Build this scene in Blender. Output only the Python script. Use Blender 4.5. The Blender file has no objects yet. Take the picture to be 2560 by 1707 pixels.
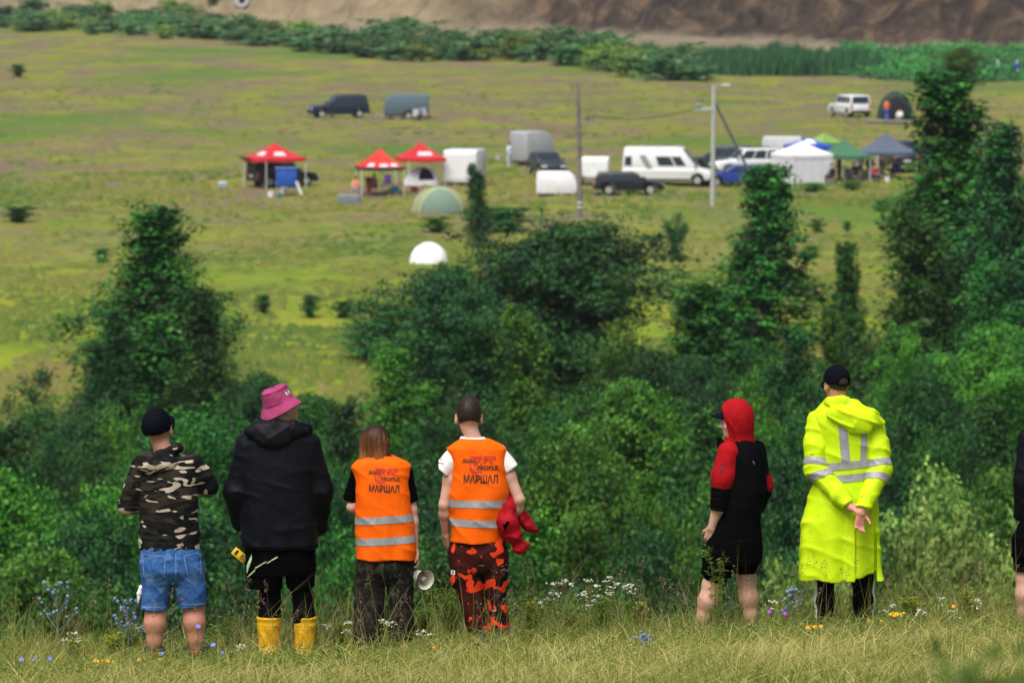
import bpy, bmesh, math, random
import numpy as np
from mathutils import Vector, Matrix
from mathutils.bvhtree import BVHTree

SC = bpy.context.scene
COL = SC.collection
R = math.radians

# ------------------------------------------------------------------ camera
CAMZ = 19.5                       # camera height above the camp field
FPX = 2560 * 200 / 36.0           # focal length in source pixels
PITCH = math.atan(1143.5 / FPX)
cam_d = bpy.data.cameras.new('camera')
cam_d.lens = 200
cam_d.sensor_width = 36
cam_d.clip_start = 0.5
cam_d.clip_end = 6000
cam_d.dof.use_dof = True
cam_d.dof.focus_distance = 38.4
cam_d.dof.aperture_fstop = 6.5
cam = bpy.data.objects.new('camera', cam_d)
cam.location = (0, 0, CAMZ)
cam.rotation_euler = (math.pi / 2 - PITCH, 0, 0)
COL.objects.link(cam)
SC.camera = cam

# ------------------------------------------------------------------ sky, sun, exposure
SUN_EL, SUN_AZ = R(62), R(205)    # high, veiled sun behind the camera, a little to the left
world = bpy.data.worlds.new('World')
SC.world = world
world.use_nodes = True
wn = world.node_tree.nodes
sky = wn.new('ShaderNodeTexSky')
sky.sky_type = 'NISHITA'
sky.sun_disc = False
sky.sun_elevation = SUN_EL
sky.sun_rotation = SUN_AZ
sky.air_density = 0.7
sky.dust_density = 4.0
sky.ozone_density = 0.6
bg = wn['Background']
bg.inputs['Strength'].default_value = 0.05
world.node_tree.links.new(sky.outputs['Color'], bg.inputs['Color'])
sun_d = bpy.data.lights.new('sun', 'SUN')
sun_d.energy = 1.5
sun_d.angle = R(50)
sun_d.color = (1.0, 0.975, 0.94)
sun = bpy.data.objects.new('sun', sun_d)
sd = Vector((math.sin(SUN_AZ) * math.cos(SUN_EL), math.cos(SUN_AZ) * math.cos(SUN_EL), math.sin(SUN_EL)))
sun.rotation_euler = sd.to_track_quat('Z', 'Y').to_euler()
sun.location = (0, 0, 60)
COL.objects.link(sun)
SC.view_settings.view_transform = 'Standard'
SC.view_settings.look = 'None'
SC.view_settings.exposure = 1.42
SC.view_settings.gamma = 1.0
SC.view_settings.use_curve_mapping = False
SC.cycles.max_bounces = 6
SC.cycles.diffuse_bounces = 3
SC.cycles.glossy_bounces = 3
SC.cycles.transmission_bounces = 4
SC.cycles.transparent_max_bounces = 8
SC.cycles.use_denoising = True
SC.cycles.caustics_reflective = False
SC.cycles.caustics_refractive = False


def W(x, y, Y):
    """World point on the sight line of source pixel (x, y) at depth Y."""
    a, b = (x - 1280) / FPX, (y - 853.5) / FPX
    d = Vector((a, math.cos(PITCH) - b * math.sin(PITCH), -math.sin(PITCH) - b * math.cos(PITCH)))
    return Vector((0, 0, CAMZ)) + d * (Y / d.y)


# ------------------------------------------------------------------ numeric noise
def _hash(*c):
    n = np.zeros_like(c[0], dtype=np.int64)
    for k, v in enumerate(c):
        n = (n * 73856093) ^ (v.astype(np.int64) * (19349663, 83492791, 67867979)[k])
    n = (n ^ (n >> 13)) * 1274126177
    return ((n & 0x7fffffff) / 0x7fffffff)


def vnoise(x, y):
    x, y = np.asarray(x, float), np.asarray(y, float)
    xi, yi = np.floor(x), np.floor(y)
    fx, fy = x - xi, y - yi
    fx, fy = fx * fx * (3 - 2 * fx), fy * fy * (3 - 2 * fy)
    a, b = _hash(xi, yi), _hash(xi + 1, yi)
    c, d = _hash(xi, yi + 1), _hash(xi + 1, yi + 1)
    return (a * (1 - fx) + b * fx) * (1 - fy) + (c * (1 - fx) + d * fx) * fy - 0.5


def fbm(x, y, o=4):
    s, a = 0, 1.0
    for k in range(o):
        s = s + a * vnoise(x * 2 ** k + 17.3 * k, y * 2 ** k - 9.1 * k)
        a *= 0.5
    return s


# ------------------------------------------------------------------ objects
def mesh_np(name, V, F, smooth=False):
    """Mesh from a vertex array and an array of equal-sized faces."""
    V = np.ascontiguousarray(V, np.float32)
    F = np.ascontiguousarray(F, np.int32)
    me = bpy.data.meshes.new(name)
    me.vertices.add(len(V))
    me.vertices.foreach_set('co', V.ravel())
    n = F.shape[1]
    me.loops.add(F.size)
    me.loops.foreach_set('vertex_index', F.ravel())
    me.polygons.add(len(F))
    me.polygons.foreach_set('loop_start', np.arange(0, F.size, n, dtype=np.int32))
    if smooth:
        me.polygons.foreach_set('use_smooth', np.ones(len(F), bool))
    me.update(calc_edges=True)
    return me


def face_attr(me, name, vals):
    a = me.attributes.new(name, 'FLOAT', 'FACE')
    a.data.foreach_set('value', np.ascontiguousarray(vals, np.float32))


def obj(name, me, mat=None, parent=None, loc=None):
    o = bpy.data.objects.new(name, me)
    COL.objects.link(o)
    if mat is not None and me is not None:
        if len(me.materials) == 0:
            me.materials.append(mat)
        elif me.materials[0] is not mat:
            o.material_slots[0].link = 'OBJECT'
            o.material_slots[0].material = mat
    if parent is not None:
        o.parent = parent
    if loc is not None:
        o.location = loc
    return o


def tag(o, label, cat, group=None):
    o['label'] = label
    o['category'] = cat
    if group:
        o['group'] = group
    return o


def thing(name, label, cat, loc=(0, 0, 0), rz=0.0, group=None):
    o = bpy.data.objects.new(name, None)
    COL.objects.link(o)
    o.empty_display_size = 0.2
    o.location = loc
    o.rotation_euler = (0, 0, rz)
    return tag(o, label, cat, group)


class MB:
    """Collects simple shapes into one mesh."""
    def __init__(s):
        s.v, s.f = [], []

    def add(s, v, f):
        n = len(s.v)
        s.v += [tuple(p) for p in v]
        s.f += [tuple(i + n for i in q) for q in f]
        return s

    def box(s, c, d, rz=0.0, M=None):
        x, y, z = d[0] / 2, d[1] / 2, d[2] / 2
        M3 = Matrix.Rotation(rz, 3, 'Z') if M is None else M
        c = Vector(c)
        v = [c + M3 @ Vector(p) for p in ((-x, -y, -z), (x, -y, -z), (x, y, -z), (-x, y, -z), (-x, -y, z), (x, -y, z), (x, y, z), (-x, y, z))]
        return s.add(v, [(3, 2, 1, 0), (4, 5, 6, 7), (0, 1, 5, 4), (1, 2, 6, 5), (2, 3, 7, 6), (3, 0, 4, 7)])

    def tube(s, pts, rad, n=8, cap=True):
        pts = [Vector(p) for p in pts]
        if not hasattr(rad, '__len__'):
            rad = [rad] * len(pts)
        ref = None
        rings = []
        for i, p in enumerate(pts):
            t = (pts[min(i + 1, len(pts) - 1)] - pts[max(i - 1, 0)]).normalized()
            if ref is None:
                ref = Vector((0, 0, 1)) if abs(t.z) < 0.9 else Vector((1, 0, 0))
            u = t.cross(ref)
            if u.length < 1e-4:
                u = t.orthogonal()
            u.normalize()
            w = u.cross(t)
            ref = w
            rings.append([p + (u * math.cos(2 * math.pi * k / n) + w * math.sin(2 * math.pi * k / n)) * rad[i] for k in range(n)])
        v = [q for r in rings for q in r]
        f = []
        for i in range(len(pts) - 1):
            for k in range(n):
                a, b = i * n + k, i * n + (k + 1) % n
                f.append((a, a + n, b + n, b))
        if cap:
            f.append(tuple(range(n)))
            f.append(tuple((len(pts) - 1) * n + k for k in reversed(range(n))))
        return s.add(v, f)

    def lathe(s, prof, n=24, c=(0, 0, 0), M=None, close=False):
        """prof: (r, z) pairs."""
        M = M or Matrix.Identity(3)
        c = Vector(c)
        v = [c + M @ Vector((r * math.cos(2 * math.pi * k / n), r * math.sin(2 * math.pi * k / n), z)) for r, z in prof for k in range(n)]
        f = []
        for i in range(len(prof) - 1):
            for k in range(n):
                a, b = i * n + k, i * n + (k + 1) % n
                f.append((a, b, b + n, a + n))
        if close:
            f.append(tuple(reversed(range(n))))
            f.append(tuple((len(prof) - 1) * n + k for k in range(n)))
        return s.add(v, f)

    def mesh(s, name, smooth=False, bevel=0.0, seg=2):
        me = bpy.data.meshes.new(name)
        me.from_pydata(s.v, [], s.f)
        if bevel:
            bm = bmesh.new()
            bm.from_mesh(me)
            bmesh.ops.remove_doubles(bm, verts=bm.verts, dist=1e-4)
            es = [e for e in bm.edges if len(e.link_faces) == 2 and e.calc_face_angle(0) > 0.5]
            bmesh.ops.bevel(bm, geom=es, offset=bevel, segments=seg, affect='EDGES', profile=0.5, clamp_overlap=True)
            bm.to_mesh(me)
            bm.free()
        if smooth:
            me.polygons.foreach_set('use_smooth', np.ones(len(me.polygons), bool))
            try:
                me.set_sharp_from_angle(angle=R(40))
            except Exception:
                pass
        me.update()
        return me

    def build(s, name, mat, parent=None, smooth=False, bevel=0.0, seg=2, loc=None):
        return obj(name, s.mesh(name, smooth, bevel, seg), mat, parent, loc)


# ------------------------------------------------------------------ materials
class NT:
    def __init__(s, name):
        s.m = bpy.data.materials.new(name)
        s.m.use_nodes = True
        s.t = s.m.node_tree
        s.n = s.t.nodes
        s.b = s.n['Principled BSDF']
        s.out = s.n['Material Output']

    def node(s, kind, **kw):
        nd = s.n.new(kind)
        for k, v in kw.items():
            if k in nd.inputs.keys():
                nd.inputs[k].default_value = v
            else:
                setattr(nd, k, v)
        return nd

    def link(s, a, b):
        s.t.links.new(a, b)

    def coord(s, scale=(1, 1, 1), kind='Object', loc=(0, 0, 0), rot=(0, 0, 0)):
        tc = s.n.new('ShaderNodeTexCoord')
        mp = s.n.new('ShaderNodeMapping')
        mp.inputs['Scale'].default_value = scale
        mp.inputs['Location'].default_value = loc
        mp.inputs['Rotation'].default_value = rot
        s.link(tc.outputs[kind], mp.inputs['Vector'])
        return mp.outputs['Vector']

    def noise(s, vec, scale=5, detail=3, rough=0.5, dist=0.0):
        nd = s.node('ShaderNodeTexNoise', Scale=scale, Detail=detail, Roughness=rough, Distortion=dist)
        if vec is not None:
            s.link(vec, nd.inputs['Vector'])
        return nd.outputs['Fac']

    def ramp(s, fac, stops, interp='LINEAR'):
        nd = s.n.new('ShaderNodeValToRGB')
        cr = nd.color_ramp
        cr.interpolation = interp
        while len(cr.elements) < len(stops):
            cr.elements.new(0.5)
        for e, (p, c) in zip(cr.elements, stops):
            e.position = p
            e.color = (c[0], c[1], c[2], 1) if hasattr(c, '__len__') else (c, c, c, 1)
        s.link(fac, nd.inputs['Fac'])
        return nd.outputs['Color']

    def mix(s, fac, a, b, blend='MIX'):
        nd = s.n.new('ShaderNodeMix')
        nd.data_type = 'RGBA'
        nd.blend_type = blend
        for sock, v in ((nd.inputs[0], fac), (nd.inputs[6], a), (nd.inputs[7], b)):
            if hasattr(v, 'links'):
                s.link(v, sock)
            elif hasattr(v, '__len__'):
                sock.default_value = (v[0], v[1], v[2], 1)
            else:
                sock.default_value = v
        return nd.outputs[2]

    def bump(s, height, strength=0.3, dist=0.01):
        nd = s.node('ShaderNodeBump', Strength=strength, Distance=dist)
        s.link(height, nd.inputs['Height'])
        s.link(nd.outputs['Normal'], s.b.inputs['Normal'])

    def set(s, **kw):
        for k, v in kw.items():
            k = k.replace('_', ' ')
            if k not in s.b.inputs.keys():
                k = {'Specular': 'Specular IOR Level', 'Transmission': 'Transmission Weight'}.get(k, k)
            sock = s.b.inputs[k]
            if hasattr(v, 'links'):
                s.link(v, sock)
            elif hasattr(v, '__len__'):
                sock.default_value = (v[0], v[1], v[2], 1)
            else:
                sock.default_value = v
        return s


def plain(name, col, rough=0.6, spec=0.4, metal=0.0, var=0.12, vscale=6.0, bump=0.0, bscale=60.0):
    """A painted or woven surface with slight uneven tone."""
    t = NT(name)
    v = t.coord()
    n = t.noise(v, vscale, 4, 0.6)
    dark = tuple(c * (1 - var) for c in col)
    lite = tuple(min(1, c * (1 + var) + var * 0.01) for c in col)
    t.set(Base_Color=t.ramp(n, [(0.3, dark), (0.7, lite)]), Roughness=rough, Specular=spec, Metallic=metal)
    if bump:
        t.bump(t.noise(v, bscale, 3, 0.6), bump, 0.01)
    return t.m


MATS = {}


def M(name, *a, **k):
    if name not in MATS:
        MATS[name] = plain(name, *a, **k)
    return MATS[name]


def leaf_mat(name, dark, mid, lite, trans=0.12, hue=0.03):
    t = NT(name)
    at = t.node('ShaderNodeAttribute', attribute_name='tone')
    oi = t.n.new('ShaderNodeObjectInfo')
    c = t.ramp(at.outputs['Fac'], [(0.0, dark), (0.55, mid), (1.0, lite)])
    hs = t.node('ShaderNodeHueSaturation')
    mr = t.node('ShaderNodeMapRange')
    mr.inputs['To Min'].default_value = 0.495
    mr.inputs['To Max'].default_value = 0.495 + hue
    t.link(oi.outputs['Random'], mr.inputs['Value'])
    t.link(mr.outputs[0], hs.inputs['Hue'])
    mr2 = t.node('ShaderNodeMapRange')
    mr2.inputs['To Min'].default_value = 0.62
    mr2.inputs['To Max'].default_value = 1.3
    t.link(oi.outputs['Random'], mr2.inputs['Value'])
    t.link(mr2.outputs[0], hs.inputs['Value'])
    t.link(c, hs.inputs['Color'])
    t.set(Base_Color=hs.outputs['Color'], Roughness=0.55, Specular=0.25)
    if trans:
        tr = t.n.new('ShaderNodeBsdfTranslucent')
        t.link(hs.outputs['Color'], tr.inputs['Color'])
        mx = t.n.new('ShaderNodeMixShader')
        mx.inputs[0].default_value = trans
        t.link(t.b.outputs[0], mx.inputs[1])
        t.link(tr.outputs[0], mx.inputs[2])
        t.link(mx.outputs[0], t.out.inputs['Surface'])
    return t.m
# ------------------------------------------------------------------ terrain
_PY = np.array([-200, 0, 10, 39.2, 40.5, 43, 50, 62, 90, 120, 160, 190, 215, 235, 250, 265, 280, 300, 330, 5000.])
_PZ = np.array([19, 17.9, 16.97, 14.27, 14.05, 13.2, 9.8, 5.5, 0.0, -4, -6.3, -6.2, -4.8, -3.2, -2.0, -1.0, -0.4, -0.05, 0, 0])


FEET = [(-2.26, 38.0, -0.045), (-1.53, 38.0, -0.025), (-0.86, 38.0, 0.0), (-0.18, 38.3, -0.02), (1.48, 39.2, -0.045), (2.29, 38.8, -0.095), (3.64, 38.6, -0.10)]


def bank_line(X):
    return np.clip(751 - 1.29 * X, 560, 832)


def ground_z(X, Y):
    X, Y = np.asarray(X, float), np.asarray(Y, float)
    z = np.interp(Y, _PY, _PZ)
    for d in (1.5, 3.0):        # soften the kinks
        w = np.where(Y > 42, d * 2.2, 0.4)
        z = (np.interp(Y - w, _PY, _PZ) + np.interp(Y + w, _PY, _PZ) + 2 * z) / 4
    near = np.clip((70 - Y) / 28, 0, 1)
    z = z + near * 0.042 * np.clip(X, -12, 12)
    z = z + 0.05 * fbm(X * 0.9, Y * 0.9) * np.clip((60 - Y) / 20, 0, 1)
    for fx, fy, dz in FEET:      # trodden hollows where people stand
        z = z + dz * np.exp(-(((X - fx) / 0.55)**2 + ((Y - fy) / 0.8)**2))
    mid = np.clip((Y - 50) / 60, 0, 1)
    z = z + mid * (0.5 * fbm(X / 14, Y / 14) + 0.12 * fbm(X / 3 + 7, Y / 3))
    d = Y - bank_line(X)
    up = np.clip(d / 22, 0, 1)
    up = up * up * (3 - 2 * up)
    rough = np.clip(d / 6, 0, 1)
    gul = np.abs(fbm(X / 9 + d / 22, d / 40, 5))
    z = z + up * (13 + 5 * fbm(X / 25, Y / 60)) + rough * (5.0 * gul - 1.2) + 1.1 * np.clip((d + 3) / 5, 0, 1) * fbm(X / 3, Y / 3)
    return z


def gz(x, y):
    return float(ground_z(np.array([x]), np.array([y]))[0])


def hit(x, y, y0=150.0, y1=900.0):
    """Where the sight line of pixel (x, y) meets the terrain beyond the ravine."""
    d = np.linspace(y0, y1, 3001)
    a, b = (x - 1280) / FPX, (y - 853.5) / FPX
    dy = math.cos(PITCH) - b * math.sin(PITCH)
    dz = -math.sin(PITCH) - b * math.cos(PITCH)
    z = CAMZ + dz / dy * d - ground_z(a / dy * d, d)
    i = np.argmax(z < 0) if (z < 0).any() else len(d) - 1
    Y = float(d[i])
    p = W(x, y, Y)
    return Vector((p.x, Y, gz(p.x, Y)))


def axis(parts):
    out = []
    for a, b, st in parts:
        out += list(np.arange(a, b, st))
    return np.array(out + [parts[-1][1]])


def build_terrain():
    xs = axis([(-2500, -300, 220), (-300, -70, 12), (-70, 70, 0.9), (70, 300, 12), (300, 2500, 220)])
    ys = axis([(-60, 28, 4), (28, 44, 0.3), (44, 330, 2.2), (330, 640, 6), (640, 860, 1.2), (860, 1000, 14), (1000, 5000, 400)])
    GX, GY = np.meshgrid(xs, ys)
    GZ = ground_z(GX, GY)
    nx, ny = len(xs), len(ys)
    V = np.stack([GX, GY, GZ], -1).reshape(-1, 3)
    i = (np.arange(ny - 1)[:, None] * nx + np.arange(nx - 1)[None, :]).ravel()
    F = np.stack([i, i + 1, i + nx + 1, i + nx], 1)
    me = mesh_np('terrain', V, F, True)
    d = (GY - bank_line(GX)).ravel()
    at = me.attributes.new('bank', 'FLOAT', 'POINT')
    at.data.foreach_set('value', d.astype(np.float32))
    t = NT('meadow_ground')
    g = t.coord()
    gs = t.coord((1, 0.55, 1))
    n1 = t.noise(gs, 0.11, 6, 0.66, 0.6)
    n2 = t.noise(t.coord((1, 0.5, 1), loc=(31, 7, 0)), 0.17, 6, 0.68, 0.5)
    n3 = t.noise(g, 1.6, 4, 0.7)
    n4 = t.noise(t.coord((1, 0.6, 1), loc=(-13, 57, 0)), 0.03, 3, 0.5)
    base = t.ramp(n1, [(0.26, (0.07, 0.145, 0.018)), (0.40, (0.14, 0.19, 0.028)), (0.52, (0.22, 0.215, 0.04)), (0.62, (0.15, 0.19, 0.028)), (0.76, (0.24, 0.225, 0.05))])
    mauve = t.ramp(n2, [(0.44, 0.0), (0.57, 0.95)])
    mv = t.mix(n3, (0.13, 0.105, 0.062), (0.215, 0.16, 0.105))
    c = t.mix(mauve, base, mv)
    c = t.mix(t.ramp(n4, [(0.54, 0.0), (0.66, 0.75)]), c, (0.075, 0.165, 0.022))
    fine = t.ramp(n3, [(0.2, 0.62), (0.8, 1.3)])
    c = t.mix(1.0, c, fine, 'MULTIPLY')
    # the slope into the ravine and the near hill are greener
    sx = t.n.new('ShaderNodeSeparateXYZ')
    t.link(g, sx.inputs[0])
    mrs = t.node('ShaderNodeMapRange')
    mrs.inputs['From Min'].default_value = 345
    mrs.inputs['From Max'].default_value = 255
    t.link(sx.outputs['Y'], mrs.inputs['Value'])
    ng = t.noise(t.coord((1, 0.6, 1), loc=(5, 5, 0)), 0.35, 5, 0.65)
    slope = t.ramp(ng, [(0.28, (0.075, 0.16, 0.012)), (0.5, (0.175, 0.24, 0.016)), (0.72, (0.28, 0.27, 0.028))])
    c = t.mix(mrs.outputs[0], c, slope)
    # the near hill top is dry and yellow
    mh = t.node('ShaderNodeMapRange')
    mh.inputs['From Min'].default_value = 48
    mh.inputs['From Max'].default_value = 43
    t.link(sx.outputs['Y'], mh.inputs['Value'])
    c = t.mix(mh.outputs[0], c, t.mix(n3, (0.10, 0.125, 0.028), (0.22, 0.215, 0.06)))
    # dark ravine litter and undergrowth, with shade under the crowns put into the colour
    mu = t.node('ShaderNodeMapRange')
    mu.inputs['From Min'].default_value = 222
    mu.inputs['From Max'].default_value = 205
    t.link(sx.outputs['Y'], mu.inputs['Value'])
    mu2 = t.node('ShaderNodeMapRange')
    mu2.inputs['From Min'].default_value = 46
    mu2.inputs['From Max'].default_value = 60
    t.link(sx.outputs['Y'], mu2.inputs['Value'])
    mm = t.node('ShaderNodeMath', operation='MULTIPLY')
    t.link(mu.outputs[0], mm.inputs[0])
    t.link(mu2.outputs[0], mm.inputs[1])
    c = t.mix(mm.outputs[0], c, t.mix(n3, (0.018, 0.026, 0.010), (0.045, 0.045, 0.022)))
    # sandy strip and dug bank beyond the hedge
    ab = t.node('ShaderNodeAttribute', attribute_name='bank')
    nb = t.noise(t.coord((1, 0.3, 1)), 0.18, 5, 0.7, 0.5)
    add = t.node('ShaderNodeMath', operation='MULTIPLY_ADD')
    t.link(nb, add.inputs[0])
    add.inputs[1].default_value = 26.0
    t.link(ab.outputs['Fac'], add.inputs[2])
    sand = t.ramp(nb, [(0.3, (0.10, 0.09, 0.05)), (0.5, (0.20, 0.165, 0.11)), (0.8, (0.27, 0.225, 0.15))])
    mr = t.node('ShaderNodeMapRange')
    mr.inputs['From Min'].default_value = -34
    mr.inputs['From Max'].default_value = -6
    t.link(add.outputs[0], mr.inputs['Value'])
    c = t.mix(mr.outputs[0], c, sand)
    mrx = t.node('ShaderNodeMapRange')
    mrx.inputs['From Min'].default_value = -14
    mrx.inputs['From Max'].default_value = 6
    t.link(sx.outputs['X'], mrx.inputs['Value'])
    ne = t.noise(t.coord((1, 0.8, 1.2)), 0.20, 8, 0.75, 0.9)
    earth_r = t.ramp(ne, [(0.32, (0.012, 0.011, 0.010)), (0.44, (0.034, 0.026, 0.021)), (0.54, (0.06, 0.043, 0.030)), (0.63, (0.13, 0.085, 0.05)), (0.72, (0.05, 0.04, 0.03)), (0.82, (0.05, 0.075, 0.025))])
    earth_l = t.ramp(ne, [(0.3, (0.07, 0.055, 0.035)), (0.42, (0.19, 0.15, 0.09)), (0.6, (0.27, 0.215, 0.13)), (0.8, (0.32, 0.26, 0.17))])
    earth = t.mix(mrx.outputs[0], earth_l, earth_r)
    mr2 = t.node('ShaderNodeMapRange')
    mr2.inputs['From Min'].default_value = 0
    mr2.inputs['From Max'].default_value = 4
    t.link(ab.outputs['Fac'], mr2.inputs['Value'])
    c = t.mix(mr2.outputs[0], c, earth)
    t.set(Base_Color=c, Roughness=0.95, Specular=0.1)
    t.bump(t.noise(g, 3.0, 5, 0.7), 0.5, 0.25)
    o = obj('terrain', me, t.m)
    o['kind'] = 'structure'
    o['label'] = 'meadow field, ravine slope and dug earth bank beyond'
    return o


build_terrain()
# ------------------------------------------------------------------ trees and shrubs
LEAF = {
    'birch': leaf_mat('birch_leaves', (0.011, 0.050, 0.007), (0.032, 0.118, 0.014), (0.085, 0.228, 0.025)),
    'deep': leaf_mat('deep_green_leaves', (0.007, 0.038, 0.009), (0.021, 0.092, 0.017), (0.060, 0.190, 0.028)),
    'bright': leaf_mat('bright_green_leaves', (0.026, 0.088, 0.008), (0.068, 0.190, 0.014), (0.15, 0.32, 0.025)),
    'willow': leaf_mat('willow_leaves', (0.10, 0.17, 0.030), (0.20, 0.31, 0.055), (0.33, 0.44, 0.09)),
    'hedge': leaf_mat('hedge_leaves', (0.032, 0.095, 0.028), (0.075, 0.18, 0.048), (0.26, 0.36, 0.17)),
    'reed': leaf_mat('reed_leaves', (0.020, 0.070, 0.023), (0.040, 0.115, 0.036), (0.09, 0.20, 0.06)),
}


def bark_mat(name, a, b, scale):
    t = NT(name)
    n = t.noise(t.coord((1, 1, 0.35)), scale, 5, 0.65)
    t.set(Base_Color=t.ramp(n, [(0.38, a), (0.52, b)]), Roughness=0.85, Specular=0.15)
    t.bump(n, 0.5, 0.02)
    return t.m


BARK_B = bark_mat('birch_bark', (0.06, 0.055, 0.05), (0.52, 0.50, 0.46), 4)
BARK_D = bark_mat('dark_bark', (0.03, 0.024, 0.018), (0.10, 0.08, 0.06), 9)


def leaves(P, N, size, rng, asp=0.5, hang=None, tone=None):
    """One small folded leaf quad at each point, facing roughly N."""
    n = len(P)
    N = N + rng.normal(0, 0.55, (n, 3))
    N /= np.linalg.norm(N, axis=1)[:, None] + 1e-9
    D = rng.normal(0, 1, (n, 3)) if hang is None else np.array([0, 0, -1.0]) * hang + rng.normal(0, 0.6, (n, 3))
    D = D - N * np.sum(D * N, 1)[:, None]
    D /= np.linalg.norm(D, axis=1)[:, None] + 1e-9
    S = np.cross(N, D)
    L = size * rng.uniform(0.65, 1.35, (n, 1))
    V = np.stack([P, P + D * L * 0.5 + S * L * asp * 0.5 + N * L * 0.08, P + D * L, P + D * L * 0.5 - S * L * asp * 0.5 + N * L * 0.08], 1).reshape(-1, 3)
    F = np.arange(4 * n).reshape(-1, 4)
    tn = rng.uniform(0, 1, n) if tone is None else np.clip(tone + rng.normal(0, 0.18, n), 0, 1)
    return V, F, tn


def make_tree(seed, H, Rm, kind, nb=95, lpc=26, leaf=0.17, base=0.12, stems=1, dens=3.0):
    """Trunk mesh and crown mesh of one tree of height H and crown radius Rm."""
    rng = np.random.default_rng(seed)
    tb, bb = MB(), MB()
    P, N, T = [], [], []
    tops = []
    for s in range(stems):
        a = rng.uniform(0, 6.28)
        off = np.array([math.cos(a), math.sin(a)]) * (0 if stems == 1 else Rm * 0.12)
        lean = rng.normal(0, 0.03 if stems == 1 else 0.07 if kind == 'birch' else 0.16, 2) * H
        hh = H * (1 if s == 0 else rng.uniform(0.7, 0.95))
        path = []
        for k in range(8):
            f = k / 7
            wob = rng.normal(0, 0.010 * H, 2) * f
            path.append((off[0] + lean[0] * f * f + wob[0], off[1] + lean[1] * f * f + wob[1], hh * f * 0.97))
        r0 = 0.011 * H + 0.03 if stems == 1 else 0.009 * H + 0.02
        tb.tube(path, [r0 * (1.25 - 1.17 * k / 7) for k in range(8)], 7)
        tops.append((np.array(path), hh, r0))
    for b in range(nb):
        path, hh, r0 = tops[b % stems]
        t = base + (0.99 - base) * ((b + rng.uniform(0, 1)) / nb) ** (0.85 if kind != 'broad' else 0.9)
        az = b * 2.39996 + rng.normal(0, 0.4)
        pos = np.array([np.interp(t * hh, path[:, 2], path[:, k]) for k in range(3)])
        u = (t - base) / (1 - base)
        if kind == 'birch':
            env = Rm * (0.55 + 0.45 * min(1, u / 0.22)) * (1 - u) ** 0.92 * (0.9 + 0.22 * math.sin(u * 15 + seed))
            rise, droop = 0.55 * (0.5 + u), 0.75
        elif kind == 'broad':
            env = Rm * (0.25 + 0.75 * min(1, u / 0.35)) * math.sqrt(max(0.02, 1 - max(0, (u - 0.30) / 0.72) ** 2.2)) * (0.85 + 0.25 * math.sin(u * 13 + seed))
            rise, droop = 0.30 + 0.12 * u, 0.22
        else:   # shrub and young willow
            env = Rm * (0.6 + 0.4 * min(1, u / 0.4)) * math.sqrt(max(0.03, 1 - max(0, (u - 0.35) / 0.68) ** 2.0)) * (0.85 + 0.3 * math.sin(u * 11 + 2 * seed))
            rise, droop = 0.45 + 0.15 * u, 0.2
        ln = max(0.07 * Rm, env * (rng.uniform(0.7, 1.08) if kind == 'birch' else rng.uniform(0.55, 1.15)) * (1 + (0.14 if kind == 'birch' else 0.28) * math.sin(3 * az + seed + 4 * u)))
        d = np.array([math.cos(az), math.sin(az), 0])
        pts = []
        for q in np.linspace(0, 1, 5):
            pts.append(pos + d * ln * q + np.array([0, 0, ln * (rise * q - droop * q * q)]) + rng.normal(0, 0.03 * ln, 3) * q)
        pts = np.array(pts)
        bb.tube(pts, [max(0.006, r0 * 0.42 * (1 - t * 0.7) * (1 - 0.85 * q)) for q in np.linspace(0, 1, 5)], 4, False)
        nc = max(2, int(round(2 + ln * dens)))
        btone = rng.uniform(0.08, 0.78)
        for q in np.linspace(0.22, 1.0, nc):
            c = np.array([np.interp(q, np.linspace(0, 1, 5), pts[:, k]) for k in range(3)]) + rng.normal(0, 0.055 * Rm, 3)
            cr = (0.09 * Rm + 0.10) * rng.uniform(0.5, 1.5) * ((1.05 - 0.62 * u) if kind == 'birch' else 1.0)
            m = int(lpc * rng.uniform(0.7, 1.3))
            off = rng.normal(0, 1, (m, 3))
            off[:, 2] = np.where(rng.uniform(0, 1, m) < 0.6, np.abs(off[:, 2]), off[:, 2])
            off /= np.linalg.norm(off, axis=1)[:, None]
            off *= rng.uniform(0.6, 1.05, (m, 1)) * cr
            if kind == 'birch':
                tail = rng.uniform(0, 1, m) < 0.4
                off[:, 2] = np.where(tail, -np.abs(off[:, 2]) * 2.0, off[:, 2])
            else:
                off[:, 2] *= 0.7
            P.append(c + off)
            N.append(off / cr * 0.9 + np.array([0, 0, 0.55]) + d * 0.2)
            T.append(np.full(m, np.clip(btone + rng.normal(0, 0.14), 0, 1)) + 0.18 * off[:, 2] / cr)  # upper leaves of each clump lighter: highlights put into the leaf tone
    P, N, T = np.concatenate(P), np.concatenate(N), np.concatenate(T)
    V, F, tn = leaves(P, N, leaf, rng, 0.62 if kind != 'willow' else 0.5, 0.9 if kind == 'birch' else None, T)
    me = mesh_np('crown', V, F)
    face_attr(me, 'tone', tn)
    return tb.mesh('trunk', True), me, bb.mesh('branches', True)


TREES = {}
BOUNDS = {}


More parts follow.
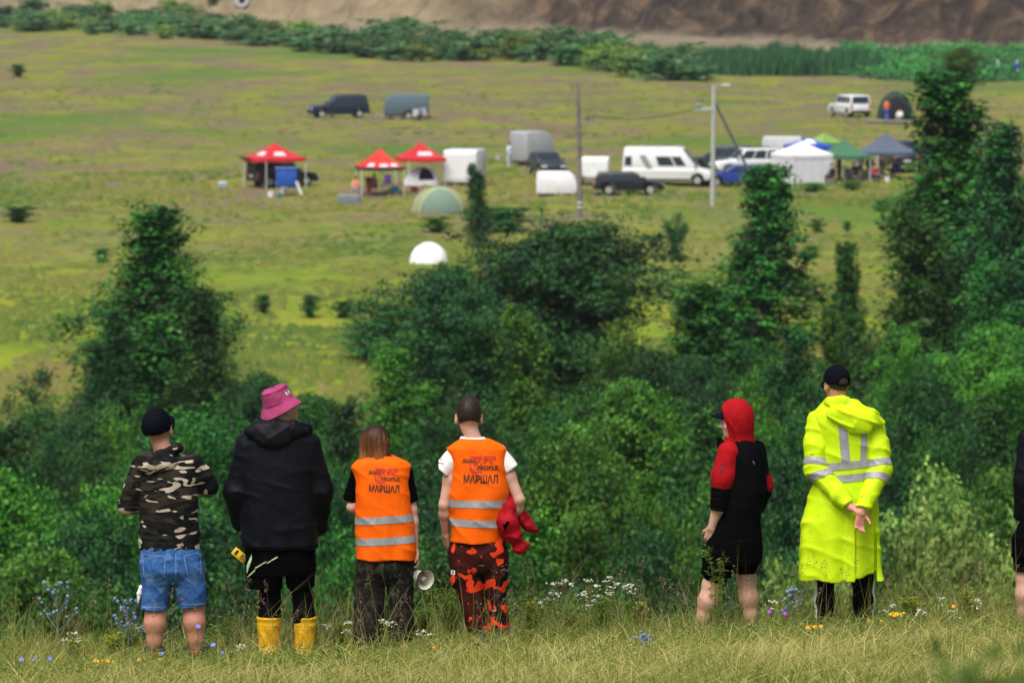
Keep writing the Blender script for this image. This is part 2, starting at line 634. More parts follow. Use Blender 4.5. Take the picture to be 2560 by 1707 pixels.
def tree_kind(key):
    if key not in TREES:
        kind, v = key
        s = 11 + 7 * v + {'birch': 0, 'broad': 100, 'bush': 200, 'willow': 300, 'spruce': 400, 'shrub': 500, 'sapling': 600}[kind]
        if kind == 'birch':
            TREES[key] = make_tree(s, 12, (2.9, 2.2, 3.1)[v % 3], 'birch', (250, 210, 260)[v % 3], 40, 0.10, 0.10, (1, 1, 2)[v % 3])
        elif kind == 'broad':
            TREES[key] = make_tree(s, 10, 3.4, 'broad', 210, 44, 0.115, 0.20)
        elif kind == 'bush':
            TREES[key] = make_tree(s, 8, 3.0, 'shrub', 160, 40, 0.11, 0.03, 3)
        elif kind == 'willow':
            TREES[key] = make_tree(s, 6, 2.6, 'willow', 170, 50, 0.13, 0.03, 4)
        elif kind == 'spruce':
            TREES[key] = make_tree(s, 4.4, 1.0, 'birch', 100, 24, 0.085, 0.05, 1, 6.0)
        elif kind == 'sapling':
            TREES[key] = make_tree(s, 1.6, 0.7, 'broad', 46, 18, 0.085, 0.06, 1, 6.0)
        elif kind == 'shrub':
            TREES[key] = make_tree(s, 3.5, 2.6, 'shrub', 50, 24, 0.22, 0.02, 3, 2.4)
    return TREES[key]


def plant_tree(name, key, label, x, ytop, Y, wpx=None, leafm='birch', bark=None, group=None, cat='tree', rz=None, sink=0.25):
    """Stand a tree at pixel column x, depth Y, tall enough to reach pixel row ytop; wpx = crown width."""
    tr, cr, br = tree_kind(key)
    top = W(x, ytop, Y)
    z0 = gz(top.x, Y) - sink
    if key not in BOUNDS:
        co = np.empty(len(cr.vertices) * 3, np.float32)
        cr.vertices.foreach_get('co', co)
        co = co.reshape(-1, 3)
        BOUNDS[key] = (float(co[:, 2].max()), float(np.ptp(np.percentile(co[:, 0], [1, 99]))))
    hz, w0 = BOUNDS[key]
    s = (top.z - z0) / hz
    o = thing(name, label, cat, (top.x, Y, z0), 0, group)
    o.rotation_euler = (0, 0, rz if rz is not None else (x * 0.37 + Y * 0.61) % 6.28)
    sw = s
    if wpx:
        sw = (wpx * (1.32 if wpx > 130 else 1.1) * Y / FPX) / w0
    o.scale = (sw, sw, s)
    obj('trunk', tr, bark or (BARK_B if key[0] == 'birch' else BARK_D), o)
    obj('branches', br, BARK_D, o)
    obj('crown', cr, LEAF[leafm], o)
    return o


LAND = [(-30, 'the left picture edge'), (110, 'the blue thistle'), (280, 'the second thistle'), (400, 'the camouflage hoodie'),
        (560, 'the gap between hoodie and black jacket'), (715, 'the pink hat'),
        (850, 'the gap between black jacket and girl'), (960, 'the girl in orange'), (1070, 'the gap between both orange vests'),
        (1190, 'the man in orange'), (1330, 'the bundled red jacket'), (1480, 'the white yarrow clump'),
        (1650, 'the gap left of the red hood'), (1840, 'the red hood'), (1970, 'the gap between red hood and raincoat'),
        (2120, 'the yellow raincoat'), (2260, 'the gap right of the raincoat'), (2400, 'the pale willow bushes'),
        (2540, 'the right picture edge')]
USED = {}


def place(x, word):
    """Where in its row a ravine tree stands, told by the nearest landmark."""
    lx, nm = min(LAND, key=lambda l: abs(l[0] - x))
    nm = nm.replace('the gap between ', 'between ').replace('the gap ', '')
    side = 'left of ' if x < lx - 25 else 'right of ' if x > lx + 25 else 'behind '
    if nm.startswith(('between', 'left of', 'right of')):
        side = ('', '')[0]
    k = (side + nm, word)
    USED[k] = USED.get(k, 0) + 1
    return side + nm + (', the next one over' if USED[k] > 1 else '')



# --- trees one can pick out
plant_tree('birch_tree', ('birch', 0), 'tall birch with a pointed crown standing alone at the left of the field', 400, 500, 212, 400, 'birch')
plant_tree('birch_tree', ('birch', 1), 'lower birch leaning on the right side of the tall left birch', 545, 715, 206, 190, 'birch')
plant_tree('birch_tree', ('birch', 2), 'lower birch against the left side of the tall left birch', 275, 760, 205, 200, 'deep')
plant_tree('maple_tree', ('broad', 0), 'largest round dark green tree in the middle of the ravine', 1385, 520, 214, 500, 'deep')
plant_tree('maple_tree', ('broad', 1), 'dark round tree on the left shoulder of the largest round tree', 1120, 660, 208, 330, 'deep')
plant_tree('birch_tree', ('birch', 2), 'yellow-green birch in front of the largest round tree', 1300, 752, 178, 290, 'bright')
plant_tree('birch_tree', ('birch', 1), 'pointed dark birch in front of the blue car', 1862, 408, 216, 330, 'birch')
plant_tree('birch_tree', ('birch', 0), 'wide lower birch at the foot of the pointed dark birch', 1840, 690, 206, 360, 'birch')
plant_tree('birch_tree', ('birch', 1), 'slim young birch standing alone right of the pointed dark birch', 2150, 600, 210, 150, 'birch')
plant_tree('birch_tree', ('birch', 1), 'small slim birch with bare stem below the slim young birch', 2085, 770, 196, 150, 'bright')
plant_tree('birch_tree', ('birch', 2), 'broad light green birch left of the tallest white-stemmed birch', 2290, 510, 205, 380, 'birch')
plant_tree('birch_tree', ('birch', 1), 'tallest birch with white stem at the right edge of the picture', 2445, 175, 226, 420, 'birch')
plant_tree('birch_tree', ('birch', 0), 'tall birch half cut off by the right edge of the picture', 2545, 290, 219, 300, 'deep')
plant_tree('birch_tree', ('birch', 2), 'birch with drooping twigs below the tallest birch', 2480, 640, 200, 270, 'birch')
plant_tree('young_tree', ('spruce', 0), 'small dark tree standing beside the green dome tent', 1200, 405, 304, 66, 'deep', BARK_D, sink=0.05)
plant_tree('field_shrub', ('bush', 0), 'round dark shrub standing alone in the field by the poles', 1690, 528, 297, 60, 'deep', BARK_D, sink=0.05, cat='shrub')
for i, (x, y, yb, w, lb) in enumerate([
        (657, 735, 784, 40, 'small dark sapling on the slope right of the left birch'),
        (775, 735, 794, 48, 'middle one of three small saplings on the left slope'),
        (858, 750, 797, 40, 'right one of three small saplings on the left slope'),
        (2204, 498, 533, 46, 'bright green bush in the field below the grey gazebo'),
        (2042, 545, 580, 38, 'small bright bush in the field below the white gazebo'),
        (2118, 552, 580, 24, 'thin little bush in the field below the green gazebo'),
        (2028, 612, 642, 46, 'small green bush above the slim young birch'),
        (1972, 676, 740, 80, 'low green bush at the right foot of the pointed birch'),
        (45, 160, 194, 34, 'little dark bush alone in the far left field'),
        (1090, 540, 582, 80, 'low bush in front of the green dome tent'),
        (1270, 515, 580, 120, 'low bush right of the small dark tree'),
        (2030, 455, 480, 66, 'low green bush in front of the white gazebo'),
        (2130, 452, 476, 60, 'low green bush in front of the green gazebo'),
        (45, 515, 556, 80, 'low dark bush in the field at the left edge'),
        (255, 620, 652, 40, 'tiny bush in the field left of the tall birch'),
        (940, 800, 900, 150, 'dark bush at the left foot of the round trees')]):
    plant_tree('field_bush', ('sapling', i % 2), lb, x, y, hit(x, yb).y, w, 'bright' if i in (3, 4, 6, 9, 11, 12) else 'deep', BARK_D, sink=0.05, cat='bush')
plant_tree('roadside_tree', ('broad', 1), 'small round tree at the field edge behind the tallest birch', 2400, 116, 500, 95, 'bright', BARK_D)

# --- the wooded ravine, row by row
rows = [  # depth, tops (px, row), row word
    (190, [(50, 905), (165, 985), (650, 905), (790, 975), (1000, 850), (1110, 905), (1500, 790), (1620, 850), (1730, 880), (1975, 800), (2070, 905), (2210, 800), (2345, 850), (2530, 800)], 'farthest'),
    (162, [(10, 1040), (190, 1075), (350, 1000), (520, 985), (700, 1040), (850, 985), (1000, 1010), (1140, 945), (1420, 985), (1590, 935), (1745, 1010), (1900, 890), (2040, 990), (2190, 1005), (2330, 925), (2490, 985)], 'second'),
    (136, [(-10, 1150), (150, 1235), (450, 1075), (610, 1140), (790, 1110), (960, 1145), (1240, 1175), (1540, 1040), (1680, 1130), (1800, 1215), (1960, 1105), (2110, 1165), (2250, 1080), (2410, 1050), (2550, 1120)], 'third'),
    (110, [(60, 1320), (220, 1270), (470, 1265), (650, 1340), (830, 1270), (1010, 1330), (1170, 1300), (1320, 1260), (1530, 1275), (1700, 1330), (1880, 1290), (2060, 1330)], 'nearest'),
]
kinds = [('bush', 0), ('broad', 0), ('birch', 2), ('bush', 1), ('broad', 1)]
tones = ['deep', 'birch', 'bright', 'deep', 'birch', 'deep', 'bright']
for ri, (Y, tops, word) in enumerate(rows):
    for i, (x, y) in enumerate(tops):
        k = kinds[(i * 3 + ri * 2) % 5]
        w = (250, 285, 335, 380)[ri] * (1 + 0.2 * math.sin(i * 2.1 + ri))
        shape = ('bushy', 'round', 'drooping', 'bushy', 'round')[(i * 3 + ri * 2) % 5]
        plant_tree('ravine_tree', k, f'{shape} tree, {word} ravine row, {place(x, word)}',
                   x, y, Y + 5 * math.sin(i * 1.7), w, tones[(i * 5 + ri * 3) % 7], BARK_D, 'trees filling the ravine', sink=0.4)
for i, (x, y, Y, w, lb) in enumerate([
        (2330, 1150, 112, 360, 'pale willow bush with its top right of the yellow raincoat'),
        (2470, 1210, 106, 320, 'pale willow bush near the right edge of the picture'),
        (2225, 1260, 100, 260, 'pale willow bush just right of the raincoat hem'),
        (2390, 1330, 96, 300, 'lower pale willow bush above the bare grass'),
        (1975, 1330, 98, 230, 'pale willow bush between red hood and yellow raincoat'),
        (2560, 1330, 95, 260, 'pale willow bush behind the person cut off at the right')]):
    plant_tree('willow_bush', ('willow', i % 2), lb, x, y, Y, w, 'willow', BARK_D, 'pale willow bushes on the slope', 'bush', sink=0.3)
for i, (x, y, Y, w, lb) in enumerate([
        (330, 1165, 118, 330, 'light green bush at the left behind the camouflage hoodie'),
        (1440, 1070, 120, 300, 'bright green tree right of the red jacket'),
        (1890, 985, 140, 210, 'bright green tree between the red hood and raincoat')]):
    plant_tree('leafy_tree', ('broad', i % 2), lb, x, y, Y, w, 'bright', BARK_D, None, 'tree')

# --- hedge along the far edge of the field
rng = np.random.default_rng(5)
HEDGE = [(-40, 68), (180, 80), (420, 95), (640, 112), (860, 138), (1080, 150), (1300, 152), (1500, 172), (1660, 196), (1760, 198), (2200, 196), (2300, 205), (2600, 210)]
hx = [h[0] for h in HEDGE]
k = 0
hx_list = []
CNT = {}
for x in np.arange(-30, 1760, 27):
    for row in range(3 if x < 560 else 2):
        hx_list.append((x, row, 1.0))
for x, row, sc in hx_list:
    yb = np.interp(x, hx, [h[1] for h in HEDGE])
    yy = yb - (4 + 24 * row) + rng.uniform(-9, 9)
    Y = CAMZ * FPX / (yy + 290)
    xx = x + rng.uniform(-16, 16)
    p = W(xx, yy, Y)
    tr, cr, br = tree_kind(('shrub', k % 3))
    s = rng.uniform(0.45, 1.0) ** 1.3 * sc
    CNT[row] = CNT.get(row, 0) + 1
    nth = '%d%s' % (CNT[row], 'th' if 10 <= CNT[row] % 100 <= 20 else {1: 'st', 2: 'nd', 3: 'rd'}.get(CNT[row] % 10, 'th'))
    lab = f'{nth} shrub from the left in the {("front", "middle", "back")[row]} row of the far hedge'
    o = thing('hedge_shrub', lab, 'shrub', (p.x, Y, gz(p.x, Y) - 0.1), rng.uniform(0, 6.28), 'shrubs of the far hedge')
    o.scale = (s * rng.uniform(1.1, 1.8), s * rng.uniform(1.0, 1.5), s * rng.uniform(0.55, 0.95))
    obj('trunk', tr, BARK_D, o)
    obj('crown', cr, LEAF['hedge'] if rng.uniform() < 0.8 else LEAF['willow'], o)
    k += 1

# --- pale flower heads in the hedge and the reed bed at its right end
def reed_bed():
    r = np.random.default_rng(9)
    n = 8000
    x = np.clip(r.normal(1955, 120, n), 1690, 2230)
    yb = 192 - 10 * np.abs((x - 1960) / 250) ** 2 - r.uniform(0, 26, n)
    Y = CAMZ * FPX / (yb + 290)
    X = (x - 1280) / FPX * Y
    Z = ground_z(X, Y)
    hgt = r.uniform(1.4, 3.7, n) * (0.85 + 0.5 * vnoise(x / 22, 0 * x)) * (1 - 0.75 * np.clip(np.abs((x - 1955) / 280), 0, 1) ** 2.5)
    P = np.stack([X, Y, Z], 1)
    a = r.uniform(0, 6.28, n)
    S = np.stack([np.cos(a), np.sin(a), 0 * a], 1) * 0.09
    ln = np.stack([r.normal(0, 0.12, n), r.normal(0, 0.12, n), np.ones(n)], 1)
    V = np.stack([P - S, P + S, P + ln * (hgt * 0.6)[:, None] + S * 0.9, P + ln * hgt[:, None] + S * 0.2, P + ln * (hgt * 0.6)[:, None] - S * 0.9], 1).reshape(-1, 3)
    i = np.arange(n)[:, None] * 5
    F = np.concatenate([i + np.array([[0, 1, 2, 4]])], 0)
    me = mesh_np('reed_bed', V, np.concatenate([F, i + np.array([[4, 2, 3, 3]])[:, [0, 1, 2, 2]]])[:0] if False else F)
    # tips as a second set of quads folded onto the same points
    bm = bmesh.new()
    bm.from_mesh(me)
    bm.verts.ensure_lookup_table()
    for q in range(n):
        b = bm.verts
        bm.faces.new((b[5 * q + 4], b[5 * q + 2], b[5 * q + 3]))
    bm.to_mesh(me)
    bm.free()
    face_attr(me, 'tone', r.uniform(0, 0.8, len(me.polygons)))
    o = obj('reed_bed', me, LEAF['reed'])
    o['kind'] = 'stuff'
    tag(o, 'dense stand of tall green reeds at the right end of the hedge', 'reeds')


reed_bed()


def weed_bed():
    """Waist-high weeds between the reeds and the right edge, below the bank."""
    r = np.random.default_rng(19)
    n = 15000
    x = r.uniform(2100, 2620, n)
    yb = r.uniform(128, 206, n) - 14 * np.clip((2250 - x) / 150, 0, 1)
    Y = CAMZ * FPX / (yb + 290)
    X = (x - 1280) / FPX * Y
    cl = fbm(X / 4, Y / 7)
    P = np.stack([X, Y, ground_z(X, Y) + r.uniform(0, 1, n) * np.clip(0.6 + 1.5 * cl, 0.1, 1.6)], 1)
    V, F, T = leaves(P, np.tile(np.array([[0, -0.4, 0.9]]), (n, 1)), 0.5, r, 0.6, None, np.clip(0.6 + cl, 0, 1))
    me = mesh_np('weed_bed', V, F)
    face_attr(me, 'tone', T)
    o = obj('weed_bed', me, LEAF['deep'])
    o['kind'] = 'stuff'
    tag(o, 'bright green waist-high weeds below the bank at the top right', 'weeds')


weed_bed()
# ------------------------------------------------------------------ bodies and clothes as smooth solid shapes
def surf_nets(V, lo, h):
    ins = V < 0
    nx, ny, nz = V.shape
    s = np.zeros((nx - 1, ny - 1, nz - 1), np.int8)
    for a in (0, 1):
        for b in (0, 1):
            for c in (0, 1):
                s += ins[a:nx - 1 + a, b:ny - 1 + b, c:nz - 1 + c]
    act = (s > 0) & (s < 8)
    I, J, K = np.nonzero(act)
    idx = np.full(act.shape, -1, np.int32)
    idx[I, J, K] = np.arange(len(I))
    P = np.zeros((len(I), 3), np.float32)
    cnt = np.zeros(len(I), np.float32)
    cs = [(a, b, c) for a in (0, 1) for b in (0, 1) for c in (0, 1)]
    for p in cs:
        for ax in range(3):
            if p[ax]:
                continue
            q = list(p)
            q[ax] = 1
            va = V[I + p[0], J + p[1], K + p[2]]
            vb = V[I + q[0], J + q[1], K + q[2]]
            m = (va < 0) != (vb < 0)
            t = va[m] / (va[m] - vb[m])
            e = np.repeat(np.array([p], np.float32), m.sum(), 0)
            e[:, ax] += t
            P[m] += e
            cnt[m] += 1
    P = P / cnt[:, None] + np.stack([I, J, K], 1)
    P = P * h + np.array(lo, np.float32)
    Q = []
    for ax in range(3):
        b, c = (ax + 1) % 3, (ax + 2) % 3
        sl0, sl1 = [None] * 3, [None] * 3
        sl0[ax], sl1[ax] = slice(0, -1), slice(1, None)
        for k in (b, c):
            sl0[k] = sl1[k] = slice(1, -1)
        A, B = ins[tuple(sl0)], ins[tuple(sl1)]
        loc = np.array(np.nonzero(A != B))
        fl = A[tuple(loc)]
        cell = loc.copy()
        cell[b] += 1
        cell[c] += 1
        ids = []
        for db, dc in ((-1, -1), (0, -1), (0, 0), (-1, 0)):
            q = cell.copy()
            q[b] += db
            q[c] += dc
            ids.append(idx[tuple(q)])
        ids = np.stack(ids, 1)
        ids[~fl] = ids[~fl][:, ::-1]
        Q.append(ids)
    return P, np.concatenate(Q)


def catmull(z, vals, n=60):
    z = np.array(z, float)
    vals = np.array(vals, float)
    o = np.argsort(z)
    z, vals = z[o], vals[o]
    zz = np.linspace(z[0], z[-1], n)
    m = np.gradient(vals, z)
    i = np.clip(np.searchsorted(z, zz) - 1, 0, len(z) - 2)
    hh = z[i + 1] - z[i]
    t = (zz - z[i]) / hh
    return zz, (2 * t**3 - 3 * t**2 + 1) * vals[i] + (t**3 - 2 * t**2 + t) * hh * m[i] + (-2 * t**3 + 3 * t**2) * vals[i + 1] + (t**3 - t**2) * hh * m[i + 1]


class SDF:
    def __init__(s, lo, hi, h):
        s.lo = np.array(lo, float)
        s.h = h
        n = np.ceil((np.array(hi) - s.lo) / h).astype(int) + 1
        s.ax = [(s.lo[k] + h * np.arange(n[k])).astype(np.float32) for k in range(3)]
        s.V = np.full(tuple(n), 0.5, np.float32)

    def reg(s, lo, hi):
        sl, g = [], []
        for k in range(3):
            a = max(0, int(math.floor((lo[k] - s.lo[k]) / s.h)))
            b = min(len(s.ax[k]), int(math.ceil((hi[k] - s.lo[k]) / s.h)) + 1)
            sl.append(slice(a, max(a, b)))
            sh = [1, 1, 1]
            sh[k] = -1
            g.append(s.ax[k][a:max(a, b)].reshape(sh))
        return tuple(sl), g

    def put(s, fn, lo, hi, k=0.02, mode='add'):
        m = max(k, 3 * s.h)
        sl, (x, y, z) = s.reg(np.array(lo) - m, np.array(hi) + m)
        A = s.V[sl]
        if A.size == 0:
            return s
        D = fn(x, y, z).astype(np.float32)
        D = np.broadcast_to(D, A.shape)
        if mode == 'add':
            t = np.clip(0.5 + 0.5 * (A - D) / k, 0, 1)
            s.V[sl] = A * (1 - t) + D * t - k * t * (1 - t)
        else:
            D = -D
            t = np.clip(0.5 - 0.5 * (A - D) / k, 0, 1)
            s.V[sl] = A * (1 - t) + D * t + k * t * (1 - t)
        return s

    def rc(s, a, b, ra, rb, k=0.02, mode='add'):
        a, b = np.array(a, float), np.array(b, float)
        d = b - a
        L2 = max(1e-9, d @ d)

        def fn(x, y, z):
            t = np.clip(((x - a[0]) * d[0] + (y - a[1]) * d[1] + (z - a[2]) * d[2]) / L2, 0, 1)
            return np.sqrt((x - a[0] - t * d[0])**2 + (y - a[1] - t * d[1])**2 + (z - a[2] - t * d[2])**2) - (ra + (rb - ra) * t)
        r = max(ra, rb)
        return s.put(fn, np.minimum(a, b) - r, np.maximum(a, b) + r, k, mode)

    def chain(s, pts, rads, k=0.02):
        for i in range(len(pts) - 1):
            s.rc(pts[i], pts[i + 1], rads[i], rads[i + 1], k)
        return s

    def cyl(s, a, b, ra, rb, k=0.015, flat=1.0, fdir=None):
        """Cone with flat ends."""
        a, b = np.array(a, float), np.array(b, float)
        d = b - a
        L = math.sqrt(d @ d)
        u = d / L

        def fn(x, y, z):
            t = (x - a[0]) * u[0] + (y - a[1]) * u[1] + (z - a[2]) * u[2]
            r = np.sqrt(np.maximum((x - a[0])**2 + (y - a[1])**2 + (z - a[2])**2 - t * t, 0))
            q = np.clip(t / L, 0, 1)
            return np.maximum(r - (ra + (rb - ra) * q), np.maximum(-t, t - L))
        r = max(ra, rb)
        return s.put(fn, np.minimum(a, b) - r, np.maximum(a, b) + r, k)

    def ell(s, c, r, F=None, k=0.02, mode='add', clip=None):
        c, r = np.array(c, float), np.array(r, float)
        F = np.eye(3) if F is None else F      # columns: local axes
        mr = r.max()

        def fn(x, y, z):
            x, y, z = x - c[0], y - c[1], z - c[2]
            q = [(x * F[0, i] + y * F[1, i] + z * F[2, i]) / r[i] for i in range(3)]
            n = np.sqrt(q[0]**2 + q[1]**2 + q[2]**2)
            n2 = np.sqrt((q[0] / r[0])**2 + (q[1] / r[1])**2 + (q[2] / r[2])**2) + 1e-6
            D = n * (n - 1) / n2
            if clip is not None:
                for p, nn in clip:
                    D = np.maximum(D, (x + c[0] - p[0]) * nn[0] + (y + c[1] - p[1]) * nn[1] + (z + c[2] - p[2]) * nn[2])
            return D
        return s.put(fn, c - mr, c + mr, k, mode)

    def stack(s, rows, k=0.02, p=2.4, mode='add', lin=False):
        """rows: (z, cx, cy, rx, ry)"""
        rows = sorted(rows)
        z = [r[0] for r in rows]
        C = [(z, [r[i] for r in rows]) if lin else catmull(z, [r[i] for r in rows]) for i in range(1, 5)]
        z0, z1 = z[0], z[-1]

        def fn(x, y, zz):
            cx, cy, rx, ry = [np.interp(zz.ravel(), C[i][0], C[i][1]).reshape(zz.shape) for i in range(4)]
            q = (np.abs((x - cx) / rx)**p + np.abs((y - cy) / ry)**p)**(1 / p)
            D = (q - 1) * np.minimum(rx, ry)
            return np.maximum(D, np.maximum(z0 - zz, zz - z1))
        lo = [min(r[1] - r[3] for r in rows), min(r[2] - r[4] for r in rows), z0]
        hi = [max(r[1] + r[3] for r in rows), max(r[2] + r[4] for r in rows), z1]
        return s.put(fn, lo, hi, k, mode)

    def disp(s, fn, band=0.03):
        m = np.abs(s.V) < band
        I, J, K = np.nonzero(m)
        s.V[m] += fn(s.ax[0][I], s.ax[1][J], s.ax[2][K]).astype(np.float32)
        return s

    def mesh(s, name):
        V, F = surf_nets(s.V, s.lo, s.h)
        return mesh_np(name, V, F, True)


def wave(x, y, z, d, lam, ph=0.0, warp=0.6, ws=0.12):
    """Creased folds running across direction d: sharp ridges, broad valleys, fading in and out."""
    d = np.array(d, float)
    d /= np.linalg.norm(d)
    w = warp * (np.sin(x * 6.28 / ws * 0.7 + ph) + np.sin(y * 6.28 / ws * 0.6 + z * 9 + 1.7 * ph) + np.sin(z * 6.28 / ws * 0.6 - x * 7 + 2.3 * ph))
    a = (x * d[0] + y * d[1] + z * d[2]) * 3.14 / lam + w + ph
    gate = np.clip(0.5 + 0.9 * np.sin(z * 11 + x * 9 + 2.1 * ph) * np.sin(x * 14 - z * 8 + ph), 0, 1)
    return -((1 - np.abs(np.sin(a)))**2) * gate


def crumple(amp, seed=0.0, lam=0.10):
    """Irregular creases in several directions."""
    def fn(x, y, z):
        return amp * (wave(x, y, z, (1, 0.3, 0.7), lam, 1.1 + seed, 0.5, 0.25) + wave(x, y, z, (-0.9, 0.2, 0.7), lam * 1.4, 2.7 + seed, 0.5, 0.3) + 0.8 * wave(x, y, z, (0.25, 0.4, 1), lam * 1.1, 4.2 + seed, 0.5, 0.3))
    return fn


def frame(yaw=0, pitch=0, roll=0):
    """Columns right, forward, up of a head turned by yaw (left +) and tilted up by pitch."""
    Mx = Matrix.Rotation(R(yaw), 3, 'Z') @ Matrix.Rotation(R(pitch), 3, 'X') @ Matrix.Rotation(R(roll), 3, 'Y')
    return np.array(Mx)


class Pose:
    """Joints of one person, read off in source pixels and turned to metres about the foot point."""
    def __init__(s, x0, y0, Y):
        s.x0, s.y0, s.s, s.Y = x0, y0, FPX / Y, Y
        s.J = {}

    def p(s, x, y, d=0.0):
        return np.array([(x - s.x0) / s.s, d, (s.y0 - y) / s.s])

    def rows(s, rr):
        """(y, x left, x right, depth radius, depth centre) in pixels / metres -> stack rows."""
        out = []
        for y, xl, xr, ry, cy in rr:
            a, b = s.p(xl, y), s.p(xr, y)
            out.append((a[2], (a[0] + b[0]) / 2, cy, (b[0] - a[0]) / 2, ry))
        return out


def add_head(S, c, F, k=1.0, hair=False):
    r, f, u = F[:, 0], F[:, 1], F[:, 2]

    def P(a, b, d):
        return c + (r * a + f * b + u * d) * k
    S.ell(P(0, -0.012, 0.028), np.array([0.073, 0.093, 0.088]) * k, F, 0.02)
    S.ell(P(0, 0.022, -0.045), np.array([0.055, 0.066, 0.072]) * k, F, 0.035)
    S.ell(P(0, 0.058, -0.094), np.array([0.026, 0.024, 0.022]) * k, F, 0.02)
    S.rc(P(-0.032, 0.068, 0.022), P(0.032, 0.068, 0.022), 0.014 * k, 0.014 * k, 0.02)
    for sx in (-1, 1):
        S.ell(P(sx * 0.032, 0.086, 0.0), np.array([0.016, 0.012, 0.011]) * k, F, 0.012, 'sub')
        S.ell(P(sx * 0.040, 0.050, -0.028), np.array([0.022, 0.026, 0.022]) * k, F, 0.02)
    S.rc(P(0, 0.082, 0.012), P(0, 0.105, -0.030), 0.008 * k, 0.012 * k, 0.010)
    for sx in (-1, 1):
        S.ell(P(sx * 0.010, 0.094, -0.034), np.array([0.009, 0.010, 0.008]) * k, F, 0.006)
    S.rc(P(-0.018, 0.078, -0.060), P(0.018, 0.078, -0.060), 0.007 * k, 0.007 * k, 0.006)
    S.rc(P(-0.016, 0.077, -0.071), P(0.016, 0.077, -0.071), 0.008 * k, 0.008 * k, 0.006)
    for sx in (-1, 1):
        S.ell(P(sx * 0.081, -0.006, -0.008), np.array([0.012, 0.021, 0.034]) * k, F @ np.array(Matrix.Rotation(R(-sx * 18), 3, 'Z')), 0.008)
        S.ell(P(sx * 0.090, -0.002, -0.004), np.array([0.006, 0.010, 0.017]) * k, F, 0.006, 'sub')


def add_hand(S, w, d, n, thumb, curl=0.5, k=1.0, spread=0.10, tc=0.35):
    """Hand from the wrist w along d; n = back of the hand; thumb = direction of the thumb side."""
    d = np.array(d, float) / np.linalg.norm(d)
    n = np.array(n, float) - d * (np.array(n, float) @ d)
    n /= np.linalg.norm(n)
    t = np.cross(n, d)
    if t @ np.array(thumb, float) < 0:
        t = -t
    w = np.array(w, float)
    # palm
    for q in (-0.026, -0.009, 0.009, 0.026):
        S.rc(w + t * q * 0.6 + d * 0.01, w + (d * 0.088 + t * q) * k, 0.017 * k, 0.0125 * k, 0.014)
    for i, (q, ln) in enumerate(((0.029, 0.072), (0.010, 0.082), (-0.010, 0.076), (-0.029, 0.058))):
        a = w + (d * 0.088 + t * q) * k
        ang, sp = 0.0, q * spread * 12
        dd = d * math.cos(sp) + t * math.sin(sp)
        for seg, fr in enumerate((0.46, 0.30, 0.24)):
            ang += curl * (0.55 + 0.45 * (seg > 0)) * (1 + 0.08 * i)
            v = dd * math.cos(ang) - n * math.sin(ang)
            b = a + v * ln * fr * k
            S.rc(a, b, (0.0090 - 0.0008 * seg) * k, (0.0083 - 0.0010 * seg) * k, 0.005)
            a = b
    a = w + (d * 0.022 + t * 0.026) * k
    v = d * 0.72 + t * 0.62 - n * tc
    v /= np.linalg.norm(v)
    b = a + v * 0.045 * k
    S.rc(a, b, 0.0135 * k, 0.0105 * k, 0.012)
    v2 = d * 0.9 + t * 0.25 - n * tc * 1.4
    v2 /= np.linalg.norm(v2)
    S.rc(b, b + v2 * 0.034 * k, 0.0102 * k, 0.0080 * k, 0.005)


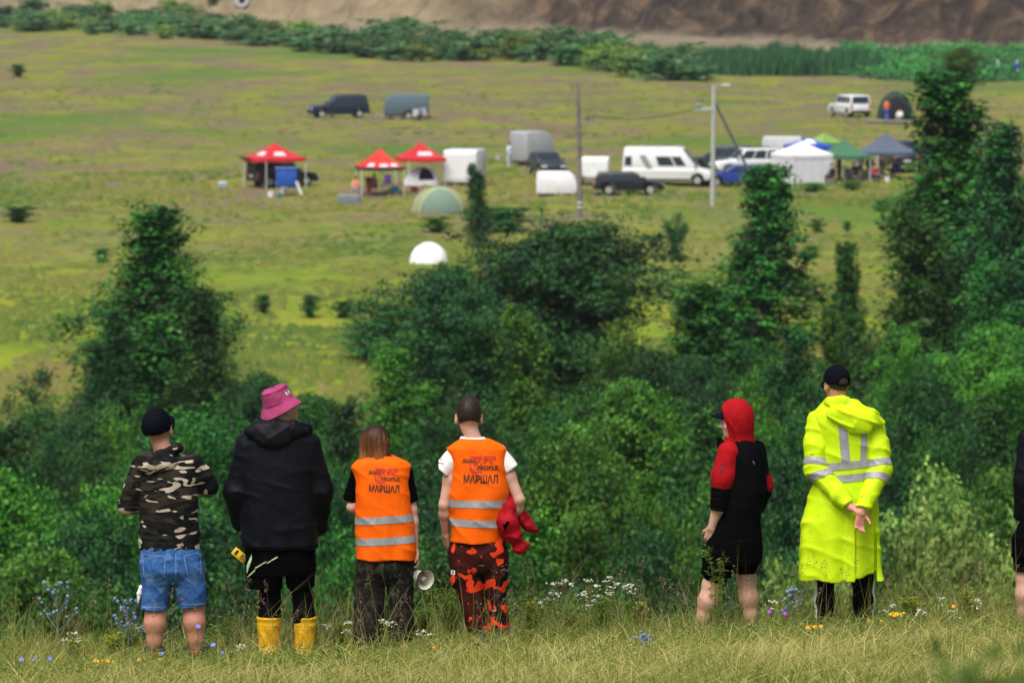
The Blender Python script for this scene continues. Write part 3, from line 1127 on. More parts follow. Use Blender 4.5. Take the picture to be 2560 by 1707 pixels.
def make_body(parent, J, mat, h=0.0065, m=1.0, headk=1.0, curl=0.6, hands=None, legm=1.0):
    """One continuous skin from crown to soles through the joints J."""
    pts = np.array([v for k, v in J.items() if k not in ('F', 'toeL', 'toeR')])
    lo, hi = pts.min(0) - 0.17, pts.max(0) + 0.17
    lo[2] = -0.02
    hi[1] = max(hi[1], J['head'][1] + 0.2)
    lo[1] = min(lo[1], J['head'][1] - 0.2)
    S = SDF(lo, hi, h)
    F = J['F']
    sh = (J['shL'] + J['shR']) / 2
    hp = (J['hipL'] + J['hipR']) / 2
    sx, px = abs(J['shR'][0] - J['shL'][0]) / 2, abs(J['hipR'][0] - J['hipL'][0]) / 2
    S.stack([(hp[2] - 0.06, hp[0], hp[1], px + 0.075, 0.11), (hp[2] + 0.08, hp[0], hp[1], px + 0.085, 0.115), (hp[2] + 0.22, (hp[0] + sh[0]) / 2, (hp[1] + sh[1]) / 2, px + 0.05, 0.10),
             (sh[2] - 0.13, sh[0], sh[1], max(0.11, sx - 0.01), 0.115), (sh[2] - 0.02, sh[0], sh[1], max(0.09, sx - 0.03), 0.085), (sh[2] + 0.04, sh[0], sh[1], 0.07, 0.06)], 0.05, 2.2)
    nb = sh + np.array([0, 0.0, 0.03])
    r, f, u = F[:, 0], F[:, 1], F[:, 2]
    S.rc(nb, J['head'] - u * 0.055 - f * 0.022, 0.062 * m, 0.054 * m, 0.03)
    for s in 'LR':
        out = -1 if s == 'L' else 1
        a, e, w = J['sh' + s], J['el' + s], J['wr' + s]
        S.rc(sh + np.array([0, 0, 0.0]), a, 0.06, 0.055 * m, 0.04)
        S.rc(a, (a + e) / 2, 0.052 * m, 0.048 * m, 0.03)
        S.rc((a + e) / 2, e, 0.048 * m, 0.039 * m, 0.03)
        mid = e + (w - e) * 0.3
        S.rc(e, mid, 0.038 * m, 0.042 * m, 0.02)
        S.rc(mid, w, 0.042 * m, 0.026 * m, 0.02)
        hs = (hands or {}).get(s)
        if hs is None:
            hs = dict(d=(w - e), n=(out, -0.2, 0.2), thumb=(0, 1, 0.2), curl=curl)
        add_hand(S, w, **hs)
        hq, kn, an = J['hip' + s], J['kn' + s], J['an' + s]
        lm = m * legm
        S.rc(hq, hq + (kn - hq) * 0.5, 0.090 * lm, 0.078 * lm, 0.04)
        S.rc(hq + (kn - hq) * 0.5, kn, 0.078 * lm, 0.067 * lm, 0.03)
        cf = kn + (an - kn) * 0.36 + np.array([0, -0.014, 0])
        c2 = kn + (an - kn) * 0.72 + np.array([0, -0.006, 0])
        S.rc(kn, cf, 0.064 * lm, 0.062 * lm, 0.04)
        S.rc(cf, c2, 0.062 * lm, 0.045 * lm, 0.05)
        S.rc(c2, an, 0.045 * lm, 0.033 * lm, 0.04)
        td = np.array(J.get('toe' + s, (0.05 * out, 1, 0)), float)
        td /= np.linalg.norm(td)
        hl = np.array([an[0], an[1], 0.04]) - td * 0.05
        S.rc(an, hl, 0.038 * m, 0.036, 0.02)
        S.rc(hl, hl + td * 0.19 + np.array([0, 0, -0.012]), 0.038, 0.026, 0.03)
    add_head(S, J['head'], F, headk)
    return obj('body', S.mesh('body'), mat, parent)


def box_of(*pts, pad=0.1):
    a = np.array(pts)
    return a.min(0) - pad, a.max(0) + pad


def limb(S, pts, rads, k=0.03):
    S.chain(pts, rads, k)


def cut_strip(src, name, mat, parent, planes, off=0.003, back=None):
    """A strip lying on a garment: the part of its surface between cutting planes, lifted a little."""
    bm = bmesh.new()
    bm.from_mesh(src.data)
    for co, no in planes:
        g = bm.verts[:] + bm.edges[:] + bm.faces[:]
        bmesh.ops.bisect_plane(bm, geom=g, dist=1e-6, plane_co=co, plane_no=no, clear_outer=True)
    if back is not None:
        bmesh.ops.delete(bm, geom=[f for f in bm.faces if not back(f.calc_center_median(), f.normal)], context='FACES')
    bm.normal_update()
    for v in bm.verts:
        v.co += v.normal * off
    me = bpy.data.meshes.new(name)
    bm.to_mesh(me)
    bm.free()
    me.polygons.foreach_set('use_smooth', np.ones(len(me.polygons), bool))
    return obj(name, me, mat, parent)


def band(src, name, mat, parent, c, n, w, off=0.003, back=None):
    c, n = Vector(c), Vector(n).normalized()
    return cut_strip(src, name, mat, parent, [(c + n * w / 2, n), (c - n * w / 2, -n)], off, back)


def text_mesh(txt, size, bold=0.0, sx=1.0, shear=0.0):
    cu = bpy.data.curves.new('lettering', 'FONT')
    cu.body = txt
    cu.size = size
    cu.align_x = 'CENTER'
    cu.align_y = 'CENTER'
    cu.offset = bold
    cu.shear = shear
    cu.resolution_u = 3
    o = bpy.data.objects.new('lettering', cu)
    COL.objects.link(o)
    dg = bpy.context.evaluated_depsgraph_get()
    me = bpy.data.meshes.new_from_object(o.evaluated_get(dg))
    bpy.data.objects.remove(o)
    v = [(p.co.x * sx, p.co.y) for p in me.vertices]
    f = [tuple(p.vertices) for p in me.polygons]
    bpy.data.meshes.remove(me)
    return v, f


def project_print(name, mat, parent, src, v2, f2, c, ux, uz, ray, off=0.003, sub=0.02, start=0.5):
    """Lay flat lettering (v2, f2) on a garment: centre c, axes ux/uz, thrown along ray."""
    ux, uz, ray, c = Vector(ux), Vector(uz), Vector(ray).normalized(), Vector(c)
    bm = bmesh.new()
    vs = [bm.verts.new((x, y, 0)) for x, y in v2]
    for f in f2:
        try:
            bm.faces.new([vs[i] for i in f])
        except ValueError:
            pass
    bmesh.ops.triangulate(bm, faces=bm.faces[:])
    for _ in range(3):
        lo = [e for e in bm.edges if e.calc_length() > sub]
        if not lo:
            break
        bmesh.ops.subdivide_edges(bm, edges=lo, cuts=1)
        bmesh.ops.triangulate(bm, faces=bm.faces[:])
    dp = src.data
    tree = BVHTree.FromPolygons([v.co.copy() for v in dp.vertices], [tuple(p.vertices) for p in dp.polygons])
    bad = []
    for v in bm.verts:
        q = c + ux * v.co.x + uz * v.co.y
        hit = tree.ray_cast(q - ray * start, ray)
        if hit[0] is None:
            bad.append(v)
            v.co = q
        else:
            v.co = hit[0] - ray * off
    if bad:
        bmesh.ops.delete(bm, geom=bad, context='VERTS')
    bm.normal_update()
    me = bpy.data.meshes.new(name)
    bm.to_mesh(me)
    bm.free()
    return obj(name, me, mat, parent)


def bars(segs):
    """Flat strokes: (x0, y0, x1, y1, width) -> verts, faces."""
    v, f = [], []
    for x0, y0, x1, y1, w in segs:
        dx, dy = x1 - x0, y1 - y0
        L = math.hypot(dx, dy)
        nx, ny = -dy / L * w / 2, dx / L * w / 2
        n = len(v)
        k = max(1, int(L / 0.02))
        for i in range(k + 1):
            x, y = x0 + dx * i / k, y0 + dy * i / k
            v += [(x + nx, y + ny), (x - nx, y - ny)]
        f += [(n + 2 * i, n + 2 * i + 1, n + 2 * i + 3, n + 2 * i + 2) for i in range(k)]
    return v, f


def ribbon_hair(name, mat, parent, roots, fn, n, w, rng):
    """Thin strands: fn(i, t) -> point."""
    V, Fc = [], []
    K = 7
    for i in range(n):
        pts = np.array([fn(i, t) for t in np.linspace(0, 1, K)])
        d = np.gradient(pts, axis=0)
        side = np.cross(d, pts - roots)
        side /= np.linalg.norm(side, axis=1)[:, None] + 1e-9
        b = len(V) * 0 + i * K * 2
        for k in range(K):
            ww = w * (1 - 0.75 * k / (K - 1))
            V.append(pts[k] - side[k] * ww)
            V.append(pts[k] + side[k] * ww)
        for k in range(K - 1):
            Fc.append((b + 2 * k, b + 2 * k + 1, b + 2 * k + 3, b + 2 * k + 2))
    me = mesh_np(name, np.array(V), np.array(Fc), True)
    face_attr(me, 'tone', np.repeat(rng.uniform(0, 1, n), K - 1))
    return obj(name, me, mat, parent)


def cap_visor(parent, c, F, mat, r0=0.080, ln=0.07, half=0.085, droop=0.03, k=1.0):
    """Curved peak of a cap in the head frame F at centre c (middle of the front rim)."""
    m = MB()
    nu, nv = 15, 6
    top, bot = [], []
    for j in range(nv):
        q = j / (nv - 1)
        for i in range(nu):
            a = -1 + 2 * i / (nu - 1)
            x = half * a
            y = r0 * math.sqrt(max(0, 1 - (a * 0.97)**2)) + ln * q * (1 - 0.55 * a**4) * math.sqrt(max(0.0, 1.02 - a * a))
            z = -droop * a * a - 0.018 * q * q - 0.004
            p = c + (F[:, 0] * x + F[:, 1] * y + F[:, 2] * z) * k
            top.append(p)
            bot.append(p - F[:, 2] * 0.005)
    n = len(top)
    f = []
    for j in range(nv - 1):
        for i in range(nu - 1):
            a = j * nu + i
            f.append((a, a + 1, a + nu + 1, a + nu))
            f.append((a + n, a + nu + n, a + nu + 1 + n, a + 1 + n))
    for i in range(nu - 1):
        a = (nv - 1) * nu + i
        f.append((a, a + 1, a + 1 + n, a + n))
        f.append((i + 1, i, i + n, i + 1 + n))
    m.add(top + bot, f)
    return m.build('visor', mat, parent, True)


def make_cap(parent, J, mat, k=1.0, back_low=0.0, visor=True, opening=None):
    F, c = J['F'], J['head']
    r, f, u = F[:, 0], F[:, 1], F[:, 2]
    lo, hi = box_of(c, pad=0.19)
    S = SDF(lo, hi, 0.005)
    cc = c + (u * 0.034 - f * 0.008) * k
    n = -u * 1.0 - f * 0.0
    # lower rim: a plane dipping towards the nape
    nn = -u - f * 0.18
    nn = nn / np.linalg.norm(nn)
    S.ell(cc, np.array([0.086, 0.108, 0.098]) * k, F, 0.01, 'add', [(c + u * (0.012 + back_low) * k, nn)])
    if opening is not None:
        S.ell(c + (-f * 0.105 + u * 0.030) * k, np.array([0.042, 0.04, 0.030]) * k, F, 0.006, 'sub')
    S.disp(lambda x, y, z: 0.0012 * np.cos(6 * np.arctan2((x - cc[0]) * r[0] + (y - cc[1]) * r[1] + (z - cc[2]) * r[2], (x - cc[0]) * f[0] + (y - cc[1]) * f[1] + (z - cc[2]) * f[2])))
    cap = obj('cap', S.mesh('cap'), mat, parent)
    mb = MB()
    mb.lathe([(0.0, 0.006), (0.006, 0.005), (0.008, 0.0), (0.006, -0.004)], 10, Vector(cc + u * 0.098 * k), Matrix([list(r), list(f), list(u)]).transposed())
    mb.build('button', mat, cap, True)
    if visor:
        cap_visor(cap, c + (u * 0.026) * k, F, mat, 0.088 * k, 0.068 * k, 0.083 * k)
    return cap
# ------------------------------------------------------------------ people: materials
def skin_mat(name, col):
    t = NT(name)
    v = t.coord()
    n = t.noise(v, 14, 4, 0.6)
    red = tuple(np.array(col) * np.array([1.0, 0.88, 0.85]))
    c = t.ramp(n, [(0.32, red), (0.62, col)])
    n2 = t.noise(v, 90, 2, 0.5)
    c = t.mix(t.ramp(n2, [(0.62, 0.0), (0.72, 0.08)]), c, tuple(np.array(col) * 0.6))
    t.set(Base_Color=c, Roughness=0.5, Specular=0.35)
    t.b.inputs['Subsurface Weight'].default_value = 0.12
    t.b.inputs['Subsurface Radius'].default_value = (0.01, 0.004, 0.002)
    t.bump(n2, 0.12, 0.003)
    return t.m


def cloth_mat(name, col, rough=0.85, spec=0.2, var=0.18, weave=420, wst=0.12, wrinkle=0.35, wscale=9, dirt=None):
    t = NT(name)
    v = t.coord()
    n = t.noise(v, 7, 4, 0.6, 0.6)
    c = t.ramp(n, [(0.3, tuple(np.array(col) * (1 - var))), (0.7, tuple(np.minimum(1, np.array(col) * (1 + var * 0.6))))])
    if dirt:
        d = t.noise(v, 38, 3, 0.5, 0.3)
        d2 = t.noise(v, 5, 2, 0.5)
        sp = t.mix(1.0, t.ramp(d, [(0.66, 0.0), (0.70, 0.8)]), t.ramp(d2, [(0.42, 0.0), (0.6, 1.0)]), 'MULTIPLY')
        c = t.mix(sp, c, dirt)
    t.set(Base_Color=c, Roughness=rough, Specular=spec)
    w = t.noise(t.coord((1, 1, 0.45)), wscale, 4, 0.55, 1.2)
    nd = t.node('ShaderNodeBump', Strength=wrinkle, Distance=0.02)
    t.link(w, nd.inputs['Height'])
    nd2 = t.node('ShaderNodeBump', Strength=wst, Distance=0.002)
    t.link(t.noise(v, weave, 2, 0.5), nd2.inputs['Height'])
    t.link(nd.outputs['Normal'], nd2.inputs['Normal'])
    t.link(nd2.outputs['Normal'], t.b.inputs['Normal'])
    return t.m


def camo_mat(name, scale, base, layers, rough=0.85, seed=0.0, dist=1.2, detail=1.2):
    """Printed blotches: each layer (threshold, colour, noise scale factor) lies over the one before."""
    t = NT(name)
    c = None
    for i, (th, col, sf) in enumerate(layers):
        v = t.coord(scale, loc=(seed + 3.1 * i, 1.7 * i, -2.3 * i + seed))
        n = t.noise(v, sf, detail, 0.45, dist)
        m = t.ramp(n, [(th - 0.004, 0.0), (th + 0.004, 1.0)])
        c = t.mix(m, base if c is None else c, col)
    t.set(Base_Color=c, Roughness=rough, Specular=0.15)
    w = t.noise(t.coord(), 10, 4, 0.55, 1.2)
    t.bump(w, 0.35, 0.02)
    return t.m


SKIN = skin_mat('skin_tanned', (0.56, 0.30, 0.20))
SKIN_P = skin_mat('skin_pale', (0.62, 0.37, 0.28))
SKIN_R = skin_mat('skin_ruddy', (0.52, 0.25, 0.17))
BLACK = cloth_mat('black_cotton', (0.002, 0.002, 0.0023), 0.85, 0.03)
BLACK2 = cloth_mat('black_shell_fabric', (0.0035, 0.0040, 0.0065), 0.55, 0.12, 0.2, 420, 0.08, 0.5, 7)
BLACK3 = cloth_mat('black_sport_fabric', (0.0025, 0.0025, 0.003), 0.8, 0.04)
CAPM = cloth_mat('black_cap_cloth', (0.003, 0.0035, 0.007), 0.8, 0.05, 0.2, 500, 0.25, 0.1)
ORANGE = cloth_mat('fluorescent_orange', (0.90, 0.125, 0.002), 0.75, 0.08, 0.08, 500, 0.06, 0.8, 6)
YELLOW = cloth_mat('fluorescent_yellow', (0.54, 0.76, 0.006), 0.6, 0.14, 0.07, 500, 0.05, 0.4, 5, (0.22, 0.2, 0.03))
SILVER = cloth_mat('reflective_tape', (0.30, 0.30, 0.31), 0.45, 0.5, 0.12, 900, 0.2, 0.6, 12)
WHITE = cloth_mat('white_cotton', (0.74, 0.72, 0.68), 0.85, 0.15, 0.05)
RED = cloth_mat('red_fleece', (0.36, 0.006, 0.011), 0.85, 0.08, 0.2, 420, 0.12, 0.6, 11)
RED2 = cloth_mat('red_soft_shell', (0.36, 0.005, 0.013), 0.75, 0.12, 0.25, 400, 0.1, 0.8, 14)
PINK = cloth_mat('washed_magenta_canvas', (0.36, 0.055, 0.15), 0.9, 0.1, 0.22, 700, 0.4, 0.3, 20)
GREENPRINT = M('pale_green_print', (0.42, 0.55, 0.30), 0.6)
INK = M('black_ink', (0.02, 0.015, 0.015), 0.7)
REDINK = M('red_ink', (0.62, 0.035, 0.02), 0.7)
WHITEINK = M('white_print', (0.8, 0.78, 0.76), 0.7)
GREYINK = M('dark_print', (0.03, 0.006, 0.008), 0.7)
THREAD = M('pale_thread', (0.16, 0.24, 0.36), 0.8)
CAMO1 = camo_mat('dark_camouflage_fleece', (0.62, 0.8, 2.1), (0.009, 0.008, 0.007),
                 [(0.54, (0.030, 0.022, 0.016), 6), (0.60, (0.018, 0.022, 0.014), 7), (0.52, (0.005, 0.005, 0.006), 9), (0.592, (0.46, 0.39, 0.30), 8.5)], 0.85, 0.3, 1.1, 1.7)
CAMO2 = camo_mat('faded_olive_camouflage', (1, 1, 1), (0.016, 0.015, 0.011),
                 [(0.52, (0.034, 0.030, 0.020), 8), (0.60, (0.075, 0.066, 0.045), 10), (0.50, (0.008, 0.008, 0.008), 10)], 0.9, 4.4, 1.8, 2.5)
CAMO3 = camo_mat('red_camouflage', (1, 1, 1.25), (0.028, 0.007, 0.006),
                 [(0.52, (0.006, 0.003, 0.004), 8), (0.50, (0.055, 0.009, 0.006), 7), (0.575, (0.85, 0.055, 0.012), 8)], 0.85, 7.7, 0.8, 1.2)


def denim_mat():
    t = NT('worn_blue_denim')
    v = t.coord()
    n = t.noise(v, 9, 5, 0.6, 0.8)
    c = t.ramp(n, [(0.3, (0.010, 0.045, 0.17)), (0.5, (0.022, 0.095, 0.30)), (0.72, (0.10, 0.22, 0.43))])
    tw = t.noise(t.coord((1, 1, 0.25)), 260, 2, 0.6)
    c = t.mix(t.ramp(tw, [(0.45, 0.0), (0.7, 0.35)]), c, (0.16, 0.26, 0.44))
    t.set(Base_Color=c, Roughness=0.9, Specular=0.1)
    t.bump(t.noise(v, 16, 4, 0.6, 1.5), 0.5, 0.015)
    return t.m


DENIM = denim_mat()


def rubber_mat():
    t = NT('yellow_rubber')
    v = t.coord()
    n = t.noise(v, 11, 4, 0.6, 1.0)
    c = t.ramp(n, [(0.3, (0.62, 0.30, 0.004)), (0.6, (0.80, 0.44, 0.008))])
    d = t.noise(v, 16, 5, 0.7, 1.5)
    c = t.mix(t.ramp(d, [(0.58, 0.0), (0.68, 0.85)]), c, (0.13, 0.06, 0.012))
    t.set(Base_Color=c, Roughness=0.42, Specular=0.45)
    t.bump(n, 0.25, 0.01)
    return t.m


RUBBER = rubber_mat()
LEATHER = M('black_leather', (0.012, 0.011, 0.011), 0.5, 0.4, bump=0.3, bscale=40)
SHOE_RED = M('red_canvas_shoe', (0.5, 0.03, 0.03), 0.8)
SHOE_DARK = M('dark_shoe', (0.02, 0.02, 0.022), 0.7)
HAIR_D = leaf_mat('dark_brown_hair', (0.012, 0.007, 0.005), (0.030, 0.017, 0.012), (0.080, 0.046, 0.030), 0, 0.0)


def ombre_mat():
    t = NT('brown_ombre_hair')
    at = t.node('ShaderNodeAttribute', attribute_name='tone')
    tc = t.n.new('ShaderNodeTexCoord')
    sx = t.n.new('ShaderNodeSeparateXYZ')
    t.link(tc.outputs['Generated'], sx.inputs[0])
    c0 = t.ramp(sx.outputs['Z'], [(0.10, (0.42, 0.17, 0.06)), (0.5, (0.20, 0.075, 0.03)), (0.92, (0.05, 0.022, 0.013))])
    c = t.mix(at.outputs['Fac'], c0, t.mix(1.0, c0, (0.45, 0.42, 0.4), 'MULTIPLY'))
    t.set(Base_Color=c, Roughness=0.5, Specular=0.2)
    return t.m


OMBRE = ombre_mat()
EYEW = M('eye_white', (0.7, 0.68, 0.65), 0.3)
EYED = M('eye_iris', (0.02, 0.015, 0.012), 0.2)


def eyes(person, J, k=1.0, brow=HAIR_D):
    F, c = J['F'], J['head']
    for sx in (-1, 1):
        p = c + (F[:, 0] * sx * 0.032 + F[:, 1] * 0.072 + F[:, 2] * 0.0) * k
        m = MB().lathe([(0.0001, -0.011)] + [(0.011 * math.sin(a), -0.011 * math.cos(a)) for a in np.linspace(0.3, 2.84, 7)] + [(0.0001, 0.011)], 10, Vector(p))
        e = m.build('eye', EYEW, person, True)
        q = p + F[:, 1] * 0.0095 * k
        MB().lathe([(0.0055, 0), (0.004, 0.002), (0.0001, 0.0025)], 10, Vector(q), Matrix([list(F[:, 0]), list(F[:, 2]), list(F[:, 1])]).transposed()).build('iris', EYED, e, True)
        b = [Vector(c + (F[:, 0] * sx * (0.014 + 0.036 * t) + F[:, 1] * (0.084 - 0.012 * t * t) + F[:, 2] * (0.022 + 0.006 * math.sin(t * 2.6))) * k) for t in np.linspace(0, 1, 5)]
        MB().tube(b, [0.003, 0.0045, 0.0045, 0.0035, 0.0015], 6).build('eyebrow', brow, person, True)


def foot_shape(S, an, td, top, rt, k=1.0, low=0.0):
    td = np.array(td, float)
    td /= np.linalg.norm(td)
    hl = np.array([an[0], an[1], 0.05]) - td * 0.045
    S.cyl(np.array([an[0], an[1], 0.06]), np.array([an[0], an[1] - 0.005, top]), 0.058 * k, rt, 0.03)
    S.rc(hl, hl + td * 0.20 + np.array([0, 0, -0.006]), 0.052 * k, 0.044 * k, 0.03)

    def sole(x, y, z):
        return -z + 0.004 + 0 * x + 0 * y
    S.put(lambda x, y, z: z + 0 * x + 0 * y, S.lo, [S.lo[0] + 9, S.lo[1] + 9, 0.0], 0.006, 'sub')


def footwear(person, name, an, td, top, rt, mat, rings=False, k=1.0, wr=0.0):
    lo, hi = box_of(an, an + np.array([0, 0, -an[2]]), pad=0.2)
    lo[2], hi[2] = -0.03, top + 0.03
    hi[1] += 0.12
    S = SDF(lo, hi, 0.006)
    foot_shape(S, an, td, top, rt, k)
    if wr:
        S.disp(crumple(wr, 0.4, 0.07))
    if rings:
        S.disp(lambda x, y, z: -0.0045 * (np.exp(-((z - top + 0.012) / 0.009)**2) + 0.6 * np.exp(-((z - top + 0.055) / 0.006)**2) + 0.5 * np.exp(-((z - top + 0.075) / 0.006)**2)))
    o = obj(name, S.mesh(name), mat, person)
    return o


def sdf_for(pts, pad, h):
    a = np.array(pts)
    return SDF(a.min(0) - pad, a.max(0) + pad, h)


def garment(person, name, mat, P, rows, sleeves=(), h=0.008, fold=None, k=0.03, p=2.3, extra=None, hemclip=True, lin=False):
    rr = P.rows(rows)
    pts = [(r[1] - r[3], r[2] - r[4], r[0]) for r in rr] + [(r[1] + r[3], r[2] + r[4], r[0]) for r in rr]
    for pl, rl in sleeves:
        pts += list(pl)
    S = sdf_for(pts, 0.11, h)
    S.stack(rr, 0.03, p, lin=lin)
    for pl, rl in sleeves:
        S.chain(pl, rl, k)
    if extra:
        extra(S)
    for f in (fold or []):
        S.disp(f)
    if hemclip:
        zc = min(r[0] for r in rr) + 0.004
        S.V = np.maximum(S.V, (zc - S.ax[2]).reshape(1, 1, -1) + 0.004 * np.sin(S.ax[0] * 23).reshape(-1, 1, 1).astype(np.float32))
    return obj(name, S.mesh(name), mat, person)


def strands_cap(person, name, mat, J, n, ln, up, seed, k=1.0, low=-0.02, w=0.0011):
    """Short stubbly hair standing on the skull."""
    r = np.random.default_rng(seed)
    F, c = J['F'], J['head']
    cc = c + (F[:, 2] * 0.028 - F[:, 1] * 0.012) * k
    u = r.normal(0, 1, (n * 3, 3))
    u /= np.linalg.norm(u, axis=1)[:, None]
    u = u[(u[:, 2] > low) & ~((u[:, 1] > 0.55) & (u[:, 2] < 0.55))][:n]
    rad = np.array([0.078, 0.098, 0.092]) * k
    L = (ln + up * np.clip(u[:, 2], 0, 1) ** 2) * r.uniform(0.6, 1.3, len(u))
    jit = r.normal(0, 0.35, (len(u), 3))

    def fn(i, t):
        q = u[i] * rad + (u[i] + jit[i]) * L[i] * t
        return cc + F @ q
    return ribbon_hair(name, mat, person, cc, fn, len(u), w, r)


def skull_hair(person, mat, J, k=1.0, thick=0.012, top=0.012, low=-0.02, seed=1):
    F, c = J['F'], J['head']
    r, f, u = F[:, 0], F[:, 1], F[:, 2]
    S = SDF(c - 0.2, c + 0.2, 0.005)
    S.ell(c + (u * 0.032 - f * 0.014) * k, np.array([0.073 + thick * 0.5, 0.092 + thick * 0.7, 0.090 + top]) * k, F, 0.01, 'add',
          [(c + u * low * k - f * 0.03, -u - f * 0.25), (c + (f * 0.062 + u * 0.05) * k, f * 0.9 - u * 0.35)])
    S.disp(lambda x, y, z: 0.0012 * np.sin(x * 310 + 3 * np.sin(z * 90)) + 0.0012 * np.sin(z * 280 + 3 * np.sin(x * 130)))
    o = obj('hair', S.mesh('hair'), mat, person)
    return o


def person(P, label, z_extra=0.0, **kw):
    w = W(P.x0, P.y0, P.Y)
    o = thing('person', label, 'person', (w.x, P.Y, w.z))
    return o


# ------------------------------------------------------------------ man in camouflage hoodie
def man_camo():
    P = Pose(440, 1668, 38.0)
    p = P.p
    me = person(P, 'man seen from behind in black cap, camouflage hoodie and denim shorts')
    J = dict(head=p(398, 1066, 0.03), F=frame(-14, 12, -3), shL=p(358, 1158), shR=p(482, 1152), elL=p(322, 1258, 0.03), elR=p(522, 1212, 0.06),
             wrL=p(372, 1200, 0.28), wrR=p(458, 1185, 0.30), hipL=p(402, 1392), hipR=p(465, 1392), knL=p(389, 1512, 0.01), knR=p(484, 1508, 0.01),
             anL=p(386, 1632, -0.01), anR=p(492, 1628, -0.01), toeL=(-0.25, 1, 0), toeR=(0.3, 1, 0))
    make_body(me, J, SKIN_R, m=1.06, headk=1.06)
    eyes(me, J)
    skull_hair(me, M('cropped_hair', (0.10, 0.06, 0.045), 0.8), J, 1.0, 0.003, 0.002, -0.055)
    make_cap(me, dict(J, F=frame(-24, 24, -4)), CAPM, 1.13, -0.020)
    rows = [(1128, 372, 446, 0.075, 0.0), (1142, 352, 484, 0.10, 0), (1165, 341, 499, 0.12, 0), (1220, 347, 499, 0.135, 0), (1290, 351, 497, 0.135, 0.0),
            (1335, 350, 500, 0.13, 0), (1372, 351, 502, 0.125, 0)]
    sl = [([J['shL'], (J['shL'] + J['elL']) / 2, J['elL'], J['wrL']], [0.072, 0.070, 0.066, 0.05]), ([J['shR'], (J['shR'] + J['elR']) / 2, J['elR'], J['wrR']], [0.072, 0.070, 0.064, 0.05])]
    hood = garment(me, 'hoodie', CAMO1, P, rows, sl, 0.008,
                   [lambda x, y, z: 0.010 * wave(x, y, z, (0.25, 0.1, 1), 0.12, 0.5, 0.4, 0.4) * np.clip((0.85 + 0.45 - z) / 0.4, 0.2, 1), crumple(0.006, 1.0, 0.11)])
    S = sdf_for([p(330, 1100, -0.2), p(465, 1195, 0.1)], 0.06, 0.007)
    S.ell(p(396, 1150, -0.095), (0.145, 0.055, 0.075), np.array(Matrix.Rotation(R(-6), 3, 'Y')), 0.03)
    S.chain([p(344, 1152, -0.02), p(362, 1134, -0.085), p(400, 1128, -0.10), p(434, 1116, -0.07), p(448, 1112, 0.01), p(440, 1118, 0.07)], [0.030, 0.030, 0.026, 0.026, 0.028, 0.025], 0.03)
    S.disp(crumple(0.006, 2.0, 0.09))
    obj('hood', S.mesh('hood'), CAMO1, hood)
    # shorts
    rr = [(1360, 353, 500, 0.125, 0), (1395, 351, 507, 0.135, -0.005), (1425, 352, 510, 0.132, -0.01), (1450, 362, 502, 0.10, 0.0)]

    def legs(S):
        S.cyl(p(398, 1410), p(386, 1521), 0.112, 0.086, 0.03)
        S.cyl(p(468, 1410), p(483, 1512), 0.112, 0.097, 0.03)
    sh = garment(me, 'denim_shorts', DENIM, P, rr, [([p(398, 1410), p(386, 1505)], [0.05, 0.05]), ([p(468, 1410), p(483, 1500)], [0.05, 0.05])], 0.007,
                 [crumple(0.006, 0.2, 0.10), lambda x, y, z: -0.004 * np.exp(-((z - 0.405) / 0.012)**2)], extra=legs, hemclip=False)
    for pl in ([(359, 1377), (418, 1380), (414, 1432), (385, 1444), (362, 1433), (359, 1377)], [(464, 1380), (503, 1374), (506, 1430), (491, 1440), (474, 1430), (464, 1380)]):
        q = [p(*a) for a in pl]
        v, f = bars([(q[i][0], q[i][2], q[i + 1][0], q[i + 1][2], 0.005) for i in range(len(q) - 1)])
        project_print('pocket_stitching', THREAD, sh, sh, v, f, (0, 0, 0), (1, 0, 0), (0, 0, 1), (0, 1, 0), 0.002)
    v, f = bars([(p(444, 1372)[0], p(444, 1372)[2], p(444, 1440)[0], p(444, 1440)[2], 0.006)])
    project_print('centre_seam', THREAD, sh, sh, v, f, (0, 0, 0), (1, 0, 0), (0, 0, 1), (0, 1, 0), 0.002)
    for an, t in ((p(386, 1516), 0.088), (p(483, 1508), 0.1)):
        v, f = bars([(an[0] - t * 0.9, an[2] + 0.012, an[0] + t * 0.9, an[2] + 0.014, 0.005)])
        project_print('hem_stitching', THREAD, sh, sh, v, f, (0, 0, 0), (1, 0, 0), (0, 0, 1), (0, 1, 0), 0.002)
    S = sdf_for([p(345, 1465), p(352, 1505)], 0.05, 0.006)
    S.chain([p(353, 1462, -0.01), p(349, 1480, -0.01), p(346, 1502, -0.02)], [0.012, 0.016, 0.005], 0.01)
    S.disp(crumple(0.006, 3, 0.03))
    obj('frayed_patch', S.mesh('frayed_patch'), WHITE, sh)
    for an, td in ((J['anL'], (-0.25, 1, 0)), (J['anR'], (0.3, 1, 0))):
        b = footwear(me, 'boot', an, td, 0.135, 0.078, LEATHER, k=1.05, wr=0.006)
        MB().tube([tuple(an + np.array([a, -0.03 - 0.07, 0.012])) for a in (-0.04, 0.0, 0.04)], 0.012, 6).build('heel_trim', M('red_trim', (0.35, 0.02, 0.02), 0.7), b)
    return me, J, P


man_camo()


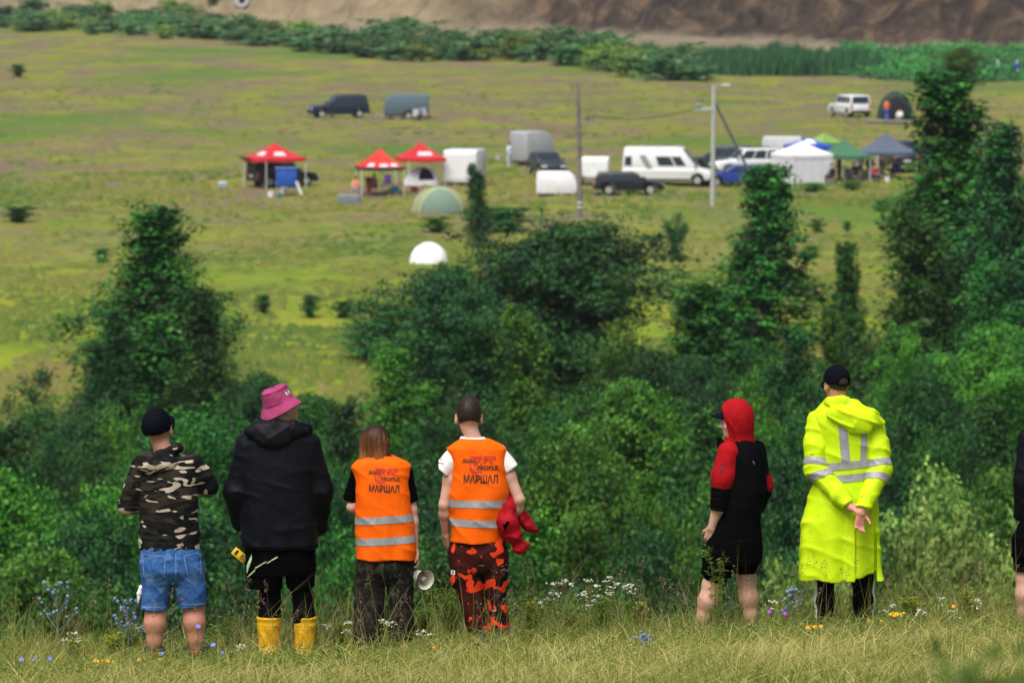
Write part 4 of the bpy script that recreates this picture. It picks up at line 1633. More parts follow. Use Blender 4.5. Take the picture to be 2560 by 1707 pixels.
# ------------------------------------------------------------------ man in black jacket and bucket hat
def man_hat():
    P = Pose(712, 1655, 38.0)
    p = P.p
    me = person(P, 'man in pink bucket hat, loose black jacket and yellow rubber boots')
    J = dict(head=p(709, 1012, 0.03), F=frame(-66, 14, 0), shL=p(622, 1112), shR=p(772, 1110), elL=p(590, 1225, 0.0), elR=p(804, 1220, 0.0),
             wrL=p(600, 1308, 0.12), wrR=p(795, 1318, 0.12), hipL=p(674, 1395), hipR=p(738, 1395), knL=p(676, 1495, 0.01), knR=p(759, 1495, 0.01),
             anL=p(672, 1622, -0.01), anR=p(763, 1622, -0.01), toeL=(-0.2, 1, 0), toeR=(0.2, 1, 0))
    make_body(me, J, SKIN, m=1.08, legm=0.82)
    eyes(me, J)
    skull_hair(me, M('short_brown_hair', (0.07, 0.04, 0.03), 0.8), J, 1.0, 0.002, 0.001, -0.03)
    S = sdf_for([p(690, 1050)], 0.14, 0.006)
    S.stack([(p(0, 1052)[2], p(705, 0)[0], 0.0, 0.078, 0.075), (p(0, 1040)[2], p(700, 0)[0], 0.0, 0.068, 0.068)], 0.01, 2.0)
    obj('shirt_collar', S.mesh('shirt_collar'), WHITE, me)
    # bucket hat
    F, c = J['F'], J['head']
    Ft = frame(-66, 22, 0)
    M3 = Matrix([list(Ft[:, 0]), list(Ft[:, 1]), list(Ft[:, 2])]).transposed()
    hc = c + Ft[:, 2] * 0.050 - Ft[:, 1] * 0.016
    prof = [(0.0005, 0.104), (0.04, 0.105), (0.070, 0.101), (0.083, 0.093), (0.087, 0.084), (0.091, 0.062), (0.095, 0.035), (0.098, 0.012), (0.101, 0.004),
            (0.112, -0.012), (0.126, -0.034), (0.139, -0.052), (0.1405, -0.056), (0.138, -0.057), (0.122, -0.036), (0.104, -0.008), (0.096, 0.002), (0.092, 0.0)]
    m = MB()
    n = 64
    for i, (r, z) in enumerate(prof):
        for kq in range(n):
            a = 2 * math.pi * kq / n
            wob = 1 + 0.02 * math.sin(3 * a + 1 + z * 30) + 0.012 * math.sin(7 * a + z * 60)
            dz = (0.010 * math.sin(2 * a + 0.6) * (r / 0.14)**3 if z < 0.02 else -0.012 * max(0, math.sin(a * 2 + 2.2)) * (z > 0.08))
            v = Vector(hc) + M3 @ Vector((r * wob * 0.95 * math.cos(a), r * wob * 1.06 * math.sin(a), z + dz))
            m.v.append(tuple(v))
    for i in range(len(prof) - 1):
        for kq in range(n):
            a, b = i * n + kq, i * n + (kq + 1) % n
            m.f.append((a, a + n, b + n, b))
    hat = m.build('bucket_hat', PINK, me, True)
    for zz, rr in ((0.006, 0.1005), (0.090, 0.086)):
        mm = MB()
        for kq in range(n + 1):
            pass
        mm.tube([Vector(hc) + M3 @ Vector((rr * 0.955 * math.cos(2 * math.pi * q / 40), rr * 1.065 * math.sin(2 * math.pi * q / 40), zz)) for q in range(41)], 0.0025, 5, False)
        mm.build('hat_seam', cloth_mat('hat_seam_cloth' + str(zz), (0.19, 0.02, 0.07), 0.9, 0.1), hat, True)
    side = Vector(Ft @ np.array([0.62, 0.78, 0.0])).normalized()
    v, f = text_mesh('R', 0.034, 0.0018)
    project_print('hat_letter', WHITEINK, hat, hat, v, f, Vector(hc) + M3 @ Vector((0.075, 0.05, 0.045)), (M3 @ Vector((-0.55, 0.83, 0))), M3 @ Vector((0.05, 0, 1)), -(M3 @ Vector((0.83, 0.55, 0))), 0.002, start=0.3)
    v, f = text_mesh('A', 0.034, 0.0018)
    project_print('hat_letter', WHITEINK, hat, hat, v, f, Vector(hc) + M3 @ Vector((0.058, 0.077, 0.048)), (M3 @ Vector((-0.8, 0.6, 0))), M3 @ Vector((0.05, 0, 1)), -(M3 @ Vector((0.6, 0.8, 0))), 0.002, start=0.3)
    rows = [(1050, 652, 748, 0.085, 0), (1066, 630, 770, 0.11, 0), (1088, 609, 785, 0.13, 0), (1115, 603, 791, 0.145, 0), (1180, 604, 791, 0.16, 0), (1260, 603, 790, 0.165, 0),
            (1330, 604, 795, 0.165, 0), (1366, 605, 797, 0.165, 0)]
    sl = [([J['shL'], J['elL'], J['wrL']], [0.088, 0.080, 0.060]), ([J['shR'], J['elR'], J['wrR']], [0.088, 0.080, 0.062])]

    def fold(x, y, z):
        drape = 0.010 * np.sin(x * 38 + 1.5 * np.sin(z * 5)) * np.clip((1.35 - z) / 0.5, 0, 1) * (y < 0)
        return drape * 0.45 + 0.008 * wave(x, y, z, (0.2, 0.1, 1), 0.14, 2.0, 0.5, 0.4)
    jk = garment(me, 'jacket', BLACK2, P, rows, sl, 0.0085, [fold, crumple(0.0035, 3.0, 0.16)], 0.035, 2.5)
    S = sdf_for([p(606, 1040, -0.2), p(792, 1120, 0.1)], 0.06, 0.0075)
    S.ell(p(690, 1068, -0.10), (0.205, 0.060, 0.070), None, 0.03)
    S.ell(p(686, 1090, -0.14), (0.11, 0.035, 0.05), None, 0.05)
    S.chain([p(622, 1070, 0.0), p(645, 1058, -0.08), p(692, 1052, -0.105), p(738, 1054, -0.09), p(772, 1064, -0.01)], [0.03, 0.033, 0.03, 0.033, 0.034], 0.03)
    S.disp(crumple(0.006, 5.0, 0.09))
    hd = obj('hood', S.mesh('hood'), BLACK2, jk)
    MB().box(p(768, 1064, -0.09), (0.05, 0.03, 0.035)).build('hood_toggle_flap', BLACK2, hd, False, 0.006)
    # a hem seam
    band(jk, 'hem_band', BLACK, jk, (0, 0, p(0, 1358)[2]), (0, 0, 1), 0.012, 0.002)
    rr = [(1350, 613, 791, 0.14, 0), (1400, 615, 789, 0.15, 0), (1430, 616, 788, 0.14, 0)]

    def legs(S):
        S.cyl(p(662, 1405), p(661, 1466), 0.122, 0.120, 0.02)
        S.cyl(p(750, 1405), p(752, 1464), 0.105, 0.092, 0.02)
    sh = garment(me, 'shorts', BLACK, P, rr, [], 0.008, [crumple(0.005, 0.7, 0.12)], extra=legs, hemclip=False)
    for pl in ([(617, 1439), (640, 1415)], [(640, 1411), (668, 1393)], [(670, 1397), (680, 1391)], [(681, 1390), (697, 1381)]):
        a, b = p(*pl[0]), p(*pl[1])
        v, f = bars([(a[0], a[2], b[0], b[2], 0.008)])
        project_print('print_stripe', GREENPRINT, sh, sh, v, f, (0, 0, 0), (1, 0, 0), (0, 0, 1), (0, 1, 0), 0.003)
    q = [p(*a) for a in ((617, 1408), (631, 1376), (632, 1388), (618, 1428))]
    project_print('print_flash', GREENPRINT, sh, sh, [(a[0], a[2]) for a in q], [(0, 1, 2, 3)], (0, 0, 0), (1, 0, 0), (0, 0, 1), (0, 1, 0), 0.003)
    S = sdf_for([J['knL'], J['knR'], p(675, 1420), p(765, 1600)], 0.12, 0.008)
    for s in 'LR':
        kn, an = J['kn' + s], J['an' + s]
        S.chain([J['hip' + s] * 0.75 + kn * 0.25, kn, kn + (an - kn) * 0.3 + np.array([0, -0.02, 0]), kn + (an - kn) * 0.75], [0.085, 0.066, 0.070, 0.056], 0.03)
    S.disp(crumple(0.002, 0.2, 0.06))
    obj('leggings', S.mesh('leggings'), BLACK3, me)
    for an, td, rt in ((J['anL'], (-0.2, 1, 0), 0.080), (J['anR'], (0.2, 1, 0), 0.073)):
        footwear(me, 'rubber_boot', an, td, p(0, 1538)[2], rt, RUBBER, True, 1.12, 0.004)
    # the radio clipped to the left hip
    rc = p(599, 1382, -0.02)
    w = W(P.x0, P.y0, P.Y)
    rad = thing('handheld_radio', 'yellow handheld radio with black antenna hanging at the black jacket', 'radio', (w.x + rc[0], P.Y + rc[1], w.z + rc[2]))
    RM = Matrix.Rotation(R(50), 3, 'Y').inverted() @ Matrix.Rotation(R(8), 3, 'Z')
    yel = M('yellow_plastic', (0.72, 0.47, 0.006), 0.4, 0.5)
    blk = M('black_plastic', (0.012, 0.012, 0.013), 0.45, 0.5)
    MB().box((0, 0, 0), (0.056, 0.032, 0.105), M=RM).build('casing', yel, rad, True, 0.006)
    MB().box(RM @ Vector((0, -0.0165, 0.026)), (0.036, 0.003, 0.018), M=RM).build('screen', blk, rad)
    for r in range(4):
        for cc in range(3):
            MB().box(RM @ Vector((-0.014 + 0.014 * cc, -0.0168, -0.012 - 0.010 * r)), (0.010, 0.004, 0.006), M=RM).build('key', blk, rad)
    MB().box(RM @ Vector((-0.014, -0.0166, 0.006)), (0.008, 0.003, 0.006), M=RM).build('call_button', M('orange_button', (0.6, 0.12, 0.01), 0.5), rad)
    MB().tube([RM @ Vector((-0.016, 0, 0.05)), RM @ Vector((-0.016, 0, 0.085)), RM @ Vector((-0.016, 0, 0.20))], [0.0075, 0.0065, 0.0035], 8).build('antenna', blk, rad, True)
    MB().tube([RM @ Vector((0.014, 0, 0.05)), RM @ Vector((0.014, 0, 0.064))], 0.007, 8).build('knob', blk, rad, True)
    MB().tube([Vector((0.004, 0.0, 0.035)), Vector((0.006, 0.0, 0.12)), Vector((0.012, 0.005, 0.18))], 0.0018, 5).build('cord', blk, rad)


man_hat()


# ------------------------------------------------------------------ the orange vests' print
def vest_print(vest, P, cx, cy, k, lean=0.0):
    c = P.p(cx, cy)
    ux, uz, ray = (1, 0, lean), (-lean, 0, 1), (0, 1, 0)
    px = k / P.s

    def at(x, y):
        return Vector(c) + Vector(ux) * (x * px) + Vector(uz) * (-y * px)
    for t, x, y, wd, hg, mat, nm, bold in (('ROAD', -17, -12.6, 33, 8.5, INK, 'lettering_road', 0.0012), ('PEOPLE', 27.6, 4.4, 52, 8.5, INK, 'lettering_people', 0.0012),
                                           ('FF', 32.5, -16, 31, 16, REDINK, 'lettering_off', 0.0022), ('МАРШАЛ', 10.5, 33, 86, 21, INK, 'lettering_marshal', 0.0012)):
        v, f = text_mesh(t, 0.05, bold, 1.0)
        v = np.array(v)
        lo, hi = v.min(0), v.max(0)
        v = (v - (lo + hi) / 2) / (hi - lo) * np.array([wd * px, hg * px])
        project_print(nm, mat, vest, vest, [tuple(q) for q in v], f, at(x, y), ux, uz, ray, 0.003, 0.012)
    q = lambda a: [(s[0] * px, -s[1] * px, s[2] * px, -s[3] * px, s[4] * px) for s in a]
    v, f = bars(q([(-16.6, -21, 12.5, -21, 5.5), (11, -20, -7, 1, 6), (-16, -5, -15.5, 10, 4.5), (-15.5, 9, -10.5, 14.5, 4.5), (-11.5, 15, 12.5, 15.5, 5), (11, -7, 11, -2, 4)]))
    project_print('logo_mark', REDINK, vest, vest, v, f, at(0, 0), ux, uz, ray, 0.0025, 0.012)
    v, f = bars(q([(-38, -7.5, -2, -7.5, 1.1), (-14, 8.5, 59, 11, 1.1)]))
    project_print('logo_rule', INK, vest, vest, v, f, at(0, 0), ux, uz, ray, 0.0035, 0.012)


# ------------------------------------------------------------------ girl in orange vest
def girl_vest():
    P = Pose(962, 1632, 38.0)
    p = P.p
    me = person(P, 'girl with brown bobbed hair in orange vest and dark camouflage trousers')
    rdir = np.array([0.25, -0.2, -1.0])
    J = dict(head=p(942, 1102, 0.02), F=frame(-30, -4, 0), shL=p(899, 1172), shR=p(1012, 1176), elL=p(880, 1262, 0.0), elR=p(1031, 1268, 0.0),
             wrL=p(912, 1225, 0.24), wrR=p(1038, 1372, 0.02), hipL=p(930, 1400), hipR=p(994, 1400), knL=p(922, 1500, 0.01), knR=p(1000, 1500, 0.01),
             anL=p(912, 1606), anR=p(1010, 1602), toeL=(-0.25, 1, 0), toeR=(0.15, 1, 0))
    make_body(me, J, SKIN_P, m=0.86, legm=0.8, headk=0.93, hands={'R': dict(d=(0.05, 0.12, -1), n=(0.75, 0.65, 0), thumb=(-0.5, -0.8, 0.2), curl=1.05, k=0.92, tc=0.7)})
    eyes(me, J, 0.93)
    # bob of hair
    r = np.random.default_rng(3)
    F, c = J['F'], J['head']
    S = SDF(c - 0.24, c + 0.24, 0.006)
    cc = c + F[:, 2] * 0.024 - F[:, 1] * 0.014
    S.ell(cc, (0.088, 0.104, 0.098), F, 0.02)
    S.rc(c - F[:, 1] * 0.035 - F[:, 0] * 0.03 + F[:, 2] * 0.0, c - F[:, 1] * 0.045 - F[:, 0] * 0.034 - F[:, 2] * 0.10, 0.068, 0.060, 0.03)
    S.rc(c - F[:, 1] * 0.030 + F[:, 0] * 0.03 + F[:, 2] * 0.0, c - F[:, 1] * 0.035 + F[:, 0] * 0.040 - F[:, 2] * 0.10, 0.066, 0.056, 0.03)
    S.put(lambda x, y, z: -((x - c[0]) * F[0, 1] + (y - c[1]) * F[1, 1] + (z - c[2]) * F[2, 1] - 0.042 - 0.5 * np.clip((z - c[2] - 0.04), 0, 1)), c - 0.24, c + 0.24, 0.01, 'sub')
    S.disp(lambda x, y, z: 0.003 * np.sin(np.arctan2(y - c[1], x - c[0]) * 46 + 3 * np.sin(z * 25)) + 0.004 * np.sin(np.arctan2(y - c[1], x - c[0]) * 17 + 2 * np.sin(z * 14)))
    me_h = S.mesh('hair')
    face_attr(me_h, 'tone', r.uniform(0.2, 0.8, len(me_h.polygons)))
    hair = obj('hair', me_h, OMBRE, me)
    n = 420
    az = r.uniform(-2.75, 2.75, n)          # around the back, measured from straight back
    t0 = r.uniform(0.15, 1.2, n)
    fl = r.normal(0, 0.010, n)
    ln = r.uniform(0.85, 1.12, n)

    def fn(i, t):
        a = az[i]
        th = t0[i] + t * 1.5
        if th < 1.57:
            q = np.array([0.092 * math.sin(th) * math.sin(a), -0.108 * math.sin(th) * math.cos(a), 0.102 * math.cos(th)])
        else:
            d = (th - 1.57) * 0.145 * ln[i]
            out = 1 + 0.05 * math.sin(d * 20) + (0.35 * max(0, math.sin(a)) if d > 0.1 else 0)
            q = np.array([0.092 * math.sin(a) * out * (1 - 0.2 * d / 0.15), -0.108 * math.cos(a) * (1 - 0.22 * d / 0.15), -d])
        q = q * (1 + fl[i])
        return cc + F @ q
    ribbon_hair('hair_strands', OMBRE, hair, cc, fn, n, 0.0028, r)
    m = MB()
    for q in range(14):
        a = p(962 + q * 0.7, 1118 + q * 0.4, -0.03 - 0.004 * q)
        m.tube([a, p(972 + q, 1134, -0.04), p(985 + q * 0.9, 1140 - q * 0.2, -0.04), p(992 + q * 0.6, 1139 - q * 0.4, -0.035)], [0.004, 0.004, 0.003, 0.001], 4, False)
    mm = m.mesh('flicked_lock', True)
    face_attr(mm, 'tone', np.full(len(mm.polygons), 0.3))
    obj('flicked_lock', mm, OMBRE, hair)
    # black t-shirt
    ts = garment(me, 't_shirt', BLACK, P, [(1140, 915, 985, 0.06, 0), (1160, 890, 1020, 0.085, 0), (1220, 897, 1016, 0.105, 0), (1320, 900, 1024, 0.105, 0), (1370, 900, 1026, 0.105, 0)], [], 0.008,
                 [crumple(0.003, 0.3)], extra=lambda S: (S.cyl(p(904, 1166), p(877, 1248, 0.015), 0.06, 0.056, 0.02), S.cyl(p(1008, 1170), p(1030, 1250), 0.058, 0.050, 0.02)))
    S = sdf_for([p(955, 1140)], 0.13, 0.006)
    S.stack([(p(0, 1140)[2], p(952, 0)[0], 0.0, 0.062, 0.058), (p(0, 1131)[2], p(950, 0)[0], 0.0, 0.052, 0.052)], 0.01, 2.0)
    obj('shirt_collar', S.mesh('shirt_collar'), WHITE, ts)
    rows = [(1132, 915, 984, 0.075, 0), (1140, 900, 1002, 0.095, 0), (1148, 888, 1018, 0.11, 0), (1158, 880, 1029, 0.118, 0), (1200, 888, 1025, 0.135, 0), (1250, 888, 1029, 0.14, 0), (1300, 887, 1035, 0.142, 0),
            (1350, 889, 1041, 0.145, 0), (1394, 888, 1041, 0.15, 0)]
    vest = garment(me, 'safety_vest', ORANGE, P, rows, [], 0.007,
                   [lambda x, y, z: 0.007 * np.sin(x * 30 + 1.2 + 1.4 * np.sin(z * 6)) * np.clip((1.2 - z) / 0.5, 0, 1) + 0.006 * wave(x, y, z, (0.5, 0.1, 1), 0.13, 1.0, 0.5, 0.4) - 0.008 * np.exp(-((x - 0.02) / 0.025)**2) * (y < 0) * np.clip((1.15 - z) / 0.3, 0, 1)], p=2.7, lin=True)
    for y in (1290, 1343):
        band(vest, 'reflective_strip', SILVER, vest, tuple(p(964, y)), (-0.06, 0, 1), 0.050, 0.003)
    vest_print(vest, P, 954, 1181, 0.88, -0.035)
    rr = [(1380, 892, 1034, 0.125, 0), (1415, 890, 1036, 0.130, 0), (1440, 896, 1030, 0.105, 0), (1462, 915, 1010, 0.06, 0)]

    def legs(S):
        S.cyl(p(927, 1420), p(921, 1608), 0.100, 0.103, 0.008)
        S.cyl(p(1000, 1420), p(1003, 1604), 0.092, 0.087, 0.008)
    garment(me, 'trousers', CAMO2, P, rr, [([p(928, 1440), p(922, 1590)], [0.05, 0.05]), ([p(998, 1440), p(1001, 1590)], [0.05, 0.05])], 0.008,
            [lambda x, y, z: 0.008 * np.sin(x * 42 + 1.5 * np.sin(z * 6)) * np.clip((0.55 - z) / 0.4, 0, 1) + 0.006 * wave(x, y, z, (0.3, 0.2, 1), 0.13, 3.0, 0.6, 0.2)], extra=legs, hemclip=False)
    for an, td in ((J['anL'], (-0.25, 1, 0)), (J['anR'], (0.15, 1, 0))):
        footwear(me, 'shoe', an, td, 0.085, 0.055, SHOE_RED, k=0.9)
    # megaphone in the right hand
    w = W(P.x0, P.y0, P.Y)
    b = p(1066, 1443, -0.06)
    mg = thing('megaphone', 'white megaphone with dark rim held by the girl in the orange vest', 'megaphone', (w.x + b[0], P.Y + b[1], w.z + b[2]))
    axd = Vector((0.60, -0.78, -0.14)).normalized()
    q = axd.to_track_quat('Z', 'Y').to_matrix()
    cream = M('cream_plastic', (0.66, 0.64, 0.50), 0.45, 0.45)
    dark = M('black_rubber_rim', (0.012, 0.012, 0.015), 0.6)
    MB().lathe([(0.074, 0.0), (0.066, -0.012), (0.056, -0.032), (0.048, -0.06), (0.042, -0.10), (0.040, -0.13), (0.038, -0.132), (0.038, -0.10), (0.044, -0.06), (0.052, -0.032), (0.062, -0.012), (0.071, 0.0)], 36, (0, 0, 0), q).build('horn', cream, mg, True)
    m = MB()
    m.tube([q @ Vector((0.074 * math.cos(a), 0.074 * math.sin(a), 0.0)) for a in np.linspace(0, 2 * math.pi, 37)], 0.0042, 8, False)
    m.build('rim', dark, mg, True)
    MB().lathe([(0.0001, -0.006), (0.014, -0.008), (0.016, -0.014), (0.019, -0.06), (0.022, -0.10), (0.038, -0.125)], 20, (0, 0, 0), q).build('inner_horn', cream, mg, True)
    MB().lathe([(0.0001, -0.0045), (0.010, -0.0048), (0.0105, -0.007)], 16, (0, 0, 0), q).build('horn_tip', M('grey_plastic', (0.3, 0.3, 0.3), 0.5), mg, True)
    MB().lathe([(0.040, -0.128), (0.043, -0.132), (0.043, -0.165), (0.036, -0.175), (0.0001, -0.177)], 24, (0, 0, 0), q).build('housing', cream, mg, True)
    hb = Vector(p(1040, 1392, 0.0)) - Vector(b)
    top = q @ Vector((0, 0, -0.13))
    MB().tube([top, top * 0.4 + hb * 0.6, hb, hb + Vector((0.004, 0.01, 0.035))], [0.015, 0.016, 0.016, 0.014], 10).build('pistol_grip', M('black_plastic', (0.012, 0.012, 0.013), 0.45, 0.5), mg, True)
    MB().tube([hb + Vector((0, 0, 0.03)), hb + Vector((0.05, 0, -0.01)), q @ Vector((0.03, 0.05, -0.05)), q @ Vector((0.0, 0.06, -0.03))], 0.0022, 5).build('wrist_strap', M('black_plastic', (0.012, 0.012, 0.013), 0.45, 0.5), mg, True)


girl_vest()


# ------------------------------------------------------------------ man in orange vest
def man_vest():
    P = Pose(1215, 1622, 38.3)
    p = P.p
    me = person(P, 'dark-haired man in orange vest over white t-shirt and red camouflage trousers')
    J = dict(head=p(1172, 1038, 0.03), F=frame(4, -4, 0), shL=p(1138, 1126), shR=p(1247, 1124), elL=p(1110, 1256, -0.03), elR=p(1299, 1242, -0.03),
             wrL=p(1113, 1334, 0.05), wrR=p(1284, 1322, 0.10), hipL=p(1170, 1385), hipR=p(1230, 1385), knL=p(1180, 1482, 0.02), knR=p(1238, 1482, 0.02),
             anL=p(1198, 1588), anR=p(1250, 1586), toeL=(-0.2, 1, 0), toeR=(0.25, 1, 0))
    make_body(me, J, SKIN_P, m=0.92, legm=0.66, headk=1.06, hands={'L': dict(d=(0.12, 0.35, -1), n=(-0.8, -0.5, 0), thumb=(0.2, 1, 0), curl=0.5, tc=0.1), 'R': dict(d=(-0.5, 0.6, -0.5), n=(0.5, -0.3, 0.6), thumb=(0, 1, 0.5), curl=0.9)})
    eyes(me, J, 1.06)
    skull_hair(me, HAIR_D, J, 1.06, 0.010, 0.016, -0.035)
    hm = [o for o in me.children if o.name.startswith('hair')][0]
    face_attr(hm.data, 'tone', np.random.default_rng(1).uniform(0, 0.7, len(hm.data.polygons)))
    strands_cap(me, 'hair_tufts', HAIR_D, J, 1400, 0.007, 0.020, 4, 1.06, -0.25)
    for o in me.children:
        if o.name.startswith('hair_tufts'):
            o.parent = hm
    ts = garment(me, 't_shirt', WHITE, P, [(1086, 1152, 1212, 0.060, 0.0), (1098, 1148, 1225, 0.070, 0), (1125, 1136, 1252, 0.09, 0), (1200, 1138, 1250, 0.11, 0), (1300, 1140, 1254, 0.11, 0), (1353, 1138, 1257, 0.118, 0)], [], 0.008,
                 [crumple(0.004, 0.3, 0.09)], extra=lambda S: (S.cyl(p(1144, 1124), p(1105, 1173, -0.015), 0.062, 0.070, 0.03), S.cyl(p(1243, 1124), p(1278, 1169, -0.015), 0.058, 0.063, 0.03)))
    v, f = text_mesh('FF', 0.022, 0.0006, 1.1)
    project_print('sleeve_print', REDINK, ts, ts, v, f, p(1101, 1141), (1, 0, -0.1), (0.1, 0, 1), (0, 1, 0), 0.002, 0.01)
    v, f = bars([(-0.016, 0.012, -0.004, 0.014, 0.005), (-0.004, 0.014, -0.018, -0.008, 0.005), (-0.018, -0.008, -0.014, -0.020, 0.005), (-0.014, -0.020, 0.0, -0.022, 0.005)])
    project_print('sleeve_print', REDINK, ts, ts, v, f, p(1096, 1143), (1, 0, -0.1), (0.1, 0, 1), (0, 1, 0), 0.002, 0.01)
    v, f = text_mesh('PEOPLE', 0.011, 0.0003, 1.1)
    project_print('sleeve_print', INK, ts, ts, v, f, p(1102, 1149), (1, 0, -0.2), (0.2, 0, 1), (0, 1, 0), 0.002, 0.01)
    rows = [(1089, 1152, 1222, 0.078, 0), (1095, 1143, 1236, 0.094, 0), (1103, 1130, 1252, 0.108, 0), (1113, 1118, 1266, 0.118, 0), (1140, 1124, 1266, 0.125, 0), (1180, 1129, 1267, 0.132, 0), (1225, 1125, 1277, 0.14, 0),
            (1262, 1124, 1270, 0.145, 0), (1305, 1126, 1256, 0.142, 0), (1351, 1124, 1250, 0.148, 0)]
    vest = garment(me, 'safety_vest', ORANGE, P, rows, [], 0.007,
                   [lambda x, y, z: 0.006 * np.sin(x * 26 - z * 8 + 1.2 * np.sin(z * 9)) * np.clip((1.45 - z) / 0.5, 0.15, 1) + 0.008 * wave(x, y, z, (0.7, 0.1, 1), 0.13, 2.0, 0.5, 0.4)], p=2.7, lin=True)
    band(vest, 'reflective_strip', SILVER, vest, tuple(p(1197, 1250)), (0.0, 0, 1), 0.050, 0.003)
    band(vest, 'reflective_strip', SILVER, vest, tuple(p(1190, 1299)), (0.04, 0, 1), 0.050, 0.003)
    vest_print(vest, P, 1192, 1153, 1.0, -0.01)
    rr = [(1338, 1128, 1258, 0.122, 0), (1380, 1120, 1270, 0.128, 0), (1405, 1126, 1264, 0.11, 0), (1430, 1150, 1250, 0.07, 0)]

    def legs(S):
        S.chain([p(1164, 1405), p(1176, 1480, 0.01), p(1190, 1560)], [0.110, 0.086, 0.066], 0.008)
        S.cyl(p(1188, 1540), p(1196, 1580), 0.070, 0.068, 0.008)
        S.chain([p(1236, 1405), p(1240, 1480, 0.02), p(1249, 1560, 0.02)], [0.098, 0.072, 0.060], 0.008)
        S.cyl(p(1248, 1540, 0.02), p(1251, 1578, 0.02), 0.062, 0.060, 0.008)
        S.ell(p(1136, 1440, -0.02), (0.03, 0.06, 0.075), None, 0.02)
    tr = garment(me, 'trousers', CAMO3, P, rr, [([p(1164, 1420), p(1190, 1560)], [0.05, 0.05]), ([p(1236, 1420), p(1246, 1560)], [0.05, 0.05])], 0.008,
                 [lambda x, y, z: 0.008 * wave(x, y, z, (0.4, 0.2, 1), 0.12, 3.0, 0.8, 0.2), crumple(0.004, 2.2, 0.08)], extra=legs, hemclip=False)
    q = p(1132, 1424)
    project_print('label_patch', WHITEINK, tr, tr, [(-0.014, -0.014), (0.014, -0.014), (0.014, 0.014), (-0.014, 0.014)], [(0, 1, 2, 3)], q, (1, 0, 0), (0, 0, 1), (0, 1, 0), 0.004, 0.01)
    v, f = bars([(-0.008, -0.004, 0.008, -0.004, 0.008), (-0.005, 0.006, 0.006, 0.006, 0.006)])
    project_print('label_print', INK, tr, tr, v, f, q, (1, 0, 0), (0, 0, 1), (0, 1, 0), 0.006, 0.01)
    for an, td in ((J['anL'], (-0.2, 1, 0)), (J['anR'], (0.25, 1, 0))):
        footwear(me, 'boot', an, td, 0.15, 0.060, LEATHER, k=1.0, wr=0.004)
    # red jacket bundled under the right arm
    w = W(P.x0, P.y0, P.Y)
    b = p(1285, 1362)
    jr = thing('folded_jacket', 'bundled red jacket tucked under the arm beside the orange vest', 'jacket', (w.x + b[0], P.Y, w.z + b[2]))
    S = sdf_for([p(1245, 1215, -0.1) - b, p(1350, 1385, 0.15) - b], 0.06, 0.007)
    d = lambda *a: p(*a) - b
    S.chain([d(1281, 1228, 0.04), d(1268, 1262, -0.03), d(1268, 1300, -0.08), d(1284, 1330, -0.07), d(1294, 1352, -0.05)], [0.03, 0.055, 0.068, 0.050, 0.036], 0.03)
    S.chain([d(1292, 1345, -0.05), d(1300, 1362, -0.05), d(1318, 1356, -0.04)], [0.036, 0.040, 0.02], 0.02)
    S.ell(d(1262, 1272, -0.085), (0.052, 0.03, 0.062), None, 0.02)
    jb = obj('jacket_bundle', S.disp(crumple(0.013, 1.0, 0.075)).mesh('jacket_bundle'), RED2, jr)
    S = sdf_for([d(1280, 1260, -0.02), d(1350, 1335, 0.15)], 0.06, 0.007)
    S.chain([d(1292, 1258, 0.02), d(1304, 1288, 0.05), d(1322, 1312, 0.05), d(1338, 1322, 0.06)], [0.03, 0.042, 0.034, 0.016], 0.02)
    S.put(lambda x, y, z: 0.006 - np.abs((z - d(1322, 1316)[2]) + 0.45 * (x - d(1322, 1316)[0])) + 0 * y, d(1315, 1300, -0.1), d(1350, 1335, 0.2), 0.006, 'add') if False else None
    obj('jacket_sleeve', S.disp(crumple(0.013, 2.0, 0.07)).mesh('jacket_sleeve'), RED2, jb)


man_vest()


